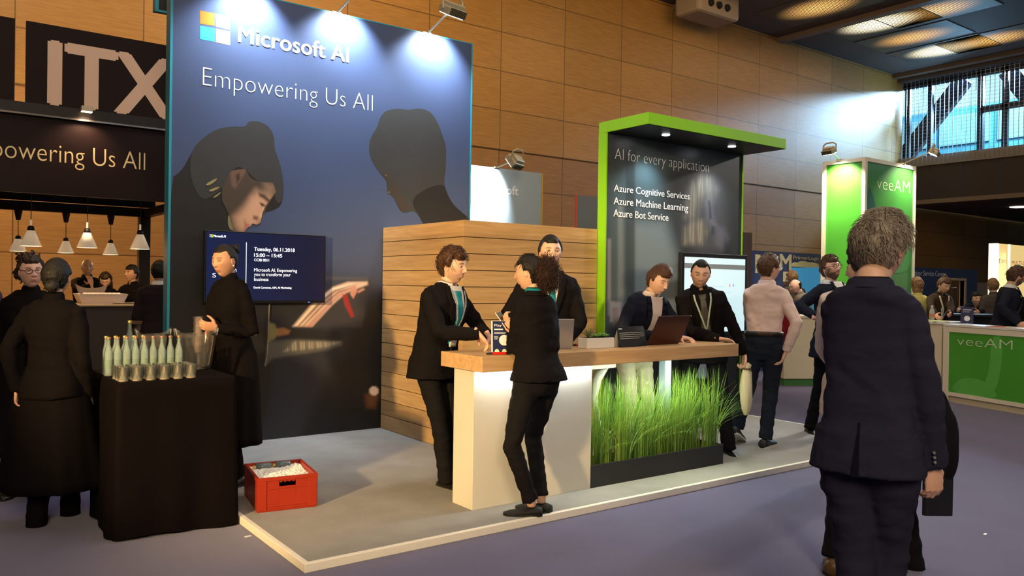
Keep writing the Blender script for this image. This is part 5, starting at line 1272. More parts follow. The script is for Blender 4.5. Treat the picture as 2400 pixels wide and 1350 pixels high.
# ---- hair
def hair_shape(style, th=.012, seed=1, D=None, line=.058, rough=.35, burn=True):
    D = HD if D is None else D
    p = skull(D); n = nrm_rows(p-np.array([0, -.01, 0])); x, y, z = p[:, 0], p[:, 1], p[:, 2]
    front = np.clip((D[:, 1]-.05)/.5, 0, 1); side = np.clip(1-np.abs(D[:, 1]-.02)/.35, 0, 1); back = np.clip(-D[:, 1]/.4, 0, 1)
    # hairline height: forehead, temples, above the ear, nape
    sbz = .004 if burn else .022
    hl = np.where(D[:, 1] > .62, line-.004*np.abs(D[:, 0]), line+.006*np.clip((.62-D[:, 1])/.2, 0, 1))
    tw = np.clip((D[:, 1]-.17)/.13, 0, 1); tw = tw*tw*(3-2*tw); hl = sbz+(hl-sbz)*tw
    hl = np.where((D[:, 1] <= -.04) & (D[:, 1] > -.20), sbz+(.020-sbz)*np.clip((-.04-D[:, 1])/.03, 0, 1), hl)
    hl = np.where(D[:, 1] <= -.20, .020-.090*np.clip((-.20-D[:, 1])/.2, 0, 1), hl)
    if style == 'bald': hl = np.where(D[:, 1] > -.25, .2, -.06); hl = np.where(z > .045, .2, hl)
    m = 1/(1+np.exp(-(z-hl)/.0035))
    if style == 'bald': m = m*(z < .04)
    return p, n, m
def nrm_rows(a): return a/(np.linalg.norm(a, axis=1)[:, None]+1e-12)
def make_hair(style, th=.014, seed=1, line=.066, sweep=(0, 0), locks=0, ragged=.5, flat=0., burn=True, lr=1.):
    g = Geo(); rr = random.Random(seed)
    p, n, m = hair_shape(style, th, seed, line=line, burn=burn)
    D = HD; t = np.full(len(p), th)
    t *= 1+.55*np.clip(D[:, 2], 0, 1)*(1-flat)
    t *= np.where(D[:, 2] < .1, .75, 1)
    t += sweep[1]*np.clip(D[:, 1], 0, 1)**2*np.clip(D[:, 2]-.2, 0, 1)*1.6
    t += sweep[0]*D[:, 0]*np.clip(D[:, 2], 0, 1)
    nz = np.array([noise.noise(Vector((q[0]*60+seed, q[1]*60, q[2]*16)))+.6*noise.noise(Vector((q[0]*130, q[1]*130+seed, q[2]*30))) for q in p])
    r_ = m*(t+nz*th*ragged)-(1-m)*.007
    v = p+n*r_[:, None]
    g.add(v, HF)
    if locks:
        idx = [i for i in range(len(p)) if m[i] > .6 and (p[i][2] > .012 or (p[i][2] > -.03 and D[i][1] < -.3))]
        for _ in range(locks):
            i = rr.choice(idx); b = v[i]-n[i]*.002; tg = np.array([rr.gauss(.1, .4)+(sweep[0]*20)*.5, rr.gauss(-.1+sweep[1]*22, .5), -rr.uniform(.4, 1.1) if D[i][2] < .65 else rr.gauss(0, .3)])
            tg = tg-np.dot(tg, n[i])*n[i]; tg = nrm(tg); l = rr.uniform(.025, .060); rb = np.linalg.norm(b); lift = rr.uniform(.0005, .004)*(1+ragged)
            g.tube([nrm(b+tg*l*t_)*(rb+lift*4*t_*(1-.6*t_)) for t_ in (0, .3, .65, 1)], [.0016*lr, .0024*lr, .0019*lr, .0004*lr], 4)
    return g
def curl_cloud(c, r, n, seed, rad=.008, g=None, axes=(1, 1, 1), cr_=(.008, .016), ln=(.03, .07), lo=.35):
    g = g or Geo(); rr = random.Random(seed); c = np.asarray(c, float)
    for k in range(n):
        d = nrm(np.array([rr.gauss(0, 1), rr.gauss(0, 1), rr.gauss(0, 1)])); q = c+d*np.asarray(axes)*r*rr.uniform(.35, 1.0)
        ax = nrm(np.array([rr.gauss(0, .5), rr.gauss(0, .5), -1.])); u = nrm(np.cross(ax, (1, .3, .2))); w = np.cross(ax, u); cr = rr.uniform(*cr_); L_ = rr.uniform(*ln); ph = rr.uniform(0, 6)
        pts = [q+ax*(L_*(i/9)-L_/2)+cr*(u*math.cos(ph+i*.95)+w*math.sin(ph+i*.95)) for i in range(9)]
        g.tube(pts, [rad*.35]+[rad*.7]*7+[rad*.2], 4)
    return g

# ---- hands: palm, four fingers of unequal length in three joints, opposed thumb
def hand_geo(side, curl=(25, 30, 35, 40), spread=4, thumb=(35, 20), sc=1.):
    """wrist at origin, fingers along +y, palm facing -z; side +1 right (thumb at -x), -1 left"""
    g = Geo(); s = -side
    g.tube([(0, -.05, 0), (0, -.015, 0), (0, .02, 0), (0, .055, -.001), (0, .088, -.002)], [(.0225, .021), (.022, .018), (.033, .0165), (.0405, .0155), (.038, .011)], 14)
    g.ell((s*.022, .032, -.008), (.018, .032, .014))
    for k, (bx, by, L_, r_) in enumerate(((.029, .084, .072, .0088), (.010, .089, .080, .0090), (-.010, .086, .074, .0086), (-.028, .078, .058, .0076))):
        a = R((1.5-k)*spread)*s; d = np.array([math.sin(a), math.cos(a), 0]); p = np.array([s*bx, by, -.001]); pts = [p-d*.012, p]; ang = 0
        cu = curl[k] if hasattr(curl, '__len__') else curl
        for f_, ln in ((.8, .45), (1.0, .31), (.65, .24)):
            ang += R(cu)*f_; p = p+(d*math.cos(ang)+np.array([0, 0, -1])*math.sin(ang))*L_*ln; pts.append(p)
        g.tube(pts, [r_*1.05, r_*1.08, r_, r_*.93, r_*.72], 9); g.ell(pts[-1], (r_*.72,)*3, None, 8, 6)
    a = R(thumb[0]); b = R(thumb[1]); p = np.array([s*.020, .012, -.006]); d = nrm(np.array([s*math.sin(a+.45), math.cos(a+.45), -.35*math.sin(b)-.12]))
    p1 = p+d*.036; d2 = nrm(d+np.array([-s*.35, .35, -math.sin(b)*.6])); p2 = p1+d2*.032; p3 = p2+nrm(d2+np.array([-s*.2, .2, -.2*math.sin(b)]))*.024
    g.tube([p, p1, p2, p3], [.0145, .0118, .0100, .0075], 9); g.ell(p3, (.0075,)*3, None, 8, 6)
    if sc != 1: g.v = [tuple(np.array(q)*sc) for q in g.v]
    return g

class Fig:
    def __init__(F, pos, face, H=1.75, fem=False, lean=0, side=0, twist=0, head=(0, 0, 0), wrists=(None, None), elbows=(None, None), feet=(None, None), footyaw=(8, -8), build=1., skin='light', detail=1., spec=None, handdir=(None, None), palm=(None, None), curl=(28, 28), thumb=((35, 20), (35, 20)), hips=0., hipz=.905, label='', group=None, knee=(None, None), neckfwd=0., headoff=(0, 0, 0)):
        F.s = H/1.75; F.fem = fem; F.T = TOR_F if fem else TOR_M; F.build = build; F.yaw = R(face)-math.pi/2; F.pos = np.asarray(pos, float); F.hips = hips
        F.lean, F.side, F.twist = R(lean), R(side), R(twist); F.det = detail; F.skin = skin
        s = F.s; F.RZ = rotz(F.yaw)
        F.shw = (.140 if fem else .160)*(.4+.6*build)
        F.sh = [F.tor(np.array([k*F.shw, -.012, 1.370])) for k in (1, -1)]
        F.neck = F.tor(np.array([0, -.006, 1.485])); F.base = F.tor(np.array([0, .006+neckfwd, 1.514]))
        hy, hp, hr = (R(a) for a in head); F.HR = rotz(-hy)@rotx(hp)@roty(hr)
        F.hs = s*(1.0 if not fem else .965)
        F.hc = F.base+F.HR@np.array([0, .018, .085])*s+np.asarray(headoff)
        # arms
        F.arm = []
        la, lb = .292*s, .262*s
        for k in (0, 1):
            sg = 1 if k == 0 else -1; S = F.sh[k]; w = wrists[k]
            if w is None: w = S+np.array([sg*.055, .045, -.53])*s
            else: w = F.loc(w)
            d = w-S; L = np.linalg.norm(d)
            if L > (la+lb)*.995: w = S+d/L*(la+lb)*.995; d = w-S; L = np.linalg.norm(d)
            h = np.asarray(elbows[k], float) if elbows[k] is not None else np.array([sg*.45, -1, -.25])
            u = d/L; h = h-np.dot(h, u)*u; h = nrm(h); a = (la*la-lb*lb+L*L)/(2*L); r_ = math.sqrt(max(0, la*la-a*a)); E = S+u*a+h*r_
            F.arm.append((S, E, w))
        F.legs = []
        lt, ls = .425*s, .415*s
        for k in (0, 1):
            sg = 1 if k == 0 else -1; Hp = np.array([sg*.088+hips, 0, hipz])*s; A = feet[k]
            A = np.array([sg*.10+0., .0, .085])*s if A is None else (F.loc((A[0], A[1], F.pos[2]))+np.array([0, 0, A[2] if len(A) > 2 else .085*s]))
            d = A-Hp; L = np.linalg.norm(d)
            if L > (lt+ls)*.998: Hp = A-d/L*(lt+ls)*.998; d = A-Hp; L = np.linalg.norm(d)
            u = d/L; h = np.array([0, 1., 0]) if knee[k] is None else np.asarray(knee[k], float); h = nrm(h-np.dot(h, u)*u); a = (lt*lt-ls*ls+L*L)/(2*L); r_ = math.sqrt(max(0, lt*lt-a*a))
            F.legs.append((Hp, Hp+u*a+h*r_, A))
        F.fy = [R(a) for a in footyaw]
        F.hd, F.pl, F.curl, F.th = handdir, palm, curl, thumb
        F.spec = dict(spec or {}); F.spec.setdefault('fem', fem); F.spec.setdefault('skin', skin)
        F.body(label, group)
    def loc(F, w):                                # world point -> figure space
        return F.RZ.T@(np.asarray(w, float)-F.pos)
    def wor(F, p): return F.RZ@np.asarray(p, float)+F.pos
    def tor(F, p):
        """pose a torso point given in the 1.75 m rest figure"""
        p = np.array(p, float); t = np.clip((p[2]-.90)/.42, 0, 1); t = t*t*(3-2*t) if p[2] < 1.32 else 1.0
        q = p-np.array([0, 0, .93]); q = rotz(F.twist*t)@q; q = roty(F.side*(.25+.75*t))@q if p[2] > .9 else q; q = rotx(-F.lean*(.3+.7*t))@q if p[2] > .9 else rotx(-F.lean*.3*np.clip((p[2]-.7)/.2, 0, 1))@q
        return (q+np.array([F.hips, 0, .93]))*F.s
    def sec(F, z):
        T = F.T; return [np.interp(z, T[:, 0], T[:, i]) for i in (1, 2, 3)]
    def tpt(F, z, ang, infl=0.):
        rx, ry, yo = F.sec(z); b = F.build if z < 1.38 else 1+(F.build-1)*max(0, (1.5-z)/.12)
        rx = rx*(.55+.45*b)+infl; ry = ry*b+infl; s_, c_ = math.sin(ang), math.cos(ang); e = 2/2.4
        return F.tor((math.copysign(abs(s_)**e, s_)*rx, math.copysign(abs(c_)**e, c_)*ry+yo, z))
    def loft(F, g, zs, infl, n=32):
        v = []; k = len(zs)
        for i, z in enumerate(zs):
            f_ = infl[i] if hasattr(infl, '__len__') else infl
            for j in range(n): v.append(F.tpt(z, 2*math.pi*j/n, f_))
        f = [(i*n+(j+1) % n, i*n+j, (i+1)*n+j, (i+1)*n+(j+1) % n) for i in range(k-1) for j in range(n)]
        f += [tuple(range(n)), tuple((k-1)*n+j for j in range(n-1, -1, -1))]
        return g.add(v, f)
    def body(F, label, group):
        s = F.s; g = Geo(); b = F.build
        F.loft(g, [.90, .96, 1.03, 1.12, 1.25, 1.35, 1.42, 1.445], -.032, 24)
        g.tube([F.tor((0, -.012, 1.43)), F.neck, F.base, F.hc+F.HR@np.array([0, -.014, -.03])*s], [.060*s*(1 if not F.fem else .86), .056*s*(1 if not F.fem else .84), .054*s*(1 if not F.fem else .82), .055*s*(1 if not F.fem else .84)], 18)
        for k in (0, 1):
            S, E, W = F.arm[k]; g.tube([F.tor(((1-2*k)*.10, -.01, 1.385)), S, S*.5+E*.5, E, E*.45+W*.55, W*.97+E*.03], [.028*s, .038*s, .034*s, .028*s, .026*s, .021*s], 12)
            Hp, K, A = F.legs[k]; g.tube([Hp+[0, 0, .03], Hp*.5+K*.5, K, K*.6+A*.4, A, A-[0, 0, .03]], [.062*s, .058*s, .044*s, .040*s, .034*s, .032*s], 12)
        v, f, n_ = remesh(g, .014*s if F.det < 1 else .010, 2)
        V, FF = list(v), list(f); sk = np.array(SKIN[F.skin]); C = [sk]*len(V)
        hv, hf, hc = make_head(F.spec); hv = (F.HR@(hv*F.hs).T).T+F.hc
        bb = len(V); V += list(hv); FF += [tuple(i+bb for i in q) for q in hf]; C += list(hc)
        F.hands = []
        for k in (0, 1):
            S, E, W = F.arm[k]; y = nrm(W-E) if F.hd[k] is None else nrm(F.RZ.T@np.asarray(F.hd[k], float))
            pn = np.array([-1. if k == 0 else 1., 0.25, -.15]) if F.pl[k] is None else F.RZ.T@np.asarray(F.pl[k], float)
            z = -nrm(pn-np.dot(pn, y)*y); x = np.cross(y, z); Rm = np.stack([x, y, z], 1)
            hg = hand_geo(1 if k == 0 else -1, F.curl[k], 4, F.th[k], s*(.90 if F.fem else 1.0))
            vv, ff, nn = remesh(hg, .0042 if F.det >= 1 else .007, 1)
            vv = (Rm@vv.T).T+W; bb = len(V); V += list(vv); FF += [tuple(i+bb for i in q) for q in ff]
            cc = np.tile(sk*np.array([1, .93, .9]), (len(vv), 1)); C += list(cc); F.hands.append((W, Rm))
        o = mk('person', V, FF, skin_m, None, smooth=True, cols=np.array(C)); o.location = F.pos; o.rotation_euler = (0, 0, F.yaw)
        F.o = tag(o, label, 'person', group)
    def add(F, name, g, m, smooth=True, **k):
        if isinstance(g, Geo): v, f = g.v, g.f
        else: v, f = g
        return mk(name, v, f, m, F.o, smooth=smooth, **k)
    def headspace(F, g): g.v = [tuple(F.HR@(np.array(q)*F.hs)+F.hc) for q in g.v]; return g
    # ---------- garments
    def sleeves(F, g, r0, r1, r2, cuff=.0):
        s = F.s
        for k in (0, 1):
            S, E, W = F.arm[k]; sg = 1-2*k
            W2 = W+(W-E)/np.linalg.norm(W-E)*cuff
            g.tube([F.tor((sg*.05, -.012, 1.405)), F.tor((sg*F.shw*.55, -.012, 1.396)), S+(0, 0, .002*s), S*.72+E*.28, S*.35+E*.65, E*.97+S*.03, E*.8+W2*.2, E*.35+W2*.65, W2], [.048*s, (r0-.004)*s, (r0-.002)*s, r0*.97*s, (r0*.4+r1*.6)*s, r1*s, r1*.98*s, (r1*.45+r2*.55)*s, r2*s], 16)
    def jacket(F, m, name='jacket', hem=.78, infl=.018, r=(.064, .053, .041), cuff=0., folds=.006, flare=.012, seed=1, vox=.011, top=1.455, neck=.004):
        g = Geo(); zs = [z for z in (hem, .86, .93, 1.03, 1.12, 1.25, 1.35, 1.42, top) if z >= hem]
        inf = [infl+flare*max(0, (.98-z)/.2) for z in zs]; inf[-1] = neck
        F.loft(g, zs, inf, 36); F.sleeves(g, *r, cuff)
        v, f, n = remesh(g, vox if F.det >= 1 else .016, 3)
        if folds: v = fold(v, n, folds, 9, seed)
        return F.add(name, (v, f), m)
    def patch(F, name, m, rows, infl, n=9, thick=.006, cx=None):
        """a strip lying on the chest: rows of (z, x_left, x_right)"""
        v = []; ra = np.array(rows); zz = np.linspace(ra[0, 0], ra[-1, 0], max(len(rows), int((ra[-1, 0]-ra[0, 0])/.018)+2)); zz = np.union1d(zz, ra[:, 0]); rows = [(z, np.interp(z, ra[:, 0], ra[:, 1]), np.interp(z, ra[:, 0], ra[:, 2])) for z in zz]
        for z, xl, xr in rows:
            rx, ry, yo = F.sec(z); rx = rx*(.55+.45*F.build)+infl
            for j in range(n):
                x = xl+(xr-xl)*j/(n-1); q = min(1, abs(x)/rx); a = math.asin(q**1.2); v.append(F.tpt(z, math.copysign(a, x), infl))
        k = len(rows); N = k*n
        f = [(i*n+j, i*n+j+1, (i+1)*n+j+1, (i+1)*n+j) for i in range(k-1) for j in range(n-1)]
        c = F.tor((0, 0, 1.2)); v2 = [np.array(q)-thick*nrm((np.array(q)-c)*np.array([1, 1, .1])) for q in v]
        f += [tuple(i+N for i in reversed(q)) for q in f]
        rim = [j for j in range(n)]+[i*n+n-1 for i in range(1, k)]+[(k-1)*n+j for j in range(n-2, -1, -1)]+[i*n for i in range(k-2, 0, -1)]
        f += [(rim[i], rim[i]+N, rim[(i+1) % len(rim)]+N, rim[(i+1) % len(rim)]) for i in range(len(rim))]
        return F.add(name, (v+v2, f), m)
    def opening(F, shirt_m, jack_m, apex=1.10, wide=.070, infl=.027, lapel=True, button=True):
        """shirt front in the jacket's V with collar and lapels"""
        zt = 1.476
        F.patch('shirt_front', shirt_m, [(apex+(zt-apex)*t, -wide*t**.85-.001, wide*t**.85+.001) for t in np.linspace(0, 1, 9)], infl, 9)
        if lapel:
            for sg in (-1, 1):
                rows = []
                for t in np.linspace(0, 1, 11):
                    z = apex+(zt-apex)*t; xi = wide*t**.85; w = .010+.050*min(1, t*1.5)*(1-.15*t) if t < .72 else .056-.03*(t-.72)/.28
                    if .68 < t < .76: w *= .72
                    rows.append((z, sg*(xi-.003), sg*(xi+w)) if sg > 0 else (z, -(xi+w), -(xi-.003)))
                F.patch('lapel', jack_m, rows, infl+.007, 5, .006)
        if button:
            p = F.tpt(apex-.02, .0, infl+.006); F.add('button', Geo().ell(p, (.009, .004, .009), None, 10, 6), mat('button_dark', (.02, .02, .02), .3, var=0))
    def collar(F, m, h=.040, r=.064, tall=False, name='collar', open_=.5):
        n = 26; v = []; z0 = 1.466
        for i, (dz, rr) in enumerate(((0, r+.012), (h*.6, r+.002), (h, r-.003), (h*.55, r+.012), (-.012, r+.020))):
            for j in range(n):
                a = open_*.5+(2*math.pi-open_)*j/(n-1); fr = 1-.25*math.cos(a)*.5
                p = F.tor((0, -.010+.008*(dz/h if h else 0), z0+dz-(.022*max(0, math.cos(a)) if not tall else 0))); d = np.array([math.sin(a), math.cos(a), 0])
                v.append(p+rotz(F.twist)@d*rr*F.s*(.9 if F.fem else 1))
        f = [(i*n+j, i*n+j+1, (i+1)*n+j+1, (i+1)*n+j) for i in range(4) for j in range(n-1)]
        return F.add(name, (v, f), m)
    def tie(F, m, top=1.445, bot=1.06, w=.036, infl=.035, name='tie'):
        rows = [(z, -ww, ww) for z, ww in ((bot, .004), (bot+.035, w), (bot+.12, w*.92), ((bot+top)/2, w*.78), (top-.07, w*.55), (top-.035, w*.50), (top-.030, w*.66), (top, w*.72))]
        return F.patch(name, m, rows, infl, 7, .008)
    def lanyard(F, m, bot=1.15, infl=.041, badge=True, w=.009):
        for sg in (-1, 1): F.patch('lanyard', m, [(z, sg*x-w, sg*x+w) for z, x in ((bot, .004), (bot+.1, .022), (bot+.2, .044), (1.40, .066), (1.45, .070))], infl, 3, .003)
        if badge: F.patch('badge', mat('badge_white', (.75, .73, .70), .4, var=0), [(bot-.10, -.036, .036), (bot, -.036, .036)], infl+.003, 5, .004)
    def trousers(F, m, r=(.092, .066, .056), name='trousers', folds=.007, seed=4, waist=1.02, vox=.011, hemz=.012, infl=.006):
        g = Geo(); s = F.s
        F.loft(g, [.79, .84, .90, .96, waist], [-.060, -.030, -.006, infl, infl], 28)
        for k in (0, 1):
            Hp, K, A = F.legs[k]; d = nrm(A-K)
            g.tube([Hp+np.array([0, -.005, .05])*s, Hp, Hp*.6+K*.4, K*.9+Hp*.1, K, K*.7+A*.3, K*.2+A*.8, A+d*hemz*s], [.085*s, r[0]*s, (r[0]*.5+r[1]*.5)*s*1.04, r[1]*s, r[1]*.98*s, (r[1]*.5+r[2]*.5)*s, r[2]*s, (r[2]+.003)*s], 18)
        v, f, n = remesh(g, vox if F.det >= 1 else .016, 3)
        if folds: v = fold(v, n, folds, 8, seed, (1, 1, 2.4))
        return F.add(name, (v, f), m)
    def shoes(F, m, sole=None, heel=.0, L=.285, name='shoe', w=.047, low=False, tip=(0, 0)):
        s = F.s
        for k in (0, 1):
            A = F.legs[k][2]; a = -F.fy[k]; Rm = rotz(a)@rotx(R(tip[k])); zf = A[2]-.085*s
            st = [(-.30, .55, .50), (-.28, .80, .85), (-.15, .95, 1.0), (.0, .90, .92), (.2, .92, .72), (.42, 1.06, .58), (.58, 1.0, .48), (.68, .72, .36), (.72, .30, .2)]
            v = []; n = 14
            for t, ww, hh in st:
                for j in range(n):
                    q = 2*math.pi*j/n; cx = math.cos(q); cz = math.sin(q); h = (.088 if not low else .062)*hh
                    zz = h*(.5+.5*cz) if cz > 0 else h*.5*(1+cz*1.0)
                    p = np.array([cx*w*ww*(1 if cz < .3 else 1-.45*(cz-.3)), t*L-.0, max(.006, zz)])*s; v.append(Rm@(p-[0, 0, .085*s])+A)
            f = [(i*n+(j+1) % n, i*n+j, (i+1)*n+j, (i+1)*n+(j+1) % n) for i in range(len(st)-1) for j in range(n)]+[tuple(range(n)), tuple((len(st)-1)*n+j for j in range(n-1, -1, -1))]
            so = F.add(name, (v, f), m)
            out = [(x, y) for x, y in ((-.6, -.29), (-1.0, -.18), (-.92, .05), (-1.0, .30), (-1.08, .45), (-.85, .64), (-.3, .735), (.3, .735), (.85, .64), (1.08, .45), (1.0, .30), (.92, .05), (1.0, -.18), (.6, -.29))]
            pv, pf = prism([(x*w*1.04*s, y*L*1.01*s) for x, y in out], (1, 0, 0), (0, 1, 0), (0, 0, 1), (0, 0, 0), .016*s)
            pv = [Rm@(np.array(q)-[0, 0, .085*s])+A for q in pv]; mk('sole', pv, pf, sole or mat('sole_black', (.008, .008, .008), .6, var=0), so)
    def skirt(F, m, top=1.06, bot=.36, flare=.07, name='apron', seed=9, infl=.02):
        g = Geo(); zs = np.linspace(bot, top, 14); v = []; n = 48; s = F.s
        hx = (F.legs[0][2][:2]+F.legs[1][2][:2])/2
        for z in zs:
            t = (top-z)/(top-bot); rx, ry, yo = F.sec(max(z, .80)); off = hx*t*.6
            for j in range(n):
                a = 2*math.pi*j/n; w = 1+.045*t*math.sin(a*7+seed)+.03*t*math.sin(a*13+2*seed); v.append(np.array([math.sin(a)*(rx+infl+flare*t)*w+off[0]/s, math.cos(a)*(ry+infl+flare*t)*w+yo*(1-t)+off[1]/s, z])*s if z < .9 else F.tpt(z, a, infl))
        f = [(i*n+(j+1) % n, i*n+j, (i+1)*n+j, (i+1)*n+(j+1) % n) for i in range(len(zs)-1) for j in range(n)]+[tuple(range(n)), tuple((len(zs)-1)*n+j for j in range(n-1, -1, -1))]
        return F.add(name, (v, f), m)
    def hair(F, m, style='short', name='hair', bun=None, extra=None, **k):
        g = make_hair(style, **k)
        if bun:
            c, r_ = bun; g.ell(c, (r_, r_*.8, r_), None, 18, 12)
            curl_cloud(c, r_, 26, 5, .006, g)
        if extra: extra(g)
        return F.add(name, F.headspace(g), m)
    def glasses(F, m, name='glasses', full=True):
        g = Geo()
        for sg in (-1, 1):
            c = np.array([sg*.033, .103, .016]); g.tube([c+np.array([.024*math.cos(a), -.004*abs(math.cos(a)), .017*math.sin(a)]) for a in np.linspace(0, 2*math.pi, 19)[:-1]], .0021, 6, closed=True)
            g.tube([(sg*.057, .099, .020), (sg*.074, .05, .022), (sg*.078, -.012, .018), (sg*.076, -.03, .004)], .002, 5)
        g.tube([(-.010, .104, .018), (0, .107, .020), (.010, .104, .018)], .002, 5)
        return F.add(name, F.headspace(g), m)

blk_s = cloth_mat('black_suit', (.0078, .0064, .0072)); blk_w = cloth_mat('black_uniform', (.0058, .0042, .0042)); char_t = cloth_mat('charcoal_trousers', (.010, .009, .010))
navy_s = cloth_mat('navy_suit', (.022, .021, .040)); navy_b = cloth_mat('navy_blazer', (.013, .015, .026)); denim = cloth_mat('dark_denim', (.016, .020, .032))
shirt_w = cloth_mat('white_shirt', (.68, .66, .62), .8); shirt_p = cloth_mat('pink_shirt', (.66, .50, .45), .8); shirt_pale = cloth_mat('pale_pink_shirt', (.70, .58, .54), .8)
teal_c = cloth_mat('teal_silk', (.012, .20, .25), .5); cream_t = cloth_mat('cream_trousers', (.62, .58, .42)); brown_top = cloth_mat('dark_brown_top', (.035, .022, .014)); grey_s = cloth_mat('grey_suit', (.075, .060, .050))
h_dark = hair_mat('near_black', (.009, .0065, .005), .6); h_brown = hair_mat('dark_brown', (.030, .016, .008)); h_chest = hair_mat('chestnut', (.065, .028, .014)); h_mid = hair_mat('mid_brown', (.085, .042, .020)); h_grey = hair_mat('grey', (.26, .215, .165)); h_blond = hair_mat('light_brown', (.22, .12, .055))
gl_m = mat('spectacle_frame', (.012, .012, .014), .3, var=0)
def at_d(px, py, d, z): q = deep(px, py, d); return (q[0], q[1], z)

# -- waitress with a bun behind the drinks table
P = at_d(541, 700, 5.75, HP)
f = Fig(P, 200, 1.735, True, lean=2, head=(-7, -10, 0), wrists=(deep(497, 768, 5.92), deep(506, 768, 5.55)), elbows=((.7, -1, -.3), (-.5, -1, -.3)), skin='tan', curl=(52, 48), palm=((.6, -.3, .2), (-.6, .3, .2)),
        spec=dict(lid=.55, brow=(.012, .008, .006), iris=(.02, .01, .005)), label='person in black with hair in a bun, holding glasses over the clear bucket')
f.jacket(blk_w, 'blouse', hem=.92, infl=.010, r=(.052, .044, .036), folds=.006, flare=0, seed=3, top=1.47); f.collar(blk_w, .050, .052, True, 'stand_collar', .02)
f.skirt(blk_w, 1.05, .30, .05, 'long_apron'); f.trousers(blk_w, (.085, .062, .058)); f.shoes(shoe_m)
f.hair(h_dark, th=.006, line=.076, ragged=.2, burn=False, bun=((0, -.108, .072), .040))
f.add('earring', f.headspace(Geo().ell((-.081, 0, -.030), (.006, .006, .006)).ell((.081, 0, -.030), (.006, .006, .006))), mat('earring_pearl', (.7, .66, .6), .3, var=0))
# stack of tumblers she lowers into the bucket
q = deep(465, 786, 5.68); 
o = empty('glass_stack', tuple(q), 'stack of clear tumblers held by the person with the bun', 'glasses')
cupm = thin_glass('stack_acrylic', (.95, .92, .90), (.78, .66, .60), .16)
for k in range(5): mk('cup', *(lambda G_: (G_.v, G_.f))(Geo().lathe([(.024, -.12+k*.038), (.036, -.02+k*.038), (.034, -.02+k*.038), (.022, -.116+k*.038)], n=18, cap=False)), cupm, o, smooth=True)

# -- waitress seen from behind at the left
P = at_d(126, 700, 4.85, 0)
f = Fig(P, 55, 1.635, True, build=1.12, lean=1, head=(-10, -4, 0), wrists=(None, deep(40, 915, 4.72)), elbows=(None, (-.25, -1, 0)), skin='warm', handdir=(None, (-.02, .05, -1)), feet=(on_z(165, 1205, 0), on_z(85, 1232, 0)), footyaw=(5, -75), curl=(30, 45),
        label='person in long black uniform seen from behind, left of the black table')
f.jacket(blk_w, 'blouse', hem=.84, infl=.016, r=(.060, .052, .040), folds=.007, flare=.01, seed=5, top=1.46); f.collar(blk_w, .045, .054, True, 'stand_collar', .02)
f.skirt(blk_w, 1.04, .24, .12, 'long_apron'); f.trousers(blk_w, (.09, .066, .062)); f.shoes(mat('shoe_dark_brown', (.030, .018, .012), .35, var=.04))
f.hair(h_dark, th=.013, line=.066, ragged=.3, bun=((0, -.085, -.055), .046), locks=0, burn=False)

# -- waitress with glasses facing the camera, behind her
P = at_d(72, 700, 5.6, 0)
f = Fig(P, 255, 1.675, True, build=1.05, head=(-22, -3, 4), skin='pink', label='person with glasses and dark curly hair facing us at far left', spec=dict(lid=.25, brow=(.03, .015, .008)))
f.jacket(blk_w, 'blouse', hem=.84, infl=.014, r=(.058, .050, .040), folds=.006, flare=.01, seed=8, top=1.47); f.collar(blk_w, .045, .052, True, 'stand_collar', .02); f.skirt(blk_w, 1.04, .30, .08, 'long_apron'); f.trousers(blk_w, (.09, .066, .062)); f.shoes(shoe_m)
f.hair(h_brown, th=.014, line=.072, ragged=.8, burn=False, extra=lambda g: (curl_cloud((0, -.04, .10), .075, 90, 3, .009, g, (1, 1, .5)), curl_cloud((-.075, -.03, -.02), .03, 24, 4, .008, g, (.6, 1, 1.6)), curl_cloud((.075, -.03, -.02), .03, 24, 6, .008, g, (.6, 1, 1.6)))); f.glasses(gl_m)

# -- arm of a person cut off by the left edge
P = at_d(-62, 700, 5.9, 0)
f = Fig(P, 300, 1.72, detail=.5, skin='warm', wrists=(None, deep(6, 858, 5.72)), elbows=(None, (-.6, -1, -.2)), label='person in dark purple jacket cut off by the left edge, only its sleeve showing', handdir=(None, CR*.8-UZ*.4), palm=(None, -CF))
f.jacket(cloth_mat('plum_jacket', (.035, .016, .030)), hem=.80); f.trousers(blk_s); f.shoes(shoe_m); f.hair(h_brown)

# -- young man with the teal tie
P = np.array([1.333, .95, HP])
f = Fig(P, 287, 1.725, lean=10, side=-2, head=(-13, -9, 3), wrists=(deep(1122, 783, 5.42), deep(1148, 790, 5.62)), elbows=((1, -.5, -.6), (-1, -.6, -.4)), skin='light', handdir=((.55, -.2, -.62), (.35, -.5, -.75)), palm=((-.5, .2, -.6), (0, .3, -.8)), curl=(38, 34),
        feet=(on_z(1046, 1140, HP), (1.55, 1.02)), footyaw=(10, -14), spec=dict(lid=.32, brow=(.035, .018, .009), beard=((.16, .085, .055), .35)), label='person in black suit with teal tie leaning at the left end of the counter')
f.jacket(blk_s, hem=.80, folds=.008, seed=11); f.trousers(char_t, (.086, .062, .058)); f.shoes(shoe_m); f.opening(shirt_w, blk_s, apex=1.04, wide=.074); f.collar(shirt_w, .040, .060); f.collar(blk_s, .024, .072, name='jacket_collar', open_=1.6)
f.tie(teal_c, bot=1.03, w=.040); f.lanyard(mat('lanyard_white', (.16, .19, .20), .6, var=.8, vscale=70), 1.14, w=.006)
f.hair(h_chest, th=.021, line=.066, sweep=(.03, .014), ragged=.4, locks=420)

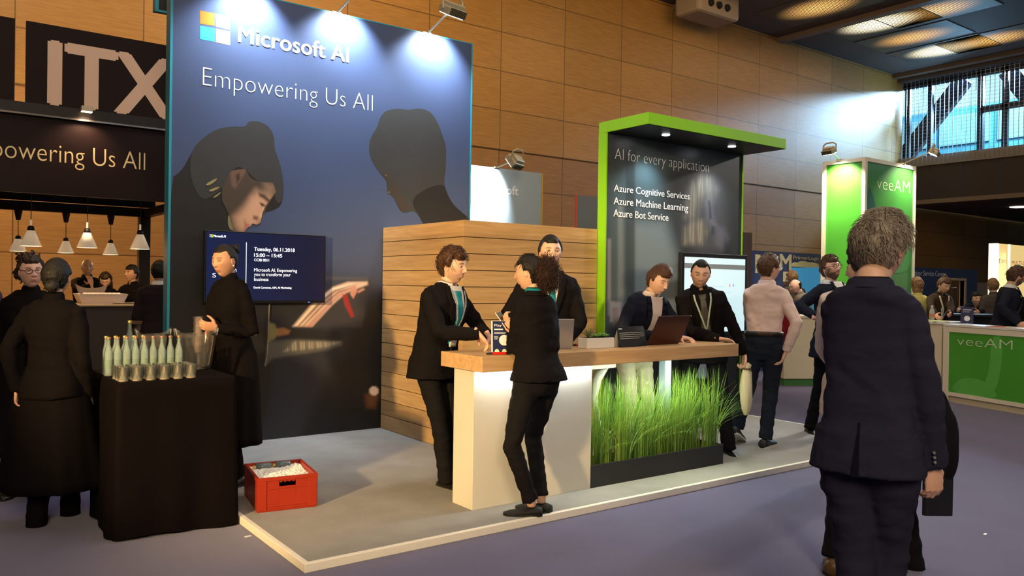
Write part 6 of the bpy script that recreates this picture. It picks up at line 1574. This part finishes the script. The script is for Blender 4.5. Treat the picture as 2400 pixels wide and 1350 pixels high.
# -- tall man behind the curly-haired woman
P = at_d(1284, 700, 6.25, HP)
f = Fig(P, 240, 1.855, lean=4, head=(-4, -4, 0), wrists=(deep(1215, 805, 5.95), deep(1326, 800, 5.95)), elbows=((.9, -.6, -.2), (-.9, -.6, -.2)), skin='light', palm=((0, 0, -1), (0, 0, -1)), spec=dict(lid=.12, brow=(.010, .006, .004), beard=((.12, .075, .055), .35)), label='tall person with short black hair facing us behind the curly-haired woman')
f.jacket(blk_s, hem=.80, folds=.007, seed=12); f.trousers(char_t); f.shoes(shoe_m); f.opening(shirt_w, blk_s, apex=1.08); f.collar(shirt_w); f.tie(teal_c); f.collar(blk_s, .024, .072, name='jacket_collar', open_=1.6)
f.hair(h_dark, th=.0105, line=.076, ragged=.12, locks=0)

# -- woman with curly hair in front of the counter
P = on_z(1252, 1203, HP); P[2] = HP
f = Fig(P, 98, 1.665, True, lean=3, side=-2, head=(-26, -6, 0), wrists=(deep(1216, 778, 5.16), deep(1201, 768, 5.32)), elbows=((.8, -.9, -.5), (-.8, -.9, -.5)), skin='warm', handdir=((-.5, .35, .55), (-.45, .35, .65)), palm=((.1, .6, .5), (.5, .2, .35)), curl=(40, 48), thumb=((25, 10), (25, 10)),
        feet=tuple((P+CR*k_+CF*j_)[:2] for k_, j_ in ((.045, .05), (-.02, -.04))), footyaw=(-20, -45), hips=.012, hipz=.882, knee=((.25, 1, 0), (-1.3, .5, 0)), spec=dict(lid=.45, brow=(.02, .010, .006)), label='person with curly brown ponytail in black suit seen from behind, holding a phone')
f.jacket(blk_s, hem=.885, folds=.008, flare=.035, seed=14, infl=.014, r=(.055, .048, .039)); f.trousers(char_t, (.094, .063, .052), folds=.008, hemz=-.015); f.shoes(mat('flat_black_suede', (.010, .010, .011), .7, var=.04), low=True, L=.25)
f.collar(teal_c, .042, .056, True, 'teal_neck_scarf', .3); f.collar(blk_s, .022, .070, name='jacket_collar', open_=1.4)
f.patch('scarf_knot', teal_c, [(1.30, -.045, -.005), (1.36, -.055, .005), (1.44, -.04, .03)], .030, 5, .02)
f.hair(h_dark, th=.012, line=.068, ragged=.4, locks=120, burn=False)
f.add('curly_ponytail', f.headspace(curl_cloud((.005, -.130, -.022), .106, 2600, 21, .0017, Geo().ell((.005, -.125, -.015), (.086, .078, .112), None, 28, 20), (.98, .86, 1.25), (.004, .010), (.05, .11), .72)), hair_mat('curly_auburn', (.038, .017, .010), .7))
f.add('hair_tie', f.headspace(Geo().tube([np.array([.03*math.cos(a), -.098+.0*a, .045+.03*math.sin(a)]) for a in np.linspace(0, 6.28, 13)[:-1]], .006, 6, closed=True)), blk)
q = deep(1180, 752, 5.33)
o = empty('phone', tuple(q), 'pink mobile phone held by the woman with curly hair', 'phone')
uu_ = nrm(deep(1193, 772, 5.33)-deep(1172, 741, 5.36)); ss_ = nrm(np.cross(uu_, nrm(np.array([.2, -.6, .75])))); nn_2 = np.cross(ss_, uu_)
mk('case', *(lambda G_: (G_.v, G_.f))(Geo().obox((0, 0, 0), uu_*.072, ss_*.035, nn_2*.004)), mat('phone_rose', (.50, .28, .24), .35, metal=.3, var=0), o, bevel=.003)
mk('screen', *(lambda G_: (G_.v, G_.f))(Geo().obox(nn_2*.0045, uu_*.067, ss_*.031, nn_2*.0008)), mat('phone_glass', (.01, .01, .012), .1, var=0), o)

# -- young man at the dark laptop
P = at_d(1486, 700, 6.95, HP)
f = Fig(P, 262, 1.70, lean=23, side=-3, head=(-10, -24, 0), wrists=(deep(1527, 786, 6.58), deep(1597, 790, 6.62)), elbows=((1, -.5, -.5), (-1, -.5, -.5)), skin='light', palm=((0, 0, -1), (0, 0, -1)), handdir=((.45, -.7, -.1), (.2, -.9, -.1)), curl=(30, 30), spec=dict(lid=.62, brow=(.02, .010, .006)), label='young person in navy blazer and pale trousers typing on the dark laptop')
f.jacket(navy_b, hem=.86, folds=.007, flare=.03, seed=16); f.trousers(cream_t, (.092, .066, .060), folds=.010); f.shoes(shoe_m); f.opening(shirt_pale, navy_b, apex=.94, wide=.070, button=False); f.collar(shirt_pale, .042, .060)
f.hair(h_chest, th=.021, line=.066, sweep=(-.05, .004), ragged=.15, locks=60)

# -- man with tied-back hair and patterned tie
P = np.array([3.92, .72, HP])
f = Fig(P, 232, 1.745, lean=16, side=8, head=(8, -18, -4), wrists=(deep(1686, 794, 6.70), deep(1748, 838, 6.95)), elbows=((1, .1, -.6), (-.6, -1, 0)), skin='light', handdir=((.8, -.45, -.12), (0, 0, -1)), palm=((-.1, -.2, -1), None), curl=(24, 55), feet=((3.66, .90), on_z(1708, 1062, HP)), footyaw=(20, -8), spec=dict(lid=.5, brow=(.03, .016, .009), beard=((.13, .08, .055), .3)), label='person in black suit with tied-back hair leaning on the right end of the counter')
f.jacket(blk_s, hem=.80, folds=.008, seed=18, infl=.020); f.trousers(char_t, (.092, .068, .064)); f.shoes(mat('shoe_patent', (.012, .012, .013), .12, var=0, coat=.6)); f.opening(cloth_mat('black_shirt', (.008, .008, .009)), blk_s, apex=1.00, wide=.066, lapel=True); f.collar(MATS['cloth_black_shirt'], .042, .061)
tie_p = mat('tie_patterned', (.06, .055, .045), .5, var=.45, vscale=90); f.tie(tie_p, bot=.99, w=.046); f.lanyard(mat('lanyard_mint', (.42, .52, .42), .6, var=.3, vscale=30), 1.12, badge=False, w=.007)
f.hair(h_dark, th=.007, line=.082, ragged=.12, locks=0); f.add('ponytail', f.headspace(Geo().tube([(0, -.10, .02), (0, -.125, -.01), (0, -.12, -.07), (0, -.11, -.12)], [.018, .02, .016, .004], 10)), h_dark)
q = deep(1750, 850, 6.95)
o = empty('tote_bag', tuple(q), 'cream drawstring bag hanging from the hand of the man with tied-back hair', 'bag')
g = Geo(); n = 22
prof = [(.018, .0), (.045, -.02), (.035, -.05), (.050, -.09), (.062, -.2), (.058, -.32), (.046, -.40), (.02, -.45)]
v = []
for r_, z in prof:
    for i in range(n):
        a = 2*math.pi*i/n; w_ = 1+.12*math.sin(5*a+z*20); v.append((r_*w_*math.cos(a), r_*.7*w_*math.sin(a), z))
fl_ = [(j*n+i, (j+1)*n+i, (j+1)*n+(i+1) % n, j*n+(i+1) % n) for j in range(len(prof)-1) for i in range(n)]
mk('sack', v, fl_, mat('canvas_cream', (.66, .58, .38), .8, var=.06, bump=.3, bscale=90), o, smooth=True)
mk('band', *tube([(0, 0, -.045), (0, 0, -.060)], .041, 16), mat('band_brown', (.10, .06, .03), .7), o)

# -- man in a pale shirt seen from behind
P = on_z(1786, 1050, HP)
f = Fig(P, 42, 1.775, build=.82, lean=2, side=2, head=(54, -6, 0), wrists=(deep(1842, 824, 7.18), deep(1770, 800, 7.85)), elbows=((.7, -.6, 0), (-1, -.2, 0)), skin='pink', feet=((P[0]+.05, P[1]+.0), (P[0]-.02, P[1]+.26, .15)), footyaw=(28, 22), knee=((.2, 1, 0), (.3, 1, 0)), spec=dict(lid=.25, brow=(.05, .028, .014)), label='person in pale pink shirt and dark jeans seen from behind, looking right')
f.jacket(shirt_p, 'shirt', hem=1.0, infl=.010, r=(.063, .052, .040), folds=.008, flare=0, seed=20); f.collar(shirt_p, .040, .062); f.trousers(denim, (.098, .070, .060), folds=.008, seed=21, waist=1.04, infl=.013); f.shoes(mat('shoe_navy', (.014, .014, .018), .5, var=.03), mat('sole_white', (.6, .58, .5), .6, var=0), tip=(0, -24))
g = Geo(); F_ = f; zs = [1.00, 1.042]; F_.loft(g, zs, .022, 30); f.add('belt', g, mat('belt_black', (.012, .010, .009), .4, var=0)); 
p_ = f.tpt(1.022, R(178), .020); g = Geo(); [g.add(*ellipsoid(f.tpt(1.022, R(a), .023), (.012, .010, .018), None, 8, 6)) for a in range(168, 200, 4)]; f.add('belt_patch', g, mat('belt_brown', (.06, .03, .015), .5, var=.05))
f.lanyard(mat('lanyard_dark', (.02, .02, .04), .6, var=0), 1.2, badge=False); f.add('lanyard_neck', Geo().tube([f.tor((.064*math.sin(a), -.016-.058*math.cos(a), 1.478+.006*math.cos(a))) for a in np.linspace(-1.6, 1.6, 14)], [(.007, .003)]*14, 6), MATS['lanyard_dark'])
f.hair(h_mid, th=.019, line=.066, ragged=.15, sweep=(0, .004), locks=160); f.glasses(gl_m)
q = deep(1828, 768, 7.50)
g = Geo(); v, fl_ = ellipsoid((0, 0, 0), (.135, .055, .20), rotz(R(-42))@roty(R(12)), 24, 16); v = [tuple(np.array(p)*(1+.10*noise.noise(Vector(np.array(p)*14)))) for p in v]
o = mk('red_jacket', v, fl_, mat('cloth_red', (.26, .006, .008), .8, var=.1, bump=.3, bscale=60), None, smooth=True); o.location = q; tag(o, 'folded dark red jacket carried under the arm of the man in the pink shirt', 'jacket')

# -- bearded man with glasses
P = np.array([5.80, .66, HP])
f = Fig(P, 262, 1.80, lean=-3, head=(10, 8, 6), wrists=(deep(1916, 744, 7.72), deep(1975, 760, 7.75)), elbows=((1, -.6, -.3), (-1, -.5, -.3)), skin='pink', handdir=((.78, -.6, .0), None), palm=((.4, .5, -.3), None), curl=(40, 30), feet=(on_z(1898, 1012, HP), None), footyaw=(35, -20), spec=dict(lid=.3, brow=(.06, .03, .015), beard=((.055, .028, .014), .92)), label='bearded person with glasses in dark suit gesturing, left of the grey-haired man')
f.jacket(cloth_mat('midnight_suit', (.012, .013, .022)), hem=.74, folds=.008, flare=.03, seed=23); f.trousers(cloth_mat('black_trousers', (.010, .009, .010))); f.shoes(shoe_m); f.opening(shirt_w, MATS['cloth_midnight_suit'], apex=1.12); f.collar(shirt_w); f.lanyard(mat('lanyard_striped', (.30, .30, .28), .6, var=.6, vscale=60), 1.15)
f.hair(h_mid, th=.016, line=.064, ragged=.3, sweep=(0, .008), locks=300); f.glasses(mat('spectacle_copper', (.25, .10, .05), .3, metal=.5, var=0))

# -- grey-haired man in the foreground
P = at_d(2034, 1000, 2.98, 0)
f = Fig(P, 14, 1.815, build=.62, lean=5, side=-1, neckfwd=.06, head=(14, -2, 3), wrists=(deep(2189, 1092, 2.92), deep(2040, 1050, 3.3)), elbows=((.8, -1, 0), (-.8, -1, 0)), skin='light', handdir=((.10, .02, -1), None), palm=((.3, .9, .1), None), curl=(46, 40), thumb=((20, 25), (30, 20)), feet=((P[0]+.10, P[1]+.02), (P[0]-.08, P[1]-.02)), spec=dict(lid=.3, brow=(.2, .16, .12)), label='grey-haired person in navy suit in the right foreground, seen from behind')
f.jacket(navy_s, hem=.80, folds=.008, flare=.035, seed=25, infl=.018, r=(.058, .053, .046), vox=.009); f.collar(navy_s, .026, .064, name='jacket_collar', open_=1.2); f.trousers(navy_s, (.098, .072, .068), folds=.011, seed=26, name='trousers'); f.shoes(shoe_m)
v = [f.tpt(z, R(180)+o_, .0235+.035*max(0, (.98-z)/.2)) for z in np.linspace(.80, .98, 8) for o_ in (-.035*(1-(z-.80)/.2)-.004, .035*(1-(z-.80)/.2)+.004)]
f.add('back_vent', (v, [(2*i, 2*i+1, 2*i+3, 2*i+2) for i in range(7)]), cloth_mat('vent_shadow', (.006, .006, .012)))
S_, E_, W_k = f.arm[0]; ax_ = nrm(W_k-E_); sd = nrm(np.cross(ax_, f.RZ.T@np.cross(ax_, CF)));
for k in range(3):
    bp_ = W_k-ax_*(.035+k*.018); out_ = nrm(f.RZ.T@(-CF*.85+CR*-.35)); out_ = nrm(out_-np.dot(out_, ax_)*ax_); f.add('sleeve_button', Geo().ell(bp_+out_*.0535, (.0065,)*3, None, 10, 6), mat('button_grey', (.16, .16, .18), .3, var=0))
f.hair(h_grey, th=.020, line=.062, ragged=.4, sweep=(0, .006), locks=2600, lr=.5)

# -- man in a pink shirt half hidden behind him, jacket over his arm
P = at_d(2024, 1000, 4.25, 0)
f = Fig(P, 20, 1.82, build=1.08, head=(-8, -2, 0), wrists=(deep(2158, 885, 4.15), deep(1990, 880, 4.6)), elbows=((.1, -1, -.8), (-.8, -1, 0)), skin='pink', handdir=((.75, .1, .2), None), palm=((-.2, .3, -1), None), curl=(48, 30), feet=(on_z(2140, 1330, 0), (P[0]-.1, P[1]+.1)), footyaw=(30, -10), label='person with black hair and pale pink shirt, mostly hidden by the grey-haired man')
f.jacket(shirt_pale, 'shirt', hem=.80, infl=.020, r=(.066, .056, .044), folds=.008, flare=.01, seed=28); f.collar(shirt_pale); f.trousers(cloth_mat('black_trousers', (.010, .009, .010))); f.shoes(mat('shoe_tan', (.11, .055, .02), .4, var=.04)); f.hair(h_dark, th=.016, line=.055, ragged=.4)
q = deep(2200, 1040, 4.02)
v, fl_ = ellipsoid((0, 0, 0), (.105, .085, .27), None, 30, 24); v = np.array(v)
v = np.array([p*(1+.16*noise.noise(Vector(p*8+3)))*np.array([1.12 if p[2] < .05 else .95, 1, 1]) for p in v]); v[:, 2] = np.where(v[:, 2] < -.20, -.20+(v[:, 2]+.20)*.4, v[:, 2])
o = mk('coat', v, fl_, cloth_mat('black_coat', (.010, .009, .011)), None, smooth=True); o.location = q; o.rotation_euler = (0, R(-8), R(20)); tag(o, 'black coat folded over the forearm, right of the grey-haired man', 'coat')
a_ = nrm(CR*.5+np.array([.3, .2, 0])); q = deep(2192, 1105, 3.95)
v, fl_ = prism([(-.10, -.20), (.115, -.23), (.12, .12), (-.10, .16)], a_, UZ, np.cross(a_, UZ), q, .02)
G_ = Geo(); G_.add(v, fl_); thing('folder', G_, mat('folder_black', (.008, .007, .009), .5, var=0), 'flat black folder held below the folded coat', 'folder', bevel=.004)

# -- second dark-haired man behind
P = at_d(2024, 700, 6.5, 0)
f = Fig(P, 85, 1.80, detail=.5, head=(-14, -8, 0), skin='pink', label='person with black hair turned away, between the bearded man and the grey-haired man')
f.jacket(blk_s, hem=.80); f.collar(shirt_w); f.trousers(blk_s); f.shoes(shoe_m); f.hair(h_dark, th=.016, ragged=.4)

# ---------------------------------------------------------------- people at the far stands
def far(px, d, z0, face, H, label, top=blk_s, hair=h_dark, hs='short', legs=blk_s, fem=False, skin='warm', opn=None, hk=None, hem=.80, coll=None, **k):
    f = Fig(at_d(px, 700, d, z0), face, H, fem, detail=.5, skin=skin, label=label, **k)
    f.jacket(top, hem=hem); f.trousers(legs); f.shoes(shoe_m); f.collar(coll or top, .04, .058)
    if opn: f.opening(opn, top, apex=1.1, button=False)
    if hair: f.hair(hair, hs, **(hk or {}))
    return f
f = far(2194, 12.15, 0, 238, 1.74, 'person in dark brown top writing at the cream counter, hair pinned up', brown_top, h_mid, fem=True, skin='warm', lean=12, head=(-8, -26, 0), wrists=(deep(2200, 758, 11.35), deep(2232, 758, 11.3)), elbows=((1, -.3, -.4), (-1, -.3, -.4)), hk=dict(th=.018, bun=((0, -.05, .12), .042), ragged=.5))
f.lanyard(mat('lanyard_cream', (.6, .55, .42), .6, var=0), 1.10, badge=False, w=.012)
q = deep(2208, 738, 11.2)-UZ*.075; thing('pen', Geo().tube([q, q+np.array([-.02, .0, .17])], .006, 6), mat('pen_grey', (.35, .36, .4), .4), 'grey pen in the hand of the person writing at the counter', 'pen')
far(2264, 13.9, 0, 228, 1.64, 'person in black polo leaning forward on folded arms by the service desk', cloth_mat('black_polo', (.012, .013, .022)), h_dark, skin='warm', lean=44, head=(0, 2, 8), wrists=(deep(2236, 728, 13.0), deep(2290, 735, 13.0)), elbows=((1, 0, -.3), (-1, 0, -.3)))
o = empty('service_desk', (*deep(2262, 700, 12.7)[:2], 0), 'dark desk the person in the black polo leans on', 'desk')
q = deep(2262, 742, 12.6); part('front', Geo().obox((q[0], q[1], .55), CR*[1, 1, 0]*.55, np.array([CF[0], CF[1], 0])*.2, (0, 0, .55)), mat('desk_black', (.012, .011, .012), .5), o); part('worktop', Geo().obox((q[0], q[1], 1.115), CR*[1, 1, 0]*.60, np.array([CF[0], CF[1], 0])*.25, (0, 0, .015)), mat('desk_top', (.03, .03, .035), .4), o)
f = far(2350, 10.75, 0, 292, 1.86, 'person with brown beard in navy blazer looking down at the lettered counter', navy_b, h_chest, skin='warm', opn=shirt_w, lean=9, head=(-32, -22, 0), wrists=(deep(2388, 758, 10.3), deep(2390, 762, 10.4)), elbows=((1, -.8, -.2), (-1, -.6, -.2)), hk=dict(th=.022, sweep=(0, .012), locks=80), spec=dict(beard=((.05, .022, .010), .85), lid=.6), coll=shirt_w)
far(2150, 12.6, 0, 60, 1.70, 'person with reddish-brown bob, seen beside the grey-haired man', cloth_mat('lemon_top', (.60, .52, .16)), h_blond, fem=True, hk=dict(th=.024, extra=lambda g: g.ell((0, -.03, -.07), (.085, .075, .07), None, 16, 10)))
far(2328, 13.4, 0, 50, 1.72, 'person with fair hair half hidden behind the navy blazer', grey_s, h_blond, skin='pink')
far(1858, 14.6, 0, 62, 1.83, 'person in grey suit seen from behind before the blue poster stand', grey_s, h_blond, skin='pink', coll=shirt_w)
far(1890, 13.6, 0, 150, 1.70, 'balding person in grey shirt stooping by the poster stand', cloth_mat('grey_shirt', (.16, .13, .11)), h_dark, 'bald', skin='pink', lean=14, head=(0, -25, 0))
far(1916, 15.8, 0, 40, 1.68, 'person with black hair only just showing behind the balding one', blk_s, h_dark)
far(2432, 10.9, 0, 200, 1.74, 'person in black coat at the right edge, only a sleeve in view', cloth_mat('black_coat', (.010, .009, .011)), h_dark)
# people behind the bar
f = far(203, 12.3, 0, 255, 1.81, 'bald person in black behind the bar, hand at the mouth', blk_w, None, skin='tan', head=(-15, -8, 0), wrists=(deep(214, 668, 11.95), None), elbows=((.8, .3, -1), None), handdir=((-.2, .0, 1), None), palm=((0, 1, 0), None))
f = far(249, 11.4, 0, 250, 1.62, 'person with long dark hair looking down behind the bar', blk_w, h_brown, fem=True, skin='warm', head=(0, -32, 0), hk=dict(th=.018, extra=lambda g: (g.ell((.062, -.02, -.08), (.032, .05, .13), None, 14, 10), g.ell((-.062, -.02, -.08), (.032, .05, .13), None, 14, 10), g.ell((0, -.07, -.08), (.06, .04, .13), None, 14, 10))))
f = far(310, 11.5, 0, 215, 1.70, 'smiling person with short black hair behind the right end of the bar', blk_w, h_dark, skin='tan', head=(6, 2, 0), build=1.15, hk=dict(th=.018))
# visitor with a shoulder bag in front of the bar
f = far(372, 9.0, 0, 70, 1.72, 'person in dark suit with shoulder bag, half hidden by the blue wall', cloth_mat('dark_suit', (.022, .016, .020)), h_dark, skin='brown', coll=shirt_w, lean=2, build=1.1)
S_ = f.wor(f.sh[1]); B_ = deep(328, 775, 8.9)
o = empty('shoulder_bag', tuple(B_), 'brown leather bag hanging at the hip of the visitor by the bar', 'bag')
g = Geo(); v, fl_ = ellipsoid((0, 0, -.07), (.085, .05, .17), None, 20, 14); v = [tuple(np.array(p)*[1+.25*(-p[2]), 1, 1]) for p in v]
mk('pouch', v, fl_, mat('bag_leather', (.045, .026, .018), .5, var=.1), o, smooth=True)
mk('flap', *(lambda G_: (G_.v, G_.f))(Geo().obox((0, 0, .09), (.085, 0, 0), (0, .035, 0), (0, 0, .02))), mat('bag_tan', (.16, .085, .05), .5), o, bevel=.006)
mk('strap', *tube([(-.0, 0, .10), (.06, -.01, .35), S_-B_+np.array([.03, -.02, .05])], [(.012, .004)]*3, 6), MATS['bag_leather'], o)
